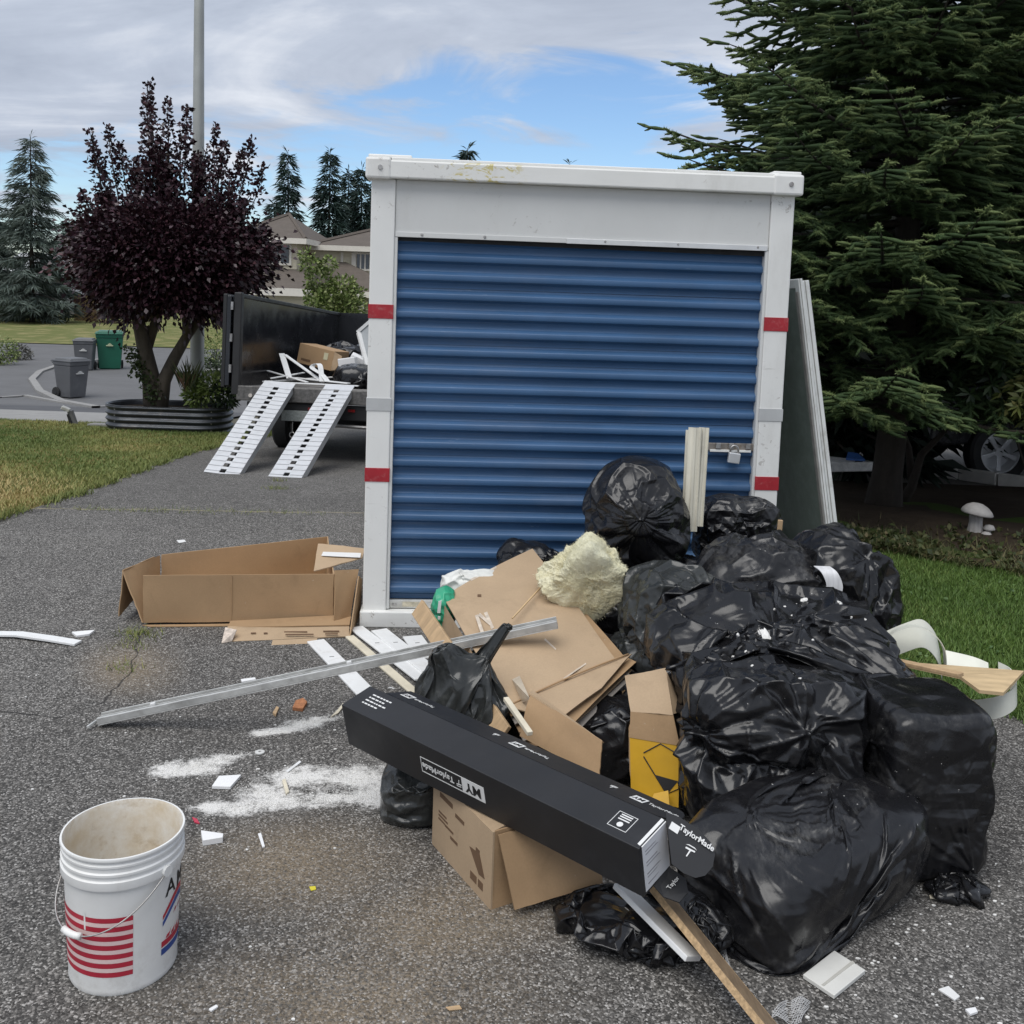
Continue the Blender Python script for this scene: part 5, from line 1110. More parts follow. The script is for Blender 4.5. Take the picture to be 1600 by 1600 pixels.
c = AY(994, 800, 4.62); bag('round knotted black bag on top, gathered knot facing front', c, (.245, .24, .285), 2.3, ry=-.25, seed=9, mat=M_BAGD, excess=1.02, lump=.045, ties=[((-.03, -1, .06), .42, (-.01, -.25, .03), .016)], pinch=[(-.03, -1, .08)], cre=(64, 16, 1.5))
c = AY(1200, 1200, 3.28); bag('bulging boxy black bag in the middle of the heap', (c[0]-.01, 3.28, .325), (.305, .29, .28), 4.6, yaw=-.08, rx=-.12, seed=10, pinch=[(.12, -.8, .45), (-.8, -.6, .3), (.9, -.3, -.4)], cre=(26, 60, 1.3), lump=.045, noise0=.35, nz=(.1, .05, .02, 0))
c = AY(1440, 1240, 3.16); bag('upright box-shaped black bag at the right end, speckled white', (c[0]-.04, 3.13, .275), (.178, .19, .275), 9, yaw=.12, seed=11, mat=plastic('speckled_bag', (.008, .008, .0092), .25, .25, 3, specks=1.), excess=1.0, lump=.025, lo=.95, noise0=.1, nz=(.05, .02, 0, 0), pinch=[(-.9, -.6, .75), (.6, -.7, -.9), (-.7, -.8, -.2)], cre=(22, 44, .75))
c = AY(1205, 1035, 3.72); bag('wide angular black bag draped over the others, plaster lump on it', (c[0]+.0, 3.63, .47), (.47, .40, .19), 3.6, yaw=-.06, rx=.24, ry=.02, seed=12, excess=1.05, lump=.10, lo=.8, noise0=.4, nz=(.1, .06, .02, 0), pinch=[(.62, -.6, .1), (-.1, -.85, -.1), (-.9, -.4, .1)], cre=(26, 50, 1.2))
c = AY(1272, 1405, 2.80); bag('plump black bag lying at the front right of the heap', (.91, 2.85, .155), (.405, .235, .165), 4.6, yaw=.66, rx=.10, ry=-.08, seed=114, mat=M_BAGD, lump=.04, excess=1.0, noise0=.25, nz=(.08, .04, .01, 0), lo=.93, pinch=[(-.55, -.85, .12), (-.9, -.7, -.6)], cre=(40, 70, 1.0))
c = AY(725, 1085, 3.62); bag('limp empty black bag standing in two peaks behind the long box', (c[0]-.02, 3.60, .24), (.21, .13, .20), 2.4, seed=14, mat=M_BAGG, excess=1.06, ties=[((.5, 0, .95), .6, tuple(AY(795, 978, 3.60)-np.array([c[0]-.02, 3.60, .24])), .006), ((-.45, 0, .9), .5, tuple(AY(688, 1012, 3.58)-np.array([c[0]-.02, 3.60, .24])), .010)], lo=.8, lump=.10, pinch=[(.5, -.2, .95), (-.45, -.2, .9)], cre=(18, 50), group='loose black plastic film')
bag('small black bag squeezed under the left half of the long box', (*G(655, 1228, .1)[:2], .10), (.14, .12, .11), 2.6, seed=15, mat=M_BAGG, group='loose black plastic film', top=5)
bag('flattened black bag on the asphalt under the long box end', (*G(985, 1440, .05)[:2], .045), (.25, .17, .06), 2.2, yaw=-.45, seed=16, excess=1.15, lo=.6, lump=.2, cre=(10, 60, 1.5), group='loose black plastic film')
bag('crumpled dark bag under the shelf board end', (*G(1085, 1425, .06)[:2], .06), (.12, .15, .07), 2.6, yaw=.3, seed=17, excess=1.1, group='loose black plastic film', top=5)
bag('black netting-like bag tucked behind the folded cardboard top', AY(822, 866, 4.85), (.17, .12, .09), 2.4, seed=18, excess=1.25, lo=.7, lump=.2, group='loose black plastic film', top=5, floor=None, nz=(.3, .25, .2, .1))
bag('dark crumpled film between folded cardboard and yellow box', (*AY(955, 1130, 3.65)[:2], .13), (.17, .2, .15), 2.6, seed=19, excess=1.15, group='loose black plastic film', top=5)
bag('loose film flap spread on the asphalt by the upright bag', (*G(1488, 1386, .02)[:2], .02), (.20, .10, .035), 2.0, yaw=.0, seed=20, excess=1.2, lo=.5, lump=.2, group='loose black plastic film', top=5)
print('bags', time.time()-T0)

# ------------------------------------------------------------------ cardboard
def cardmat(name, col, lines=True):
    s = NT(name); c = s.mix(s.rng(s.noise(2.5, 6, .6), .3, .7), tuple(x*.86 for x in col), tuple(x*1.08 for x in col))
    c = s.mix(s.rng(s.noise(150, 3, .6), .35, .75, 0, .22), c, tuple(x*.6 for x in col))
    st = s.math('MULTIPLY', s.rng(s.noise(6, 6, .7, dist=.5), .55, .75), .4); c = s.mix(st, c, tuple(x*.55 for x in col))
    dt = s.rng(s.noise(60, 4, .7), .70, .74); c = s.mix(s.math('MULTIPLY', dt, .5), c, (.66, .62, .56))
    s.set(Base_Color=c, Roughness=.78, Specular_IOR_Level=.25); s.bump(s.noise(5, 4), .15, .01); return s.m
M_CARD = cardmat('cardboard', (.40, .265, .15)); M_CARD2 = cardmat('cardboard_pale', (.45, .33, .215)); M_CARDI = cardmat('cardboard_inside', (.45, .30, .17)); M_PRINT = pm('carton_print', (.13, .075, .04), .8)
M_INK = pm('black_ink', (.015, .015, .016), .6); M_WHT = pm('white_print', (.72, .72, .71), .55, var=.05); M_TAPE = pm('parcel_tape', (.55, .48, .38), .2, var=.15, vscale=20)
A0 = np.array([0, 0, 1.])
PSEED = [0]
def panel(nm, pts, mat, par, t=.005, n=None, bev=0, flat=False):
    P4 = [np.array(p, float) for p in pts]; big = not flat and len(P4) == 4 and min(np.linalg.norm(P4[i]-P4[(i+1) % 4]) for i in range(4)) > .09
    m = MB()
    if not big: m.slab(P4, t, n); return m.build(nm, mat, par, bevel=bev)
    # board with a little warp, softened corners and slightly crushed edges
    PSEED[0] += 1; r = np.random.default_rng(PSEED[0]); a, b, c, d = P4; nn = nrm(np.cross(b-a, d-a)) if n is None else nrm(n); N_ = 9; V = []; ph = r.uniform(0, 6, 4); am = .0035
    for i in range(N_+1):
        for j in range(N_+1):
            u, v = i/N_, j/N_; p = (a*(1-u)+b*u)*(1-v)+(d*(1-u)+c*u)*v; e = min(u, 1-u, v, 1-v)
            w = am*(math.sin(3.1*u+ph[0])*math.sin(2.7*v+ph[1])+.5*math.sin(8*u+ph[2])*math.sin(6*v+ph[3]))
            if e < .01: p = p+((a+b+c+d)/4-p)*r.uniform(0, .008); w += r.normal()*.0009
            V.append(p+nn*w)
    k = len(V); V += [p-nn*t for p in V]; g = lambda i, j: i*(N_+1)+j; F = []
    for i in range(N_):
        for j in range(N_): F.append((g(i, j), g(i+1, j), g(i+1, j+1), g(i, j+1))); F.append((k+g(i, j+1), k+g(i+1, j+1), k+g(i+1, j), k+g(i, j)))
        for e in ((g(i, 0), g(i+1, 0)), (g(i+1, N_), g(i, N_)), (g(0, i+1), g(0, i)), (g(N_, i), g(N_, i+1))): F.append((e[1], e[0], e[0]+k, e[1]+k))
    m.add(V, F); return m.build(nm, mat, par, smooth='auto')
def big_box():
    z0, z1 = .012, .262
    FL, FR, BL, BR = G(223, 977), G(520.6, 973), G(252, 867, z1), G(513, 838, z1)
    t = thing('cardboard_box', 'long open brown cardboard box lying empty left of the container', 'box', (FL+FR)/2)
    at_ = lambda p, z: np.array([p[0], p[1], z])
    FTL, FTR = at_(FL, z1), at_(FR, z1)
    panel('front_panel', [at_(FL, z0), at_(FR, z0), at_(FR, z1), at_(FL, z1)], M_CARD, t, .006)
    for k in (.46,):
        a = at_(FL, z0)*(1-k)+at_(FR, z0)*k; b = at_(FTL, z1)*(1-k)+at_(FTR, z1)*k; m = MB(); m.tube([a+[0, -.002, .002], b+[0, -.002, -.002]], .0018, 4); m.build('crease', M_CARDI, t)
    panel('back_panel', [at_(BL, z0), at_(BR, z0), BR, BL], M_CARDI, t, .006)
    panel('base', [at_(FL, z0+.004)+[.005, .01, 0], at_(FR, z0+.004)+[-.005, .01, 0], at_(BR, z0+.004)-[.01, .01, 0], at_(BL, z0+.004)+[.01, -.01, 0]], M_CARDI, t, .005)
    panel('right_panel', [at_(FR, z0)+[.0, .008, 0], at_(BR, z0)-[0, .01, 0], BR-[0, .01, 0], FTR+[0, .008, 0]], M_CARDI, t, .006)
    O = G(192.5, 890.6, .27)
    le = panel('left_panel', [at_(FL, z0)+[-.004, .004, 0], at_(BL, z0)+[-.004, -.01, 0], BL+[-.004, -.008, 0], O], M_CARDI, t, .005)
    panel('left_flap', [O+[-.003, 0, .002], BL+[-.035, -.02, -.004], BL+[-.09, -.10, -.20], G(185, 963, .03)], M_CARD, t, .005)
    panel('right_flap', [G(497, 849, z1+.01), G(490, 892, z1-.0), G(566, 872, z1+.02), G(570, 856, z1+.03)], M_CARD2, t, .005)
    panel('torn_paper', [G(505, 862, z1+.02), G(502, 868, z1+.016), G(563, 871, z1+.03), G(564, 864, z1+.034)], M_WHT, t, .002)
    panel('lower_flap', [at_(FL, .004)+[.0, -.004, 0], at_(FR, .004)+[0, -.004, 0], at_(FR, .004)+[0, -.05, 0.002], at_(FL, .004)+[.05, -.03, .002]], M_CARD, t, .004, A0)
big_box()
def flat_carton():
    t = thing('flattened_carton', 'flattened printed carton tucked between the open box and the container', 'cardboard', G(545, 985))
    panel('upright_panel', [G(522, 978, .015), G(546, 972, .012), G(561, 889, .27), G(523, 891, .28)], M_CARD, t, .006)
    sidep = panel('long_edge', [G(352, 1003, .0)+[0, 0, .003], G(546, 996, .0)+[0, 0, .003], G(546, 975, .035), G(355, 980, .035)], M_CARD2, t, .006)
    panel('top_panel', [G(356, 980, .037), G(546, 976, .037), G(549, 960, .04), G(360, 970, .04)], M_CARD, t, .005)
    panel('dark_side', [G(547, 996, .004), G(563, 960, .01), G(566, 905, .2), G(561, 900, .24)], M_CARD, t, .006)
    for (x0, x1, y) in ((392, 400, 988), (412, 418, 988), (444, 480, 986), (446, 490, 990), (505, 530, 985), (508, 528, 989)):
        panel('print', [G(x0, y+2.2, .02), G(x1, y+2, .02), G(x1, y, .0235), G(x0, y+.2, .0235)], M_PRINT, sidep, .0012)
    panel('torn_corner', [G(346, 1005, .004), G(362, 1002, .004), G(370, 984, .05), G(352, 980, .05)], pm('torn_paper', (.55, .47, .40), .85, var=.3, vscale=60), t, .004)
    tag(panel('cardboard_strip', [G(424, 1008), G(494, 1005), G(496, 997, .012), G(426, 1000, .012)], M_CARD2, None, .004), 'narrow brown cardboard strip on the asphalt before the flattened carton', 'cardboard')
flat_carton()
# folded brown sheets leaning in the heap
def folded():
    q = dict(TL=AY(692, 934, 4.18), TM=AY(758, 888, 4.45), T=AY(812, 852, 4.68), TR=AY(832, 856, 4.70), BR=AY(987, 1024, 3.85), BM=AY(935, 1075, 3.62), BL=AY(868, 1128, 3.42), LM=AY(792, 1108, 3.52))
    t = thing('folded_cardboard', 'large folded brown cardboard sheets leaning in the middle of the heap', 'cardboard', (q['BL'][0], q['BL'][1], 0))
    P = {k: v for k, v in q.items()}; dn = np.array([0, .012, -.02])
    # top sheet as a gently bowed grid
    def sheet(nm, c4, n=10, bow=.02, off=np.zeros(3), mat=M_CARD2, th=.005, seed=0):
        a, b, c, d = [np.array(z_)+off for z_ in c4]; rr = np.random.default_rng(seed); V = []; F = []
        for i in range(n+1):
            for j in range(n+1):
                u, v = i/n, j/n; p = (a*(1-u)+b*u)*(1-v)+(d*(1-u)+c*u)*v
                p = p+np.array([0, -.2, 1])*bow*(math.sin(math.pi*u)*.7+math.sin(math.pi*v)*.5+.25*math.sin(9*u+3*v+seed)); V.append(p)
        k = (n+1)**2; V += [p-np.array([0, -.3, .95])*th for p in V]
        g = lambda i, j: i*(n+1)+j
        for i in range(n):
            for j in range(n): F.append((g(i, j), g(i+1, j), g(i+1, j+1), g(i, j+1))); F.append((k+g(i, j+1), k+g(i+1, j+1), k+g(i+1, j), k+g(i, j)))
        for i in range(n):
            for e in ((g(i, 0), g(i+1, 0)), (g(i+1, n), g(i, n)), (g(0, i+1), g(0, i)), (g(n, i), g(n, i+1))): F.append((e[1], e[0], e[0]+k, e[1]+k))
        m = MB(); m.add(V, F); return m.build(nm, mat, t, smooth='auto')
    c4 = [P['TL'], P['LM']+np.array([.0, 0, 0]), P['BR'], P['TR']]
    sheet('top_sheet', [P['TL'], P['LM'], P['BM']*.35+P['BR']*.65, P['TR']], mat=M_CARD2, bow=.018, seed=1)
    for k in range(1, 6):
        o_ = np.array([.006*k, -.012*k, -.027*k]); sheet('under_sheet', [P['TL']+[.02*k, 0, 0], P['LM']+[.01*k, .02, 0], P['BR']+[-.012*k, -.02*(k % 3), .0], P['TR']], off=o_, mat=M_CARD if k % 2 else pm('grey_board', (.33, .30, .27), .8), bow=.012, seed=k+2)
    # turned-up front lip
    sheet('front_lip', [P['LM']+[0, .0, .012], P['BL']+[0, 0, 0], P['BM']+[.012, 0, .0], P['BR']+[0, 0, .008]], 6, .006, mat=M_CARD2, seed=9)
    sheet('side_sheet', [P['TL']+[-.01, 0, 0], P['LM']+[-.012, -.01, 0], (P['LM'][0]-.03, P['LM'][1]-.03, .05), (P['TL'][0]-.03, P['TL'][1], .06)], 5, .01, mat=M_CARD2, seed=10)
    for k in range(1, 6):
        o_ = np.array([.004*k, .004*k, -.026*k]); mt = (pm('grey_board', (.33, .30, .27), .8), M_CARD, M_CARD2)[k % 3]; q = .012*math.sin(k*2.3)
        sheet('inner_layer', [P['LM']*.3+P['BL']*.7+o_+[.03, .03, 0], P['BL']+o_+[.035+q, .012, 0], P['BR']+o_+[.004+q, -.03+q, .004*k], P['BR']+o_+[-.14, .12, .02]], 7, .012*(1 if k % 2 else -.6), mat=mt, th=.004, seed=20+k)
    m = MB(); m.tube([P['LM']*(1-f_)+P['BR']*f_+np.array([0, -.004, .012+.010*math.sin(math.pi*f_)]) for f_ in np.linspace(.02, .97, 14)], .0035, 6); m.build('fold_ridge', M_CARD, t, smooth=True)
    u = lambda x, y: AY(x, y, float(np.interp(y, [852, 934, 1024, 1128], [4.62, 4.22, 3.85, 3.45]))-.02)
    m = MB(); P0 = [AY(x, y, Y)+np.array([0, -.012, .028]) for x, y, Y in ((868, 900, 4.42), (830, 942, 4.16), (800, 975, 3.98))]; m.tube(P0, .004, 5); tag(m.build('wood_splinter', pm('pale_wood', (.56, .40, .22), .7)), 'thin pale wood splinter lying across the folded cardboard', 'wood strip')
folded()
def flap_board():
    t = thing('cardboard_flap', 'stiff brown cardboard piece standing before the folded sheets', 'cardboard', AY(905, 1190, 3.25))
    panel('sheet', [AY(828, 1083, 3.42), AY(812, 1150, 3.36), AY(935, 1216, 3.14), AY(941, 1158, 3.20)], M_CARD, t, .005)
    panel('bent_edge', [AY(826, 1082, 3.425), AY(941, 1157, 3.205), AY(944, 1160, 3.23), AY(832, 1078, 3.46)], M_CARD2, t, .004)
flap_board()
# carton under the long box
def carton():
    c = np.array([.030, 3.0, .118]); R = rotm(0, 0, .53); L, W, H = .32, .39, .236
    t = thing('carton', 'square brown carton on the asphalt propping up the long black box', 'box', (c[0], c[1], 0), rz=.0)
    P = lambda x, y, z: c+R@np.array([x*L/2, y*W/2, z*H/2])
    m = MB(); th = .006
    panel('left_panel', [P(-1, 1, -1), P(-1, -1, -1), P(-1, -1, 1), P(-1, 1, 1)], M_CARD2, t, th, flat=True); lp = t.children[-1]
    panel('front_panel', [P(-.98, -1, -1), P(1, -1, -1), P(1, -1, 1), P(-.98, -1, 1)], M_CARD, t, th)
    panel('right_panel', [P(1, -.98, -1), P(1, 1, -1), P(1, 1, 1), P(1, -.98, 1)], M_CARD, t, th); panel('back_panel', [P(.98, 1, -1), P(-.98, 1, -1), P(-.98, 1, 1), P(.98, 1, 1)], M_CARD, t, th)
    panel('base', [P(-.97, -.97, -.97), P(.97, -.97, -.97), P(.97, .97, -.97), P(-.97, .97, -.97)], M_CARDI, t, th, A0)
    panel('contents', [P(-.95, -.95, .55), P(.95, -.95, .55), P(.95, .95, .45), P(-.95, .95, .6)], pm('carton_contents', (.45, .30, .25), .8, var=.6, vscale=25), t, .01, A0)
    panel('open_flap', [P(-.92, -1.02, .93), P(1.1, -1.06, .96), P(.98, -1.55, -.55), P(-.72, -1.30, -.82)], M_CARD, t, .005)
    panel('top_flap', [P(-.98, .98, 1), P(-.98, -.98, 1), P(-.55, -.9, 1.04), P(-.5, .95, 1.05)], M_CARD2, t, .005, A0)
    e = R@np.array([-1., 0, 0])
    def mark(y0, y1, z0, z1, mt=M_PRINT): panel('print', [P(-1, y0, z0)+e*.001, P(-1, y1, z0)+e*.001, P(-1, y1, z1)+e*.001, P(-1, y0, z1)+e*.001], mt, lp, .0008, e)
    for (y0, y1, z0, z1) in ((.75, .30, .55, .68), (.2, -.1, .42, .52), (.78, .5, .1, .15), (.78, .45, 0, .05), (.78, .55, -.1, -.05), (.55, .25, -.12, -.06), (.35, .1, -.3, -.22), (-.35, -.55, -.75, -.55), (-.6, -.75, -.75, -.55), (-.5, -.62, .1, .2)): mark(y0, y1, z0, z1)
    # printed trowel-shaped mark: blade, handle
    m = MB(); m.slab([P(-1, -.30, .05)+e*.0012, P(-1, -.62, -.42)+e*.0012, P(-1, -.80, -.38)+e*.0012, P(-1, -.62, .12)+e*.0012], .0008, e); m.build('print', M_PRINT, lp)
    m = MB(); m.obox(P(-.1, -.3, .75)+[0, 0, .02], (.10, .06, .02), R@rotm(.2, .1, .4)); tag(m.build('red_white_packet', pm('packet_red', (.50, .03, .035), .4, var=.6, vscale=30)), 'red and white packet in the carton under the long box', 'packet')
carton()
# ------------------------------------------------------------------ long black printed box
def club_box():
    c = np.array([-.031, 2.89, .33]); R = rotm(.237, .009, -.724); L, W, H = 1.193, .127, .152
    t = thing('long_black_box', 'long black printed cardboard box lying across the front of the heap', 'box', c-np.array([0, 0, .1])); P = lambda x, y, z: c+R@np.array([x, y, z])
    s = NT('black_card'); col = s.mix(s.rng(s.noise(5, 5), .3, .7), (.0105, .011, .013), (.016, .0165, .019)); dd = s.rng(s.noise(3, 8, .75), .5, .85, 0, .14, True); col = s.mix(dd, col, (.16, .16, .17)); s.set(Base_Color=col, Roughness=s.rng(s.noise(8, 5), .3, .7, .42, .6)); M_BC = s.m
    m = MB(); m.obox(c, (L, W, H), R); bd = m.build('body', M_BC, t, bevel=.0025)
    ex, ey, ez = R[:, 0], R[:, 1], R[:, 2]
    # front face print, upside down: frame with the name, white block with MY
    fx = -.095; fz = -.004; o = lambda x, z, d=.0012: P(x, -W/2-d, z)
    def fr(x0, x1, z0, z1, w, nm='print_frame'):
        for (a0, a1, b0, b1) in ((x0, x1, z0, z0+w), (x0, x1, z1-w, z1), (x0, x0+w, z0+w, z1-w), (x1-w, x1, z0+w, z1-w)):
            m = MB(); m.slab([o(a0, b0), o(a1, b0), o(a1, b1), o(a0, b1)], .001, -ey); m.build(nm, M_WHT, bd)
    fr(-.225, -.045, -.030, .024, .0022); m = MB(); m.slab([o(-.045, -.030), o(.045, -.030), o(.045, .024), o(-.045, .024)], .001, -ey); m.build('print_block', M_WHT, bd)
    textmesh('MY', .046, 'lettering', M_INK, bd, frame4(o(0, -.003, .0018), -ex, -ez), bold=.0012)
    textmesh('TaylorMade', .0285, 'lettering', M_WHT, bd, frame4(o(-.150, -.003, .0018), -ex, -ez), bold=.0006)
    def tmark(org, x_, y_, k):                          # round T emblem: a T with swept wings inside a ring segment
        x_ = nrm(x_); y_ = nrm(y_); n_ = np.cross(x_, y_)
        for poly in (((-.5, .30), (.5, .42), (.5, .28), (.10, .20), (-.02, -.5), (-.14, -.5), (-.05, .18), (-.5, .14)), ((-.62, .5), (-.3, .66), (.3, .7), (.6, .58), (.28, .6), (-.28, .56))):
            m = MB(); m.slab([np.array(org)+x_*a*k+y_*b_*k for a, b_ in poly], .0008, n_); m.build('emblem', M_WHT, bd)
    tmark(o(-.061, -.004), -ex, -ez, .020)
    # top face: small copy lines at the left end and a framed stamp at the right end
    tp = lambda x, y, d=.0012: P(x, y, H/2+d)
    for i, (a, b_) in enumerate(((-.545, -.455), (-.545, -.47), (-.545, -.46), (-.545, -.485))):
        yy = .030-i*.016; x = a
        rr = random.Random(i)
        while x < b_:
            w = rr.uniform(.006, .017); m = MB(); m.slab([tp(x, yy), tp(x+w, yy), tp(x+w, yy+.0055), tp(x, yy+.0055)], .0008, ez); m.build('print', M_WHT, bd); x += w+.004
    def tfr(x0, x1, y0, y1, w):
        for (a0, a1, b0, b1) in ((x0, x1, y0, y0+w), (x0, x1, y1-w, y1), (x0, x0+w, y0+w, y1-w), (x1-w, x1, y0+w, y1-w)):
            m = MB(); m.slab([tp(a0, b0), tp(a1, b0), tp(a1, b1), tp(a0, b1)], .0008, ez); m.build('print', M_WHT, bd)
    tfr(.475, .535, -.035, .025, .0016)
    m = MB(); m.tube([tp(.505, -.018, .0008), tp(.505, -.018, .0016)], .009, 14); m.build('emblem', M_WHT, bd)
    for yy in (-.002, .007, .015): m = MB(); m.slab([tp(.487, yy), tp(.523, yy), tp(.523, yy+.004), tp(.487, yy+.004)], .0008, ez); m.build('print', M_WHT, bd)
    # end label
    q = lambda y, z, d=.0012: P(L/2+d, y, z)
    m = MB(); m.slab([q(-.052, -.066), q(.06, -.066), q(.06, .074), q(-.052, .074)], .001, ex); lb = m.build('shipping_label', pm('label_paper', (.62, .63, .66), .6, var=.06), t)
    rr = random.Random(3)
    for z in (.05, .04, .015, .005, -.02, -.03, -.05): m = MB(); y0 = -.04; m.slab([q(y0, z, .0018), q(y0+rr.uniform(.03, .085), z, .0018), q(y0+.05, z+.003, .0018), q(y0, z+.003, .0018)], .0005, ex); m.build('print', pm('faint_ink', (.28, .28, .30), .7), lb)
    m = MB(); m.slab([P(L/2+.002, -.052, .074), P(L/2+.002, .06, .074), P(L/2-.012, .06, .0785), P(L/2-.012, -.052, .0785)], .001, ez); m.build('label_fold', M_WHT, t)
    # open lid falling back behind the box, with its rounded tab
    def lid(a, b_, w, drop, nm, rnd=.05, tl=True):
        hx = lambda x, y: P(x, W/2+.004+y, H/2-.004-y*drop)
        pts = [hx(a, 0), hx(b_, 0)]+[hx(b_+rnd*math.sin(g), w-rnd+rnd*math.cos(g)) if 0 else hx(b_+rnd*math.sin(math.pi-g)*1.0, (w/2)*(1-math.cos(g))) for g in np.linspace(.3, math.pi-.3, 9)]+[hx(b_, w), hx(a, w)]
        m = MB(); m.slab(pts, .003); return m.build(nm, M_BC, t)
    l1 = lid(-.52, .55, .105, .50, 'lid', .055)
    hx = lambda x, y: P(x, W/2+.004+y, H/2-.004-y*.50)+np.array([0, -.001, .0022]); n1 = nrm(ez+ey*.5); yv = nrm(ey-.5*ez)
    for xx in (-.47, .02, .47):
        m = MB(); w = .022; m.slab([hx(xx-w, .035), hx(xx+w, .035), hx(xx+w, .068), hx(xx-w, .068)], .0008, n1); m.build('print_block', M_WHT, l1)
        textmesh('MY', .026, 'lettering', M_INK, l1, frame4(hx(xx, .051)+n1*.0008, -ex, -yv), bold=.0006, extrude=.0003)
        if xx < .6: textmesh('TaylorMade', .020, 'lettering', M_WHT, l1, frame4(hx(xx+.08, .05)+n1*.0004, ex if xx > .3 else -ex, yv if xx > .3 else -yv), extrude=.0003)
        tmark(hx(xx-.09, .05)+n1*.001, ex, yv, .02)
    # big rounded tab at the open end of the lid
    tp5 = [AY(x, y, Y) for x, y, Y in ((1040, 1268, 2.535), (1062, 1276, 2.53), (1092, 1296, 2.52), (1112, 1316, 2.50), (1118, 1334, 2.485), (1114, 1354, 2.465), (1102, 1368, 2.45), (1086, 1372, 2.445), (1066, 1366, 2.455), (1046, 1352, 2.47))]
    nt_ = nrm(np.cross(tp5[2]-tp5[0], tp5[6]-tp5[0])); nt_ = nt_ if nt_[2] > 0 else -nt_
    m = MB(); m.slab([q_-nt_*float((q_-tp5[0])@nt_) for q_ in tp5], .003, nt_); tb5 = m.build('rounded_tab', M_BC, t)
    xa = nrm(tp5[3]-tp5[0]); ya = np.cross(nt_, xa); ctr = tp5[0]*.45+tp5[4]*.55
    ctr = tp5[0]*.42+tp5[3]*.42+tp5[6]*.16; textmesh('TaylorMade', .021, 'lettering', M_WHT, tb5, frame4(ctr+nt_*.002+xa*.016, xa, ya), extrude=.0003, bold=.0004)
    m = MB(); o5 = tp5[0]*.84+tp5[6]*.16+nt_*.0015; m.slab([o5, o5+xa*.026, o5+xa*.026-ya*.02, o5-ya*.02], .0008, nt_); m.build('print_block', M_WHT, tb5)
    tmark(tp5[0]*.32+tp5[6]*.68+nt_*.002-xa*.01, xa, ya, .026)
    # lower tab under the end
    tb = [P(L/2+.002, -.02, -.07), P(L/2+.002, .055, -.065), P(L/2+.05, .06, -.085), P(L/2+.07, .035, -.098), P(L/2+.065, .0, -.105), P(L/2+.03, -.02, -.09)]
    m = MB(); m.slab(tb, .003, ez); tbo = m.build('end_tab', M_BC, t)
    textmesh('Taylor', .018, 'lettering', M_WHT, tbo, frame4(P(L/2+.035, .022, -.078)+ez*.002, nrm(ey), nrm(-ex)), extrude=.0003)
    m = MB(); m.slab([P(L/2, .0635, .07), P(L/2, .0635, -.07), P(L/2+.05, .075, -.06), P(L/2+.05, .075, .05)], .003); m.build('side_flap', M_BC, t)
club_box()
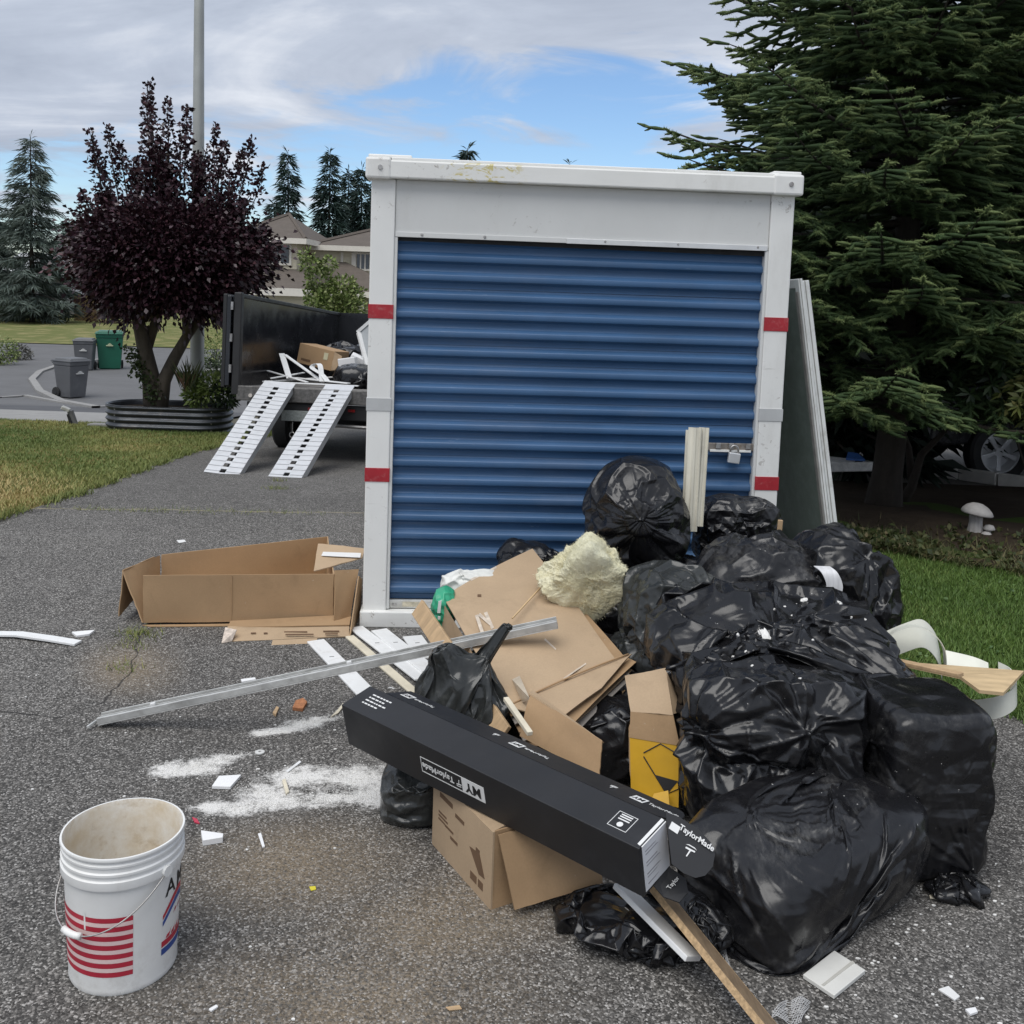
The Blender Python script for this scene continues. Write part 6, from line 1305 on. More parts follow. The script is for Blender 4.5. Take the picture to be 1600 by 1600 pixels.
# ------------------------------------------------------------------ bucket
def bucket():
    B = np.array([-.9649, 2.4795, 0.]); n = 72
    t = thing('plastic_bucket', 'white plastic bucket with red flag stripes standing on the asphalt', 'bucket', B)
    s = NT('bucket_plastic'); z = s.xyz(s.obj)[2]
    c = s.mix(s.rng(s.noise(5, 6, .6), .3, .7), (.70, .70, .68), (.80, .80, .785)); c = s.mix(s.math('MULTIPLY', s.rng(s.noise(11, 7, .75), .5, .72), s.rng(z, .16, 0, .05, .55)), c, (.38, .35, .31))
    c = s.mix(s.math('MULTIPLY', s.rng(s.noise(4, 6, .7, sc=(3, 3, .6)), .55, .8), .4), c, (.55, .52, .47)); s.set(Base_Color=c, Roughness=.42, Subsurface_Weight=0.); M_BK = s.m
    s = NT('bucket_inside'); c = s.mix(s.rng(s.noise(9, 7, .7), .35, .68), (.72, .70, .65), (.56, .47, .34)); c = s.mix(s.math('MULTIPLY', s.rng(s.noise(17, 6, .7), .55, .7), .6), c, (.40, .31, .20)); s.set(Base_Color=c, Roughness=.7); s.bump(s.noise(40, 4), .3, .004); M_BI = s.m
    rr = lambda z: .1325+.0105*z/.29
    prof = [(.001, .004), (.126, .004), (.131, .0), (.1335, .006), (rr(.02), .014)]+[(rr(z), z) for z in np.linspace(.02, .283, 14)]
    prof += [(.1505, .286), (.1515, .290), (.1515, .308), (.1470, .311), (.1470, .320), (.1505, .322), (.1505, .328), (.1465, .331), (.1465, .342), (.1495, .344), (.1495, .349), (.1460, .352), (.1460, .360), (.1515, .361), (.1525, .365), (.151, .369), (.1465, .369)]
    m = MB(); m.lathe(prof, n, B); wl = m.build('body', M_BK, t, smooth='auto')
    m = MB(); m.lathe([(.1465, .3688), (.1435, .36), (.139, .28), (.130, .03), (.127, .02), (.001, .018)], n, B); m.build('inner_wall', M_BI, t, smooth='auto')
    m = MB(); r = np.random.default_rng(2); N = 40
    V = [(B[0]+rad*math.cos(6.283*j/N)*(1), B[1]+rad*math.sin(6.283*j/N), .028+.012*abs(math.sin(j*1.3+rad*40))*(1-rad/.13)+.004*r.uniform()) for rad in (.001, .04, .08, .11, .129) for j in range(N)]
    m.add(V, [(i*N+j, i*N+(j+1) % N, (i+1)*N+(j+1) % N, (i+1)*N+j) for i in range(4) for j in range(N)]); m.build('dried_residue', M_BI, t, smooth=True)
    view = math.atan2(-B[1], -B[0])                       # towards the viewer
    def ang(a): return view+R_(a)
    def pt(a, z, d=.0008): q = rr(z)+d; g = ang(a); return B+np.array([q*math.cos(g), q*math.sin(g), z])
    def patch(nm, a0, a1, z0f, z1f, mat, k=24):
        m = MB(); V = []
        for i in range(k+1):
            a = a0+(a1-a0)*i/k; V += [pt(a, z0f(i/k)), pt(a, z1f(i/k))]
        m.add(V, [(2*i, 2*i+2, 2*i+3, 2*i+1) for i in range(k)]); return m.build(nm, mat, wl, smooth=True)
    M_SR = pm('flag_red', (.42, .022, .045), .45, var=.1, vscale=20); M_PK = pm('flag_pink', (.74, .56, .54), .45, var=.05); M_NB = pm('flag_blue', (.03, .07, .27), .45)
    for i in range(7):
        z0 = .052+i*.0243; patch('red_stripe', -95, 9, lambda f, z=z0: z, lambda f, z=z0: z+.0128, M_SR)
        if i < 6: patch('pale_stripe', -95, 9, lambda f, z=z0: z+.0132, lambda f, z=z0: z+.0239, M_PK)
    patch('scratch', -41, -39, lambda f: .175, lambda f: .222, M_BK, 2)
    # right-hand emblem: arched red and blue bands, slanted strokes, a base bar
    patch('emblem_band', 42, 108, lambda f: .150+.052*math.sin(math.pi*min(1, f*1.0+.06)), lambda f: .160+.058*math.sin(math.pi*min(1, f+.06)), M_SR)
    patch('emblem_band', 42, 108, lambda f: .132+.052*math.sin(math.pi*min(1, f+.06)), lambda f: .144+.055*math.sin(math.pi*min(1, f+.06)), M_NB)
    patch('emblem_bar', 41, 108, lambda f: .085, lambda f: .101, M_SR); patch('emblem_bar', 41, 108, lambda f: .064, lambda f: .081, M_NB)
    for q0 in (47, 56, 65):
        m = MB(); m.add([pt(q0, .103), pt(q0+6, .103), pt(q0+20, .165), pt(q0+16, .165)], [(0, 1, 2, 3)]); m.build('emblem_stroke', M_SR, wl)
    # lettering wrapped round the wall
    x = 45
    for ch in 'AMERICAN':
        c = bpy.data.curves.new('lettering', 'FONT'); c.body = ch; c.size = .060; c.extrude = 0; c.align_x = 'LEFT'; c.offset = .0008
        o = bpy.data.objects.new('lettering', c); COL.objects.link(o); dg = bpy.context.evaluated_depsgraph_get(); me = bpy.data.meshes.new_from_object(o.evaluated_get(dg)); bpy.data.objects.remove(o)
        w = max((v.co.x for v in me.vertices), default=.03)
        for v in me.vertices:
            p = pt(x+math.degrees(v.co.x/.140), .218+v.co.y, .0009); v.co = p
        me.materials.clear(); link('lettering', me, M_INK, wl); x += math.degrees((w+.006)/.140)
    # wire bail with grip
    h1 = ang(42); h2 = ang(42+180); e1 = B+np.array([.154*math.cos(h1), .154*math.sin(h1), .297]); e2 = B+np.array([.154*math.cos(h2), .154*math.sin(h2), .297])
    fwdv = nrm(np.array([math.cos(ang(-48)), math.sin(ang(-48)), 0])); ax = nrm(e2-e1); mid = (e1+e2)/2; path = []
    for k in range(33):
        g = math.pi*k/32; path.append(mid-ax*.154*math.cos(g)+(fwdv*.163+np.array([0, 0, -.125]))*math.sin(g)**.9)
    m = MB(); m.tube(path, .0022, 6); m.build('wire_handle', M_STEEL, t, smooth=True)
    m = MB(); m.tube(path[14:19], .0085, 10); m.build('grip', M_BK, t, smooth=True)
    for e, h in ((e1, h1), (e2, h2)):
        d = np.array([math.cos(h), math.sin(h), 0]); m = MB(); m.tube([e-d*.006, e+d*.004], .014, 12); m.build('handle_ear', M_BK, t)
bucket()
# ------------------------------------------------------------------ metal rail and trim boards
M_RAIL = pm('rail_aluminium', (.60, .60, .58), .45, .55, var=.25, vscale=12, dirt=(.22, .21, .19), dscale=9, damt=.6)
def rail():
    a = G(157, 1130, .01); b = AY(872, 979, 3.86); d = nrm(b-a); s_ = nrm(np.cross([0, 0, 1], d)); u = np.cross(d, s_); L = np.linalg.norm(b-a)
    t = thing('metal_rail', 'long dull aluminium rail running from asphalt up onto the heap', 'rail', a)
    def bar(nm, s0, s1, u0_, u1_, mat=M_RAIL, l0=0, l1=L): m = MB(); m.hexa([a+d*x+s_*y+u*z for (x, y, z) in ((l0,s0,u0_),(l1,s0,u0_),(l1,s1,u0_),(l0,s1,u0_),(l0,s0,u1_),(l1,s0,u1_),(l1,s1,u1_),(l0,s1,u1_))]); return m.build(nm, mat, t, bevel=.0015)
    bar('channel_base', -.026, .026, 0, .004); bar('channel_side', -.026, -.022, .0045, .030); bar('channel_side', .022, .026, .0045, .034); bar('channel_rib', -.004, .0, .0045, .022); bar('channel_rib', .010, .013, .0045, .026); bar('channel_lip', -.0215, -.012, .026, .030)
    m = MB(); m.obox(a-d*.012+u*.012+s_*.0, (.012, .105, .012), np.stack([d, nrm(s_+.3*d), u], 1)); m.build('end_bracket', M_RAIL, t, bevel=.002)
    for k in (.12, .55): m = MB(); m.obox(a+d*L*k+u*.032, (.02, .012, .012), np.stack([d, s_, u], 1)); m.build('clip', M_WHT, t, bevel=.002)
rail()
M_TRIMW = pm('trim_white', (.76, .765, .76), .45, var=.05, vscale=6, dirt=(.45, .42, .38), dscale=12, damt=.4); M_TRIMC = pm('trim_cream', (.66, .60, .47), .6, var=.15, vscale=8); M_WOOD = pm('pine', (.47, .325, .185), .65, var=.2, vscale=10, stretch=(1, 6, 1), bump=.15); M_WOODD = pm('oak_veneer', (.22, .155, .095), .5, var=.25, vscale=14, stretch=(6, 1, 1)); M_CHIP = pm('chipboard', (.42, .29, .16), .85, var=.35, vscale=90, bump=.3, bscale=200)
def board(name, label, cat, p0, p1, w, t, mat, group=None, roll=0., up=A0):
    p0, p1 = np.array(p0), np.array(p1); d = nrm(p1-p0); s_ = nrm(np.cross(up, d)); u = np.cross(d, s_); s2 = s_*math.cos(roll)+u*math.sin(roll); u2 = np.cross(d, s2)
    m = MB(); m.obox((p0+p1)/2+u2*t/2, (np.linalg.norm(p1-p0), w, t), np.stack([d, s2, u2], 1)); o = m.build(name, mat, None, bevel=min(.0025, t*.3)); tag(o, label, cat, group); return o
bl = 'white trim boards before the container'
for lab, a, b, za, zb, w, mat in (('white trim board reaching farthest left, under the metal rail', (493, 1003), (572, 1085), 0, .004, .088, M_TRIMW), ('white trim board at the container corner, crossing under the rail', (556, 982), (660, 1062), .006, .012, .075, M_TRIMW), ('cream-edged board below the white trim by the container corner', (546, 996), (648, 1084), .0, .002, .045, M_TRIMC), ('white trim board with small printed ticks beside the door sill', (592, 986), (672, 1050), .012, .02, .085, M_TRIMW), ('short white trim piece nearest the leaning wood plank', (644, 996), (668, 1030), .01, .014, .10, M_TRIMW), ('lowest white trim strip vanishing behind the limp bag', (600, 1010), (690, 1090), .0, .006, .06, M_TRIMW)):
    o = board('trim_board', lab, 'board', G(*a, za), G(*b, zb), w, .010, mat, bl)
    if mat is M_TRIMW:
        p0, p1 = G(*a, za), G(*b, zb)
        for k in (.35, .62): q = p0*(1-k)+p1*k+np.array([0, 0, .0108]); m = MB(); m.obox(q, (.022, .008, .0008), rotm(0, 0, .3)); m.build('ink_mark', pm('pencil', (.3, .3, .3), .8), o)
board('wood_plank', 'narrow brown wood plank leaning under the folded cardboard', 'plank', AY(655, 950, 4.12), AY(790, 1150, 3.42), .075, .016, M_WOOD, None, 1.05)
board('wood_plank', 'thin pale batten poking out in front of the folded cardboard', 'plank', AY(790, 1095, 3.40), AY(828, 1150, 3.20), .02, .016, M_TRIMC)
# white strip at far left, shelf boards at the front
m = MB(); P = [G(-25, 990, .012), G(30, 991, .016), G(80, 998, .014), G(122, 1005, .008)]; m.ribbon(P, (.012, .055, .0), .012); tag(m.build('white_moulding', M_TRIMW, bevel=.002), 'curved white moulding strip lying at the left picture edge', 'moulding')
board('shelf_board', 'veneered chipboard shelf strip running toward the viewer under the black box', 'board', AY(1028, 1398, 2.62), G(1262, 1690, .03), .085, .018, M_WOODD, None, -.62)
o = bpy.data.objects['shelf_board']; p0, p1 = AY(1028, 1398, 2.62), G(1262, 1690, .03)
d = nrm(p1-p0); s_ = nrm(np.cross(A0, d)); u = np.cross(d, s_); s2 = s_*math.cos(-.62)+u*math.sin(-.62); u2 = np.cross(d, s2)
m = MB(); m.obox((p0+p1)/2+u2*.009+s2*.0435, (np.linalg.norm(p1-p0), .0015, .0175), np.stack([d, s2, u2], 1)); m.build('raw_edge', M_CHIP, o)
m = MB(); m.obox((p0+p1)/2+u2*.009-s2*.0435, (np.linalg.norm(p1-p0), .0015, .0175), np.stack([d, s2, u2], 1)); m.build('raw_edge', M_CHIP, o)
board('white_board', 'white painted board end beside the chipboard strip', 'board', AY(968, 1388, 2.70), G(1082, 1503, .075), .06, .016, M_TRIMW, None, -.35)
board('white_board', 'small white offcut under the long box end', 'board', AY(955, 1400, 2.78), AY(1002, 1440, 2.62), .05, .008, M_TRIMW, None, -.5)
# floor tile
c = G(1303, 1527); m = MB(); m.hexa([np.array(G(x, y))+[0, 0, h] for h in (.002, .014) for x, y in ((1254, 1530), (1303, 1563), (1352, 1523), (1303, 1492))]); o = tag(m.build('tile_offcut', pm('tile_white', (.66, .655, .62), .4, var=.06), bevel=.002), 'square off-white tile offcut lying before the plump bag', 'tile')
m = MB(); m.hexa([np.array(G(x, y))+[0, 0, h] for h in (.0142, .0152) for x, y in ((1283, 1547), (1287, 1549), (1335, 1512), (1331, 1509))]); m.build('groove', pm('groove', (.45, .44, .4), .7), o)
# ------------------------------------------------------------------ insulation
def insulation():
    n, f, u, e, val = LV[6]; r0_ = (np.abs(n/np.array([.150, .095, .165]))**9).sum(1)**(-1/9)
    rg = np.clip(.25+.9*vnoise(n*2.2, 9)-.8*n[:, 0], 0, 1); k = 1+.05*vnoise(n*3, 3)+.03*vnoise(n*7, 4)-.05*np.abs(vnoise(n*9, 5))*(.3+rg)-.03*np.abs(vnoise(n*19, 6))*(.25+rg)-.03*np.abs(vnoise(n*40, 7))*(.2+rg)
    x = n*(r0_*k)[:, None]; c = AY(915, 905, 4.22); R = rotm(.38, .72, .30); v = x@R.T+c
    s = NT('glass_wool'); col = s.mix(s.rng(s.noise(7, 6, .65), .35, .65), (.78, .70, .42), (.86, .82, .62)); col = s.mix(s.rng(s.noise(3, 3), .45, .6, 0, .5), col, (.66, .66, .50)); s.set(Base_Color=col, Roughness=.95, Specular_IOR_Level=.1); s.bump(s.noise(60, 6, .75, dist=1.5), .8, .012); s.bump(s.noise(200, 3, .7), .5, .004)
    o = rawmesh('insulation_batt', v, f, s.m, smooth=True); tag(o, 'lump of pale yellow glass wool insulation on the heap', 'insulation')
    r = np.random.default_rng(6); idx = r.integers(0, len(v), 12000); D = n[idx]@R.T*.3+r.normal(size=(12000, 3))*.8; V, F = leafset(v[idx], D, .015, .0010, 7, .1, .1); rawmesh('loose_fibres', V, F, s.m, o)
insulation()
# ------------------------------------------------------------------ yellow carton
def yellow():
    t = thing('yellow_carton', 'yellow carton with black outline mark and torn brown flaps', 'box', (*AY(1015, 1255, 3.3)[:2], 0)); M_Y = pm('yellow_print', (.58, .33, .018), .5, var=.08, vscale=8)
    F4 = [AY(986, 1245, 3.30), AY(1060, 1262, 3.24), AY(1062, 1165, 3.30), AY(984, 1152, 3.36)]; fp = panel('front_panel', F4, M_Y, t, .005, flat=True)
    panel('left_panel', [F4[0]+[-.002, .004, 0], F4[3]+[-.002, .004, 0], F4[3]+[.03, .2, 0], F4[0]+[.03, .2, 0]], M_CARD, t, .005)
    fl = panel('open_flap', [F4[3]+[0, -.002, .0], F4[2]+[0, -.002, 0], AY(1052, 1118, 3.33), AY(985, 1112, 3.38)], M_CARD, t, .005)
    panel('open_flap', [AY(985, 1112, 3.38), AY(1052, 1118, 3.33), AY(1040, 1043, 3.46), AY(976, 1056, 3.48)], M_CARD2, t, .005)
    panel('open_flap', [AY(1042, 1050, 3.45), AY(1050, 1116, 3.34), AY(1066, 1112, 3.40), AY(1056, 1070, 3.5)], M_CARD2, t, .005)
    nn = nrm(np.cross(F4[1]-F4[0], F4[3]-F4[0])); nn = nn if nn[1] < 0 else -nn
    def fp_(u, v): return F4[0]*(1-u)*(1-v)+F4[1]*u*(1-v)+F4[2]*u*v+F4[3]*(1-u)*v+nn*.0015
    pts = [(.28, .78), (.62, .98), (1.0, .85), (1.0, .30), (.75, .18), (.28, .72)]
    m = MB(); m.tube([fp_(*p) for p in pts], .0022, 5); m.build('print_outline', M_INK, fp)
    m = MB(); m.slab([fp_(.52, .45), fp_(.98, .42), fp_(.75, .16)], .001, nn); m.build('print_triangle', M_INK, fp)
    m = MB(); m.slab([AY(1012, 1262, 3.22), AY(1046, 1258, 3.2), AY(1044, 1235, 3.24), AY(1022, 1240, 3.25)], .004); m.build('torn_flap', M_Y, t)
yellow()
# ------------------------------------------------------------------ mouldings, ply, vinyl strips, odd pieces
def mould(label, px0, py0, px1, py1, Y, w, mat):
    a, b = AY(px0, py0, Y-.06), AY(px1, py1, Y); d = nrm(b-a); s_ = nrm(np.cross(d, [0, 1, 0])); n_ = np.cross(s_, d); n_ = n_ if n_[1] < 0 else -n_; L = np.linalg.norm(b-a)
    pr = [(-.5, 0), (-.5, .010), (-.42, .014), (-.3, .008), (-.12, .009), (-.05, .016), (.12, .017), (.2, .011), (.4, .008), (.5, .004), (.5, 0)]
    m = MB(); V = [q+s_*x*w+n_*z for q in (a, b) for x, z in pr]; k = len(pr); m.add(V, [(j, (j+1) % k, k+(j+1) % k, k+j) for j in range(k)]+[tuple(range(k)), tuple(range(2*k-1, k-1, -1))]); tag(m.build('wood_moulding', mat), label, 'moulding', 'cream mouldings standing against the door')
M_MLD = pm('cream_moulding', (.62, .59, .49), .55, var=.15, vscale=5, stretch=(6, 6, .6), dirt=(.35, .31, .25), dscale=9, damt=.4)
mould('left cream moulding strip standing against the blue door', 1078, 830, 1086, 668, 4.70, .062, M_MLD); mould('right cream moulding strip standing against the blue door', 1090, 822, 1100, 668, 4.72, .048, M_MLD); mould('rear cream moulding strip half hidden behind the pair', 1072, 800, 1078, 672, 4.76, .04, M_MLD)
board('wood_offcut', 'small pale wood offcut stuck between two bags', 'wood', AY(1108, 962, 3.80), AY(1100, 925, 3.90), .05, .012, M_WOOD, None, 0, np.array([0, -1., .2]))
board('wood_offcut', 'tiny wood end poking up behind the dust-streaked bag', 'wood', AY(1217, 832, 4.5), AY(1219, 812, 4.5), .022, .012, M_WOOD, None, 0, np.array([0, -1., .2]))
m = MB(); m.slab([AY(x, y, Y) for x, y, Y in ((1388, 1032, 3.68), (1600, 1048, 3.55), (1568, 1082, 3.36), (1530, 1078, 3.36), (1500, 1056, 3.46))], .012, A0); tag(m.build('plywood_piece', pm('plywood', (.54, .40, .23), .7, var=.18, vscale=8, stretch=(1, 5, 1))), 'pale plywood piece jutting out over the lawn edge', 'wood')
board('wood_batten', 'pale wood batten lying on the upright black bag', 'wood', AY(1392, 1034, 3.58), AY(1502, 1058, 3.36), .035, .014, M_WOOD)
M_VIN = pm('vinyl_edging', (.70, .705, .62), .4, var=.08, vscale=6)
def strip(label, pts, w, mat=M_VIN):
    P = [np.array(p) for p in pts]; Q = []
    for i in range(len(P)-1):
        p0, p1, p2, p3 = P[max(i-1, 0)], P[i], P[i+1], P[min(i+2, len(P)-1)]
        for t in np.linspace(0, 1, 7)[:-1]: Q.append(.5*((2*p1)+(-p0+p2)*t+(2*p0-5*p1+4*p2-p3)*t*t+(-p0+3*p1-3*p2+p3)*t**3))
    Q.append(P[-1]); m = MB(); m.ribbon(Q, w, .003); tag(m.build('vinyl_strip', mat, smooth='auto'), label, 'plastic strip', 'curled white vinyl strips by the lawn')
strip('curled white vinyl strip arching above the plywood', [AY(1380, 1002, 3.75), AY(1400, 985, 3.74), AY(1428, 978, 3.72), AY(1456, 988, 3.70), AY(1474, 1012, 3.70), AY(1477, 1042, 3.72)], (.03, .09, -.02))
strip('second white vinyl curl standing inside the arching one', [AY(1382, 1010, 3.82), AY(1415, 996, 3.84), AY(1442, 990, 3.84), AY(1462, 1010, 3.86), AY(1470, 1040, 3.9)], (0, .04, .10))
strip('white vinyl strip end lying flat toward the lawn', [AY(1478, 1030, 3.85), AY(1520, 1040, 3.8), AY(1545, 1050, 3.75)], (.02, .06, .05))
strip('white vinyl strip looping below the plywood on the asphalt', [AY(1500, 1108, 3.55), AY(1530, 1110, 3.52), AY(1568, 1102, 3.50), AY(1588, 1085, 3.55), AY(1580, 1062, 3.66), AY(1560, 1050, 3.7)], (0, .015, .075))
m = MB(); V = []; c0 = AY(1296, 905, 3.99)
strip('pale ribbed plastic piece showing through the torn bag', [AY(1284, 885, 3.97), AY(1296, 895, 3.93), AY(1304, 915, 3.92), AY(1300, 938, 3.92)], (.065, .0, .0), pm('ribbed_plastic', (.62, .62, .63), .4, var=.2, vscale=60, stretch=(1, .1, .1)))
# white sheet and green bag at the left of the folded cardboard
bag('white crumpled plastic bag behind the folded cardboard', AY(742, 925, 4.42), (.16, .12, .12), 2.6, seed=41, mat=plastic('white_bag', (.68, .68, .64), .45), group='coloured plastic bags', coll=False, top=5, name='plastic_bag', excess=1.08)
bag('green printed plastic bag squeezed beside the folded cardboard', (*AY(694, 948, 4.20)[:2], AY(694, 948, 4.2)[2]-.03), (.055, .07, .13), 2.4, seed=42, mat=plastic('green_bag', (.035, .34, .19), .3), group='coloured plastic bags', coll=False, top=5, name='plastic_bag', excess=1.1)
m = MB(); m.slab([AY(x, y, 4.115) for x, y in ((683, 958), (688, 958), (690, 938), (685, 940))], .003); m.slab([AY(x, y, 4.115) for x, y in ((684, 968), (688, 968), (688, 963), (684, 963))], .003); m.build('white_print', M_WHT, bpy.data.objects['plastic_bag.001'])
# plaster lumps on the wide bag
def chip(label, p, L, W, T, rot, mat, group=None, name='plaster_chip', cat='debris', seed=0):
    r = np.random.default_rng(seed); m = MB(); R = rotm(*rot); k = 7; an = np.sort(r.uniform(0, 6.28, k)); poly = [(math.cos(a)*L/2*r.uniform(.7, 1.05), math.sin(a)*W/2*r.uniform(.7, 1.05)) for a in np.linspace(0, 6.283, k, endpoint=False)]
    m.slab([np.array(p)+R@np.array([x, y, T]) for x, y in poly], T, R@A0); o = m.build(name, mat, None); return tag(o, label, cat, group)
M_PLA = pm('plaster', (.74, .73, .70), .9, var=.08, vscale=30, bump=.4, bscale=120)
M_FOAM = pm('polystyrene', (.78, .78, .78), .7, var=.04)
from mathutils.bvhtree import BVHTree
def drop(px, py):                                     # first surface along a sight line
    dg = bpy.context.evaluated_depsgraph_get(); d = Vector(nrm(_ray(px, py))); ok, loc, nor, i, o, mt = SC.ray_cast(dg, Vector(CAMP), d); return np.array(loc), np.array(nor)
def on_bag(label, px, py, L, W, mat, seed, name='plaster_lump', ang=.5):
    loc, nor = drop(px, py); x = nrm(np.cross(nor, [0, 1, .3])); y = np.cross(nor, x); r = np.random.default_rng(seed); n, f, u, e, val = LV[3]
    k = 1+.25*vnoise(n*3, seed)+.15*vnoise(n*7, seed+1); q = n*k[:, None]*np.array([L/2, W/2, W*.3]); ca, sa = math.cos(ang), math.sin(ang); q = np.stack([q[:, 0]*ca-q[:, 1]*sa, q[:, 0]*sa+q[:, 1]*ca, q[:, 2]], 1)
    v = loc+q[:, :1]*x+q[:, 1:2]*y+q[:, 2:]*nor; tag(rawmesh(name, v, f, mat, smooth=False), label, 'debris', 'plaster crumbs on the bags')
on_bag('elongated white plaster lump on the wide draped bag', 1198, 998, .075, .028, M_PLA, 1, ang=-.9); on_bag('white plaster crumb near the top of the draped bag', 1257, 938, .03, .022, M_PLA, 2); on_bag('white plaster crumb at the right of the draped bag top', 1312, 943, .035, .02, M_PLA, 3); on_bag('small white crumb left of the elongated plaster lump', 1153, 992, .014, .012, M_PLA, 4)
for i, (px, py) in enumerate(((1210, 952), (1226, 948), (1165, 1018), (1145, 1026), (1238, 962), (1330, 965), (1175, 1040), (1270, 1000), (1250, 1060), (1352, 968))): on_bag('tiny white plaster crumb on the draped bag', px, py, .010, .008, M_PLA, 10+i, 'plaster_crumb')
# tape and scuffs stuck to the big folded sheet
def sticker(nm, pts, mat, par, off=.0015):
    q = []; nn = []
    for x, y in pts: l_, n_ = drop(x, y); q.append(l_); nn.append(n_)
    n_ = nrm(sum(nn)); m = MB(); m.slab([a+n_*off for a in q], off*.6, n_); return m.build(nm, mat, par)
fc = [o_ for o_ in bpy.data.objects if o_.name.startswith('folded_cardboard')][0]; M_SMUDGE = pm('pale_scuff', (.58, .50, .41), .5, var=.25, vscale=40)
for q_ in (((742, 962), (752, 992), (757, 990), (747, 960)), ((756, 958), (768, 984), (772, 981), (761, 956)), ((747, 962), (768, 980), (770, 976), (750, 958))): sticker('tape_residue', q_, M_SMUDGE, fc)
sticker('parcel_tape', ((800, 1062), (812, 1056), (828, 1092), (816, 1098)), M_TAPE, fc); sticker('dark_spot', ((746, 929), (752, 929), (752, 933), (746, 933)), M_PRINT, fc)
for q_ in (((735, 905), (775, 885), (776, 888), (736, 908)), ((850, 1000), (868, 1016), (869, 1014), (852, 998)), ((880, 1060), (915, 1036), (916, 1038), (881, 1062))): sticker('scuff', q_, M_SMUDGE, fc)
# ------------------------------------------------------------------ loose bits on the asphalt
def prism(label, pts, T, mat, cat='debris', name='foam_offcut', group=None):
    m = MB(); m.slab([np.array(G(*p, T)) for p in pts], T-.001, A0); return tag(m.build(name, mat, None, bevel=.001), label, cat, group)
prism('white square foam offcut between the powder patches', [(331, 1228), (342, 1212), (377, 1210), (360, 1229)], .012, M_FOAM)
prism('white triangular foam offcut beside the bucket', [(314, 1297), (349, 1302), (348, 1308), (317, 1313)], .02, M_FOAM)
prism('white wedge lying near the left moulding strip', [(112, 987), (148, 984), (140, 990), (120, 993)], .012, M_FOAM)
prism('white paper scrap on the asphalt behind the open box', [(276, 844), (288, 843), (291, 846), (280, 848)], .006, M_WHT, name='paper_scrap')
m = MB(); c = G(406, 1176, .002); m.lathe([(.006, 0), (.018, 0), (.018, .004), (.006, .005), (.006, 0)], 18, c); tag(m.build('washer', pm('washer', (.6, .6, .58), .5)), 'round white plastic washer among the powder', 'washer')
for lab, pts, T, mat in (('pale wooden chip in the powder', [(441, 1218), (446, 1216), (452, 1236), (447, 1240)], .008, M_TRIMC), ('thin grey splinter left of the black box', [(447, 1204), (468, 1188), (471, 1190), (450, 1206)], .005, M_TRIMW), ('thin white splinter below the powder', [(403, 1302), (408, 1301), (414, 1322), (410, 1323)], .006, M_FOAM), ('white splinter beyond the metal rail', [(376, 1061), (398, 1058), (400, 1061), (378, 1065)], .006, M_FOAM), ('white splinter by the bucket foot', [(326, 1576), (338, 1569), (341, 1572), (330, 1579)], .006, M_FOAM), ('yellow scrap on the asphalt', [(483, 1385), (493, 1384), (494, 1389), (486, 1391)], .004, pm('yellow_scrap', (.6, .52, .03), .5)), ('red plastic scrap next to the foam triangle', [(300, 1276), (308, 1279), (312, 1286), (304, 1284)], .006, pm('red_scrap', (.5, .04, .08), .5)), ('orange torn scrap near the black box end', [(457, 1105), (462, 1094), (474, 1090), (480, 1096), (473, 1107)], .015, pm('orange_scrap', (.36, .15, .065), .8, var=.4, vscale=60)), ('brown twig-like scrap beside the orange one', [(426, 1113), (432, 1103), (436, 1105), (431, 1116)], .012, M_WOOD), ('curved tan strip at the black box end', [(516, 1120), (528, 1108), (536, 1098), (538, 1102), (528, 1114)], .006, M_TRIMC), ('grey torn plastic scrap at the lower right', [(1466, 1545), (1482, 1540), (1500, 1556), (1492, 1562)], .006, M_WHT), ('white crumb pair at the lower right edge', [(1508, 1576), (1524, 1573), (1528, 1580), (1516, 1584)], .008, M_FOAM), ('thin tan splinter by the upright bag flap', [(1452, 1398), (1500, 1402), (1498, 1407), (1453, 1402)], .006, M_TRIMC), ('tan leaf-like scrap at the bottom edge', [(696, 1573), (718, 1570), (722, 1576), (702, 1578)], .004, M_WOOD)):
    prism(lab, pts, T, mat, name='scrap')
r = np.random.default_rng(77); q = 0
cl = [(420, 1220, 120, 60, 26), (1420, 1480, 90, 80, 30), (1480, 1430, 60, 50, 14), (120, 1050, 110, 40, 8), (330, 900, 250, 90, 10), (520, 1480, 200, 90, 10), (1340, 1570, 120, 30, 8), (230, 1150, 120, 50, 8)]
base = None
for cx, cy, sx, sy, n in cl:
    for i in range(n):
        px, py = cx+r.normal()*sx, cy+r.normal()*sy
        if not (0 < px < 1600 and 700 < py < 1600): continue
        L = r.uniform(.004, .016); p = G(px, py, .0015); p[2] = .0015+float(gz(p[1])); m = MB(); k = 5; a0 = r.uniform(0, 6)
        m.slab([p+np.array([math.cos(a0+g)*L/2*r.uniform(.5, 1.1), math.sin(a0+g)*L/3*r.uniform(.5, 1.1), .003]) for g in np.linspace(0, 6.28, k, endpoint=False)], .003, A0)
        tag(m.build('plaster_fleck', M_PLA), 'tiny white plaster fleck scattered on the asphalt', 'debris', 'plaster flecks on the driveway')
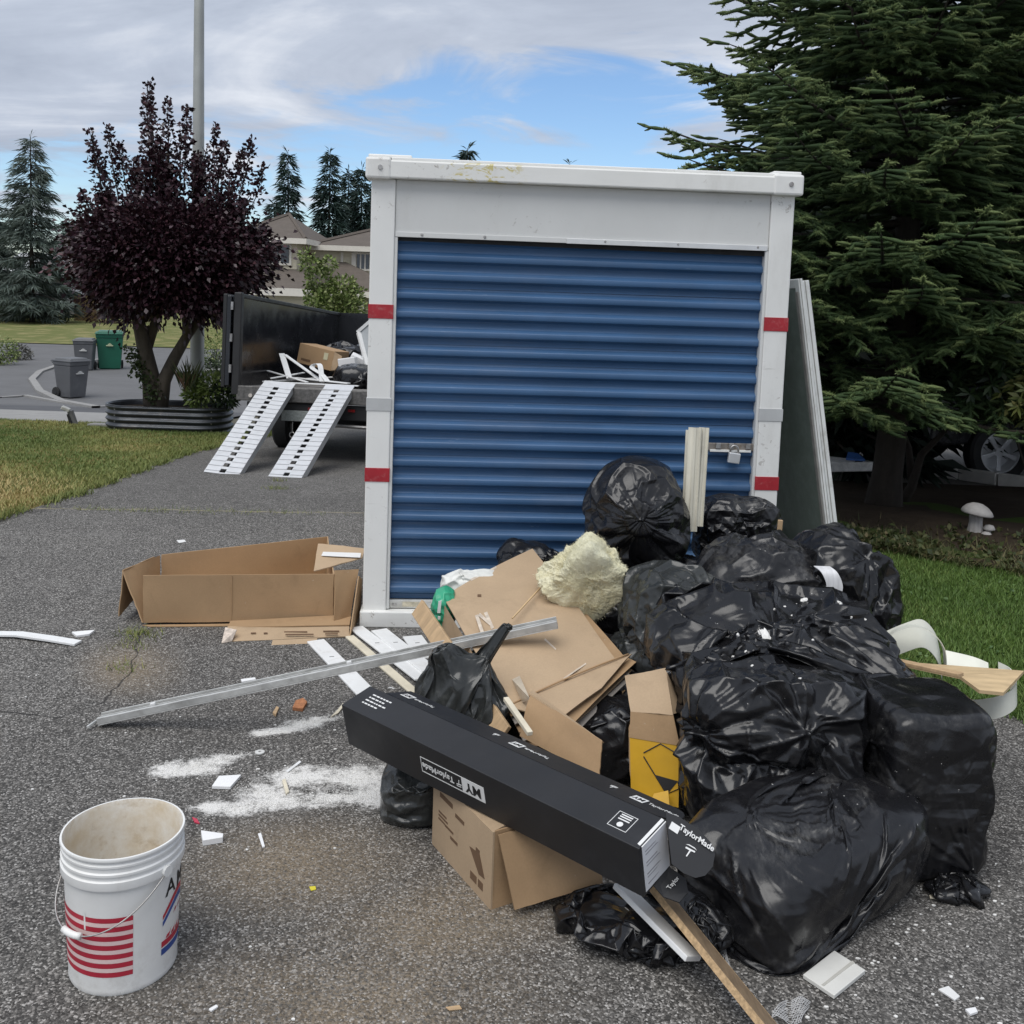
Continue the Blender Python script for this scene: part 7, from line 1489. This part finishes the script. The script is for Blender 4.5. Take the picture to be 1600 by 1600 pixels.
# powder grains standing proud of the asphalt
def powder():
    P = []
    for px, py, ax_, ay_, rt, n in ((480, 1130, .18, .04, .55, 900), (300, 1200, .13, .06, .1, 1100), (345, 1186, .12, .035, .5, 500), (420, 1240, .15, .04, -.25, 700), (385, 1262, .12, .035, .3, 400), (500, 1250, .22, .035, .25, 700), (560, 1215, .14, .07, .5, 900), (590, 1240, .14, .08, .3, 800), (470, 1215, .2, .08, .3, 500)):
        c = G(px, py); a = r.normal(size=n)*ax_*.55; b = r.normal(size=n)*ay_*.55; P.append(np.stack([c[0]+a*math.cos(rt)-b*math.sin(rt), c[1]+a*math.sin(rt)+b*math.cos(rt), np.full(n, .0012)], 1))
    P = np.concatenate(P); V, F, v = blades(P, .0022, .0042, 1.2, 3); tag(rawmesh('plaster_powder', V, F, M_PLA), 'white plaster powder spilled on the asphalt between bucket and black box', 'powder', kind='stuff')
powder()
# scraps of grey netting
def net(label, corners, nx, ny):
    C4 = [np.array(G(*p, .006)) for p in corners]; m = MB(); rr = np.random.default_rng(nx)
    def P(u, v): return C4[0]*(1-u)*(1-v)+C4[1]*u*(1-v)+C4[2]*u*v+C4[3]*(1-u)*v+np.array([0, 0, .008*math.sin(7*u+4*v)])
    for i in range(nx+1): m.tube([P(i/nx, v)+rr.normal(size=3)*.0008 for v in np.linspace(0, 1, 6)], .0009, 3, False)
    for j in range(ny+1): m.tube([P(u, j/ny)+rr.normal(size=3)*.0008 for u in np.linspace(0, 1, 6)], .0009, 3, False)
    tag(m.build('mesh_scrap', pm('mesh_grey', (.42, .42, .42), .6)), label, 'mesh', 'grey drywall mesh scraps')
net('grey mesh scrap at the left end of the flattened bag', [(868, 1440), (910, 1456), (912, 1432), (880, 1420)], 10, 8); net('grey mesh scrap between shelf strip and plump bag', [(1098, 1480), (1150, 1545), (1140, 1500), (1118, 1450)], 16, 8); net('grey mesh scrap on the asphalt before the tile', [(1205, 1590), (1250, 1600), (1268, 1562), (1228, 1560)], 14, 12)
# ------------------------------------------------------------------ load on the trailer
def tpx(px, py, f_): return AY(px, py, TP(0, f_, 0)[1])
c = TP(.95, 2.2, .0); m = MB()
t = thing('cardboard_box', 'brown cardboard box lying among the load on the trailer', 'box', TP(.95, 2.2, 0)); Rt = np.stack([tr_, tf, tu], 1)@rotm(0, .18, -.25)
cc = AY(505, 558, TP(1, 1.9, 0)[1]); m.obox(cc, (.52, .4, .26), Rt); bx_ = m.build('body', M_CARD, t, bevel=.006)
m = MB(); m.obox(cc+Rt@np.array([.15, -.202, .04]), (.06, .002, .09), Rt); m.build('label', pm('box_label', (.55, .52, .35), .6), bx_); m = MB(); m.obox(cc+Rt@np.array([-.13, -.202, -.07]), (.14, .002, .03), Rt); m.build('print', M_PRINT, bx_)
panel('open_flap', [cc+Rt@np.array(q) for q in ((.26, -.2, .12), (.26, -.2, -.12), (.42, -.3, -.08), (.42, -.28, .1))], M_CARD2, t, .005)
bag('black bag on the trailer beside the container post', tpx(556, 588, .9), (.28, .3, .17), 2.6, seed=51, coll=False, floor=None, top=5, group='black rubbish bags on the trailer')
bag('dark bag deep in the trailer load behind the brown box', tpx(545, 565, 2.6), (.45, .4, .25), 2.6, seed=52, coll=False, floor=None, top=5, group='black rubbish bags on the trailer')
ld = 'white strips loaded on the trailer'
for i, (a, b, f0, f1, w, lab) in enumerate((((440, 553), (452, 592), .9, .6, .07, 'white strip leaning upright at the left of the trailer load'), ((445, 555), (505, 598), .9, .5, .05, 'white strip slanting down across the trailer load'), ((412, 597), (520, 590), .3, 1.4, .05, 'long white strip flat on the trailer deck'), ((418, 580), (480, 598), 1.0, .3, .04, 'thin white strip crossing the trailer deck'), ((430, 598), (560, 604), .25, .1, .05, 'white strip along the trailer sill'), ((450, 590), (545, 600), .8, .2, .06, 'white strip under the looped one'), ((424, 592), (475, 583), .4, .9, .04, 'short white strip on the trailer deck'))):
    board('trim_strip', lab, 'strip', tpx(*a, f0), tpx(*b, f1), w, .012, M_TRIMW, ld)
strip('looped white vinyl strip standing on the trailer deck', [tpx(512, 596, .4), tpx(503, 585, .5), tpx(488, 575, .6), tpx(492, 569, .65), tpx(500, 571, .6), tpx(503, 596, .4)], (.05, .05, 0), M_TRIMW)
t = thing('window_frame', 'white framed window unit leaning in the trailer by the container', 'window', tpx(575, 560, 1.2))
Q = [tpx(560, 521, 1.6), tpx(590, 495, 1.6), tpx(612, 560, 1.3), tpx(578, 590, 1.3)]
for i in range(4): a, b = Q[i], Q[(i+1) % 4]; board('frame_bar', None, None, a, b, .06, .04, M_TRIMW); o = [q for q in bpy.data.objects if q.name.startswith('frame_bar')][-1]; o.parent = t; o.matrix_parent_inverse = t.matrix_world.inverted(); 
panel('pane', [q*.98+sum(Q)/4*.02 for q in Q], pm('pane_grey', (.35, .37, .38), .15), t, .01)
for k, (px, py, f_) in enumerate(((560, 570, 1.5), (545, 575, 1.3))):
    m = MB(); cc = tpx(px, py, f_); m.obox(cc, (.26, .16, .22), np.stack([tr_, tf, tu], 1)@rotm(.2, .4+k, .2)); tag(m.build('white_foam_block', M_FOAM, bevel=.01), ['white foam block on the trailer near the container post', 'white foam block next to the trailer bag'][k], 'foam block')
print('script', time.time()-T0)
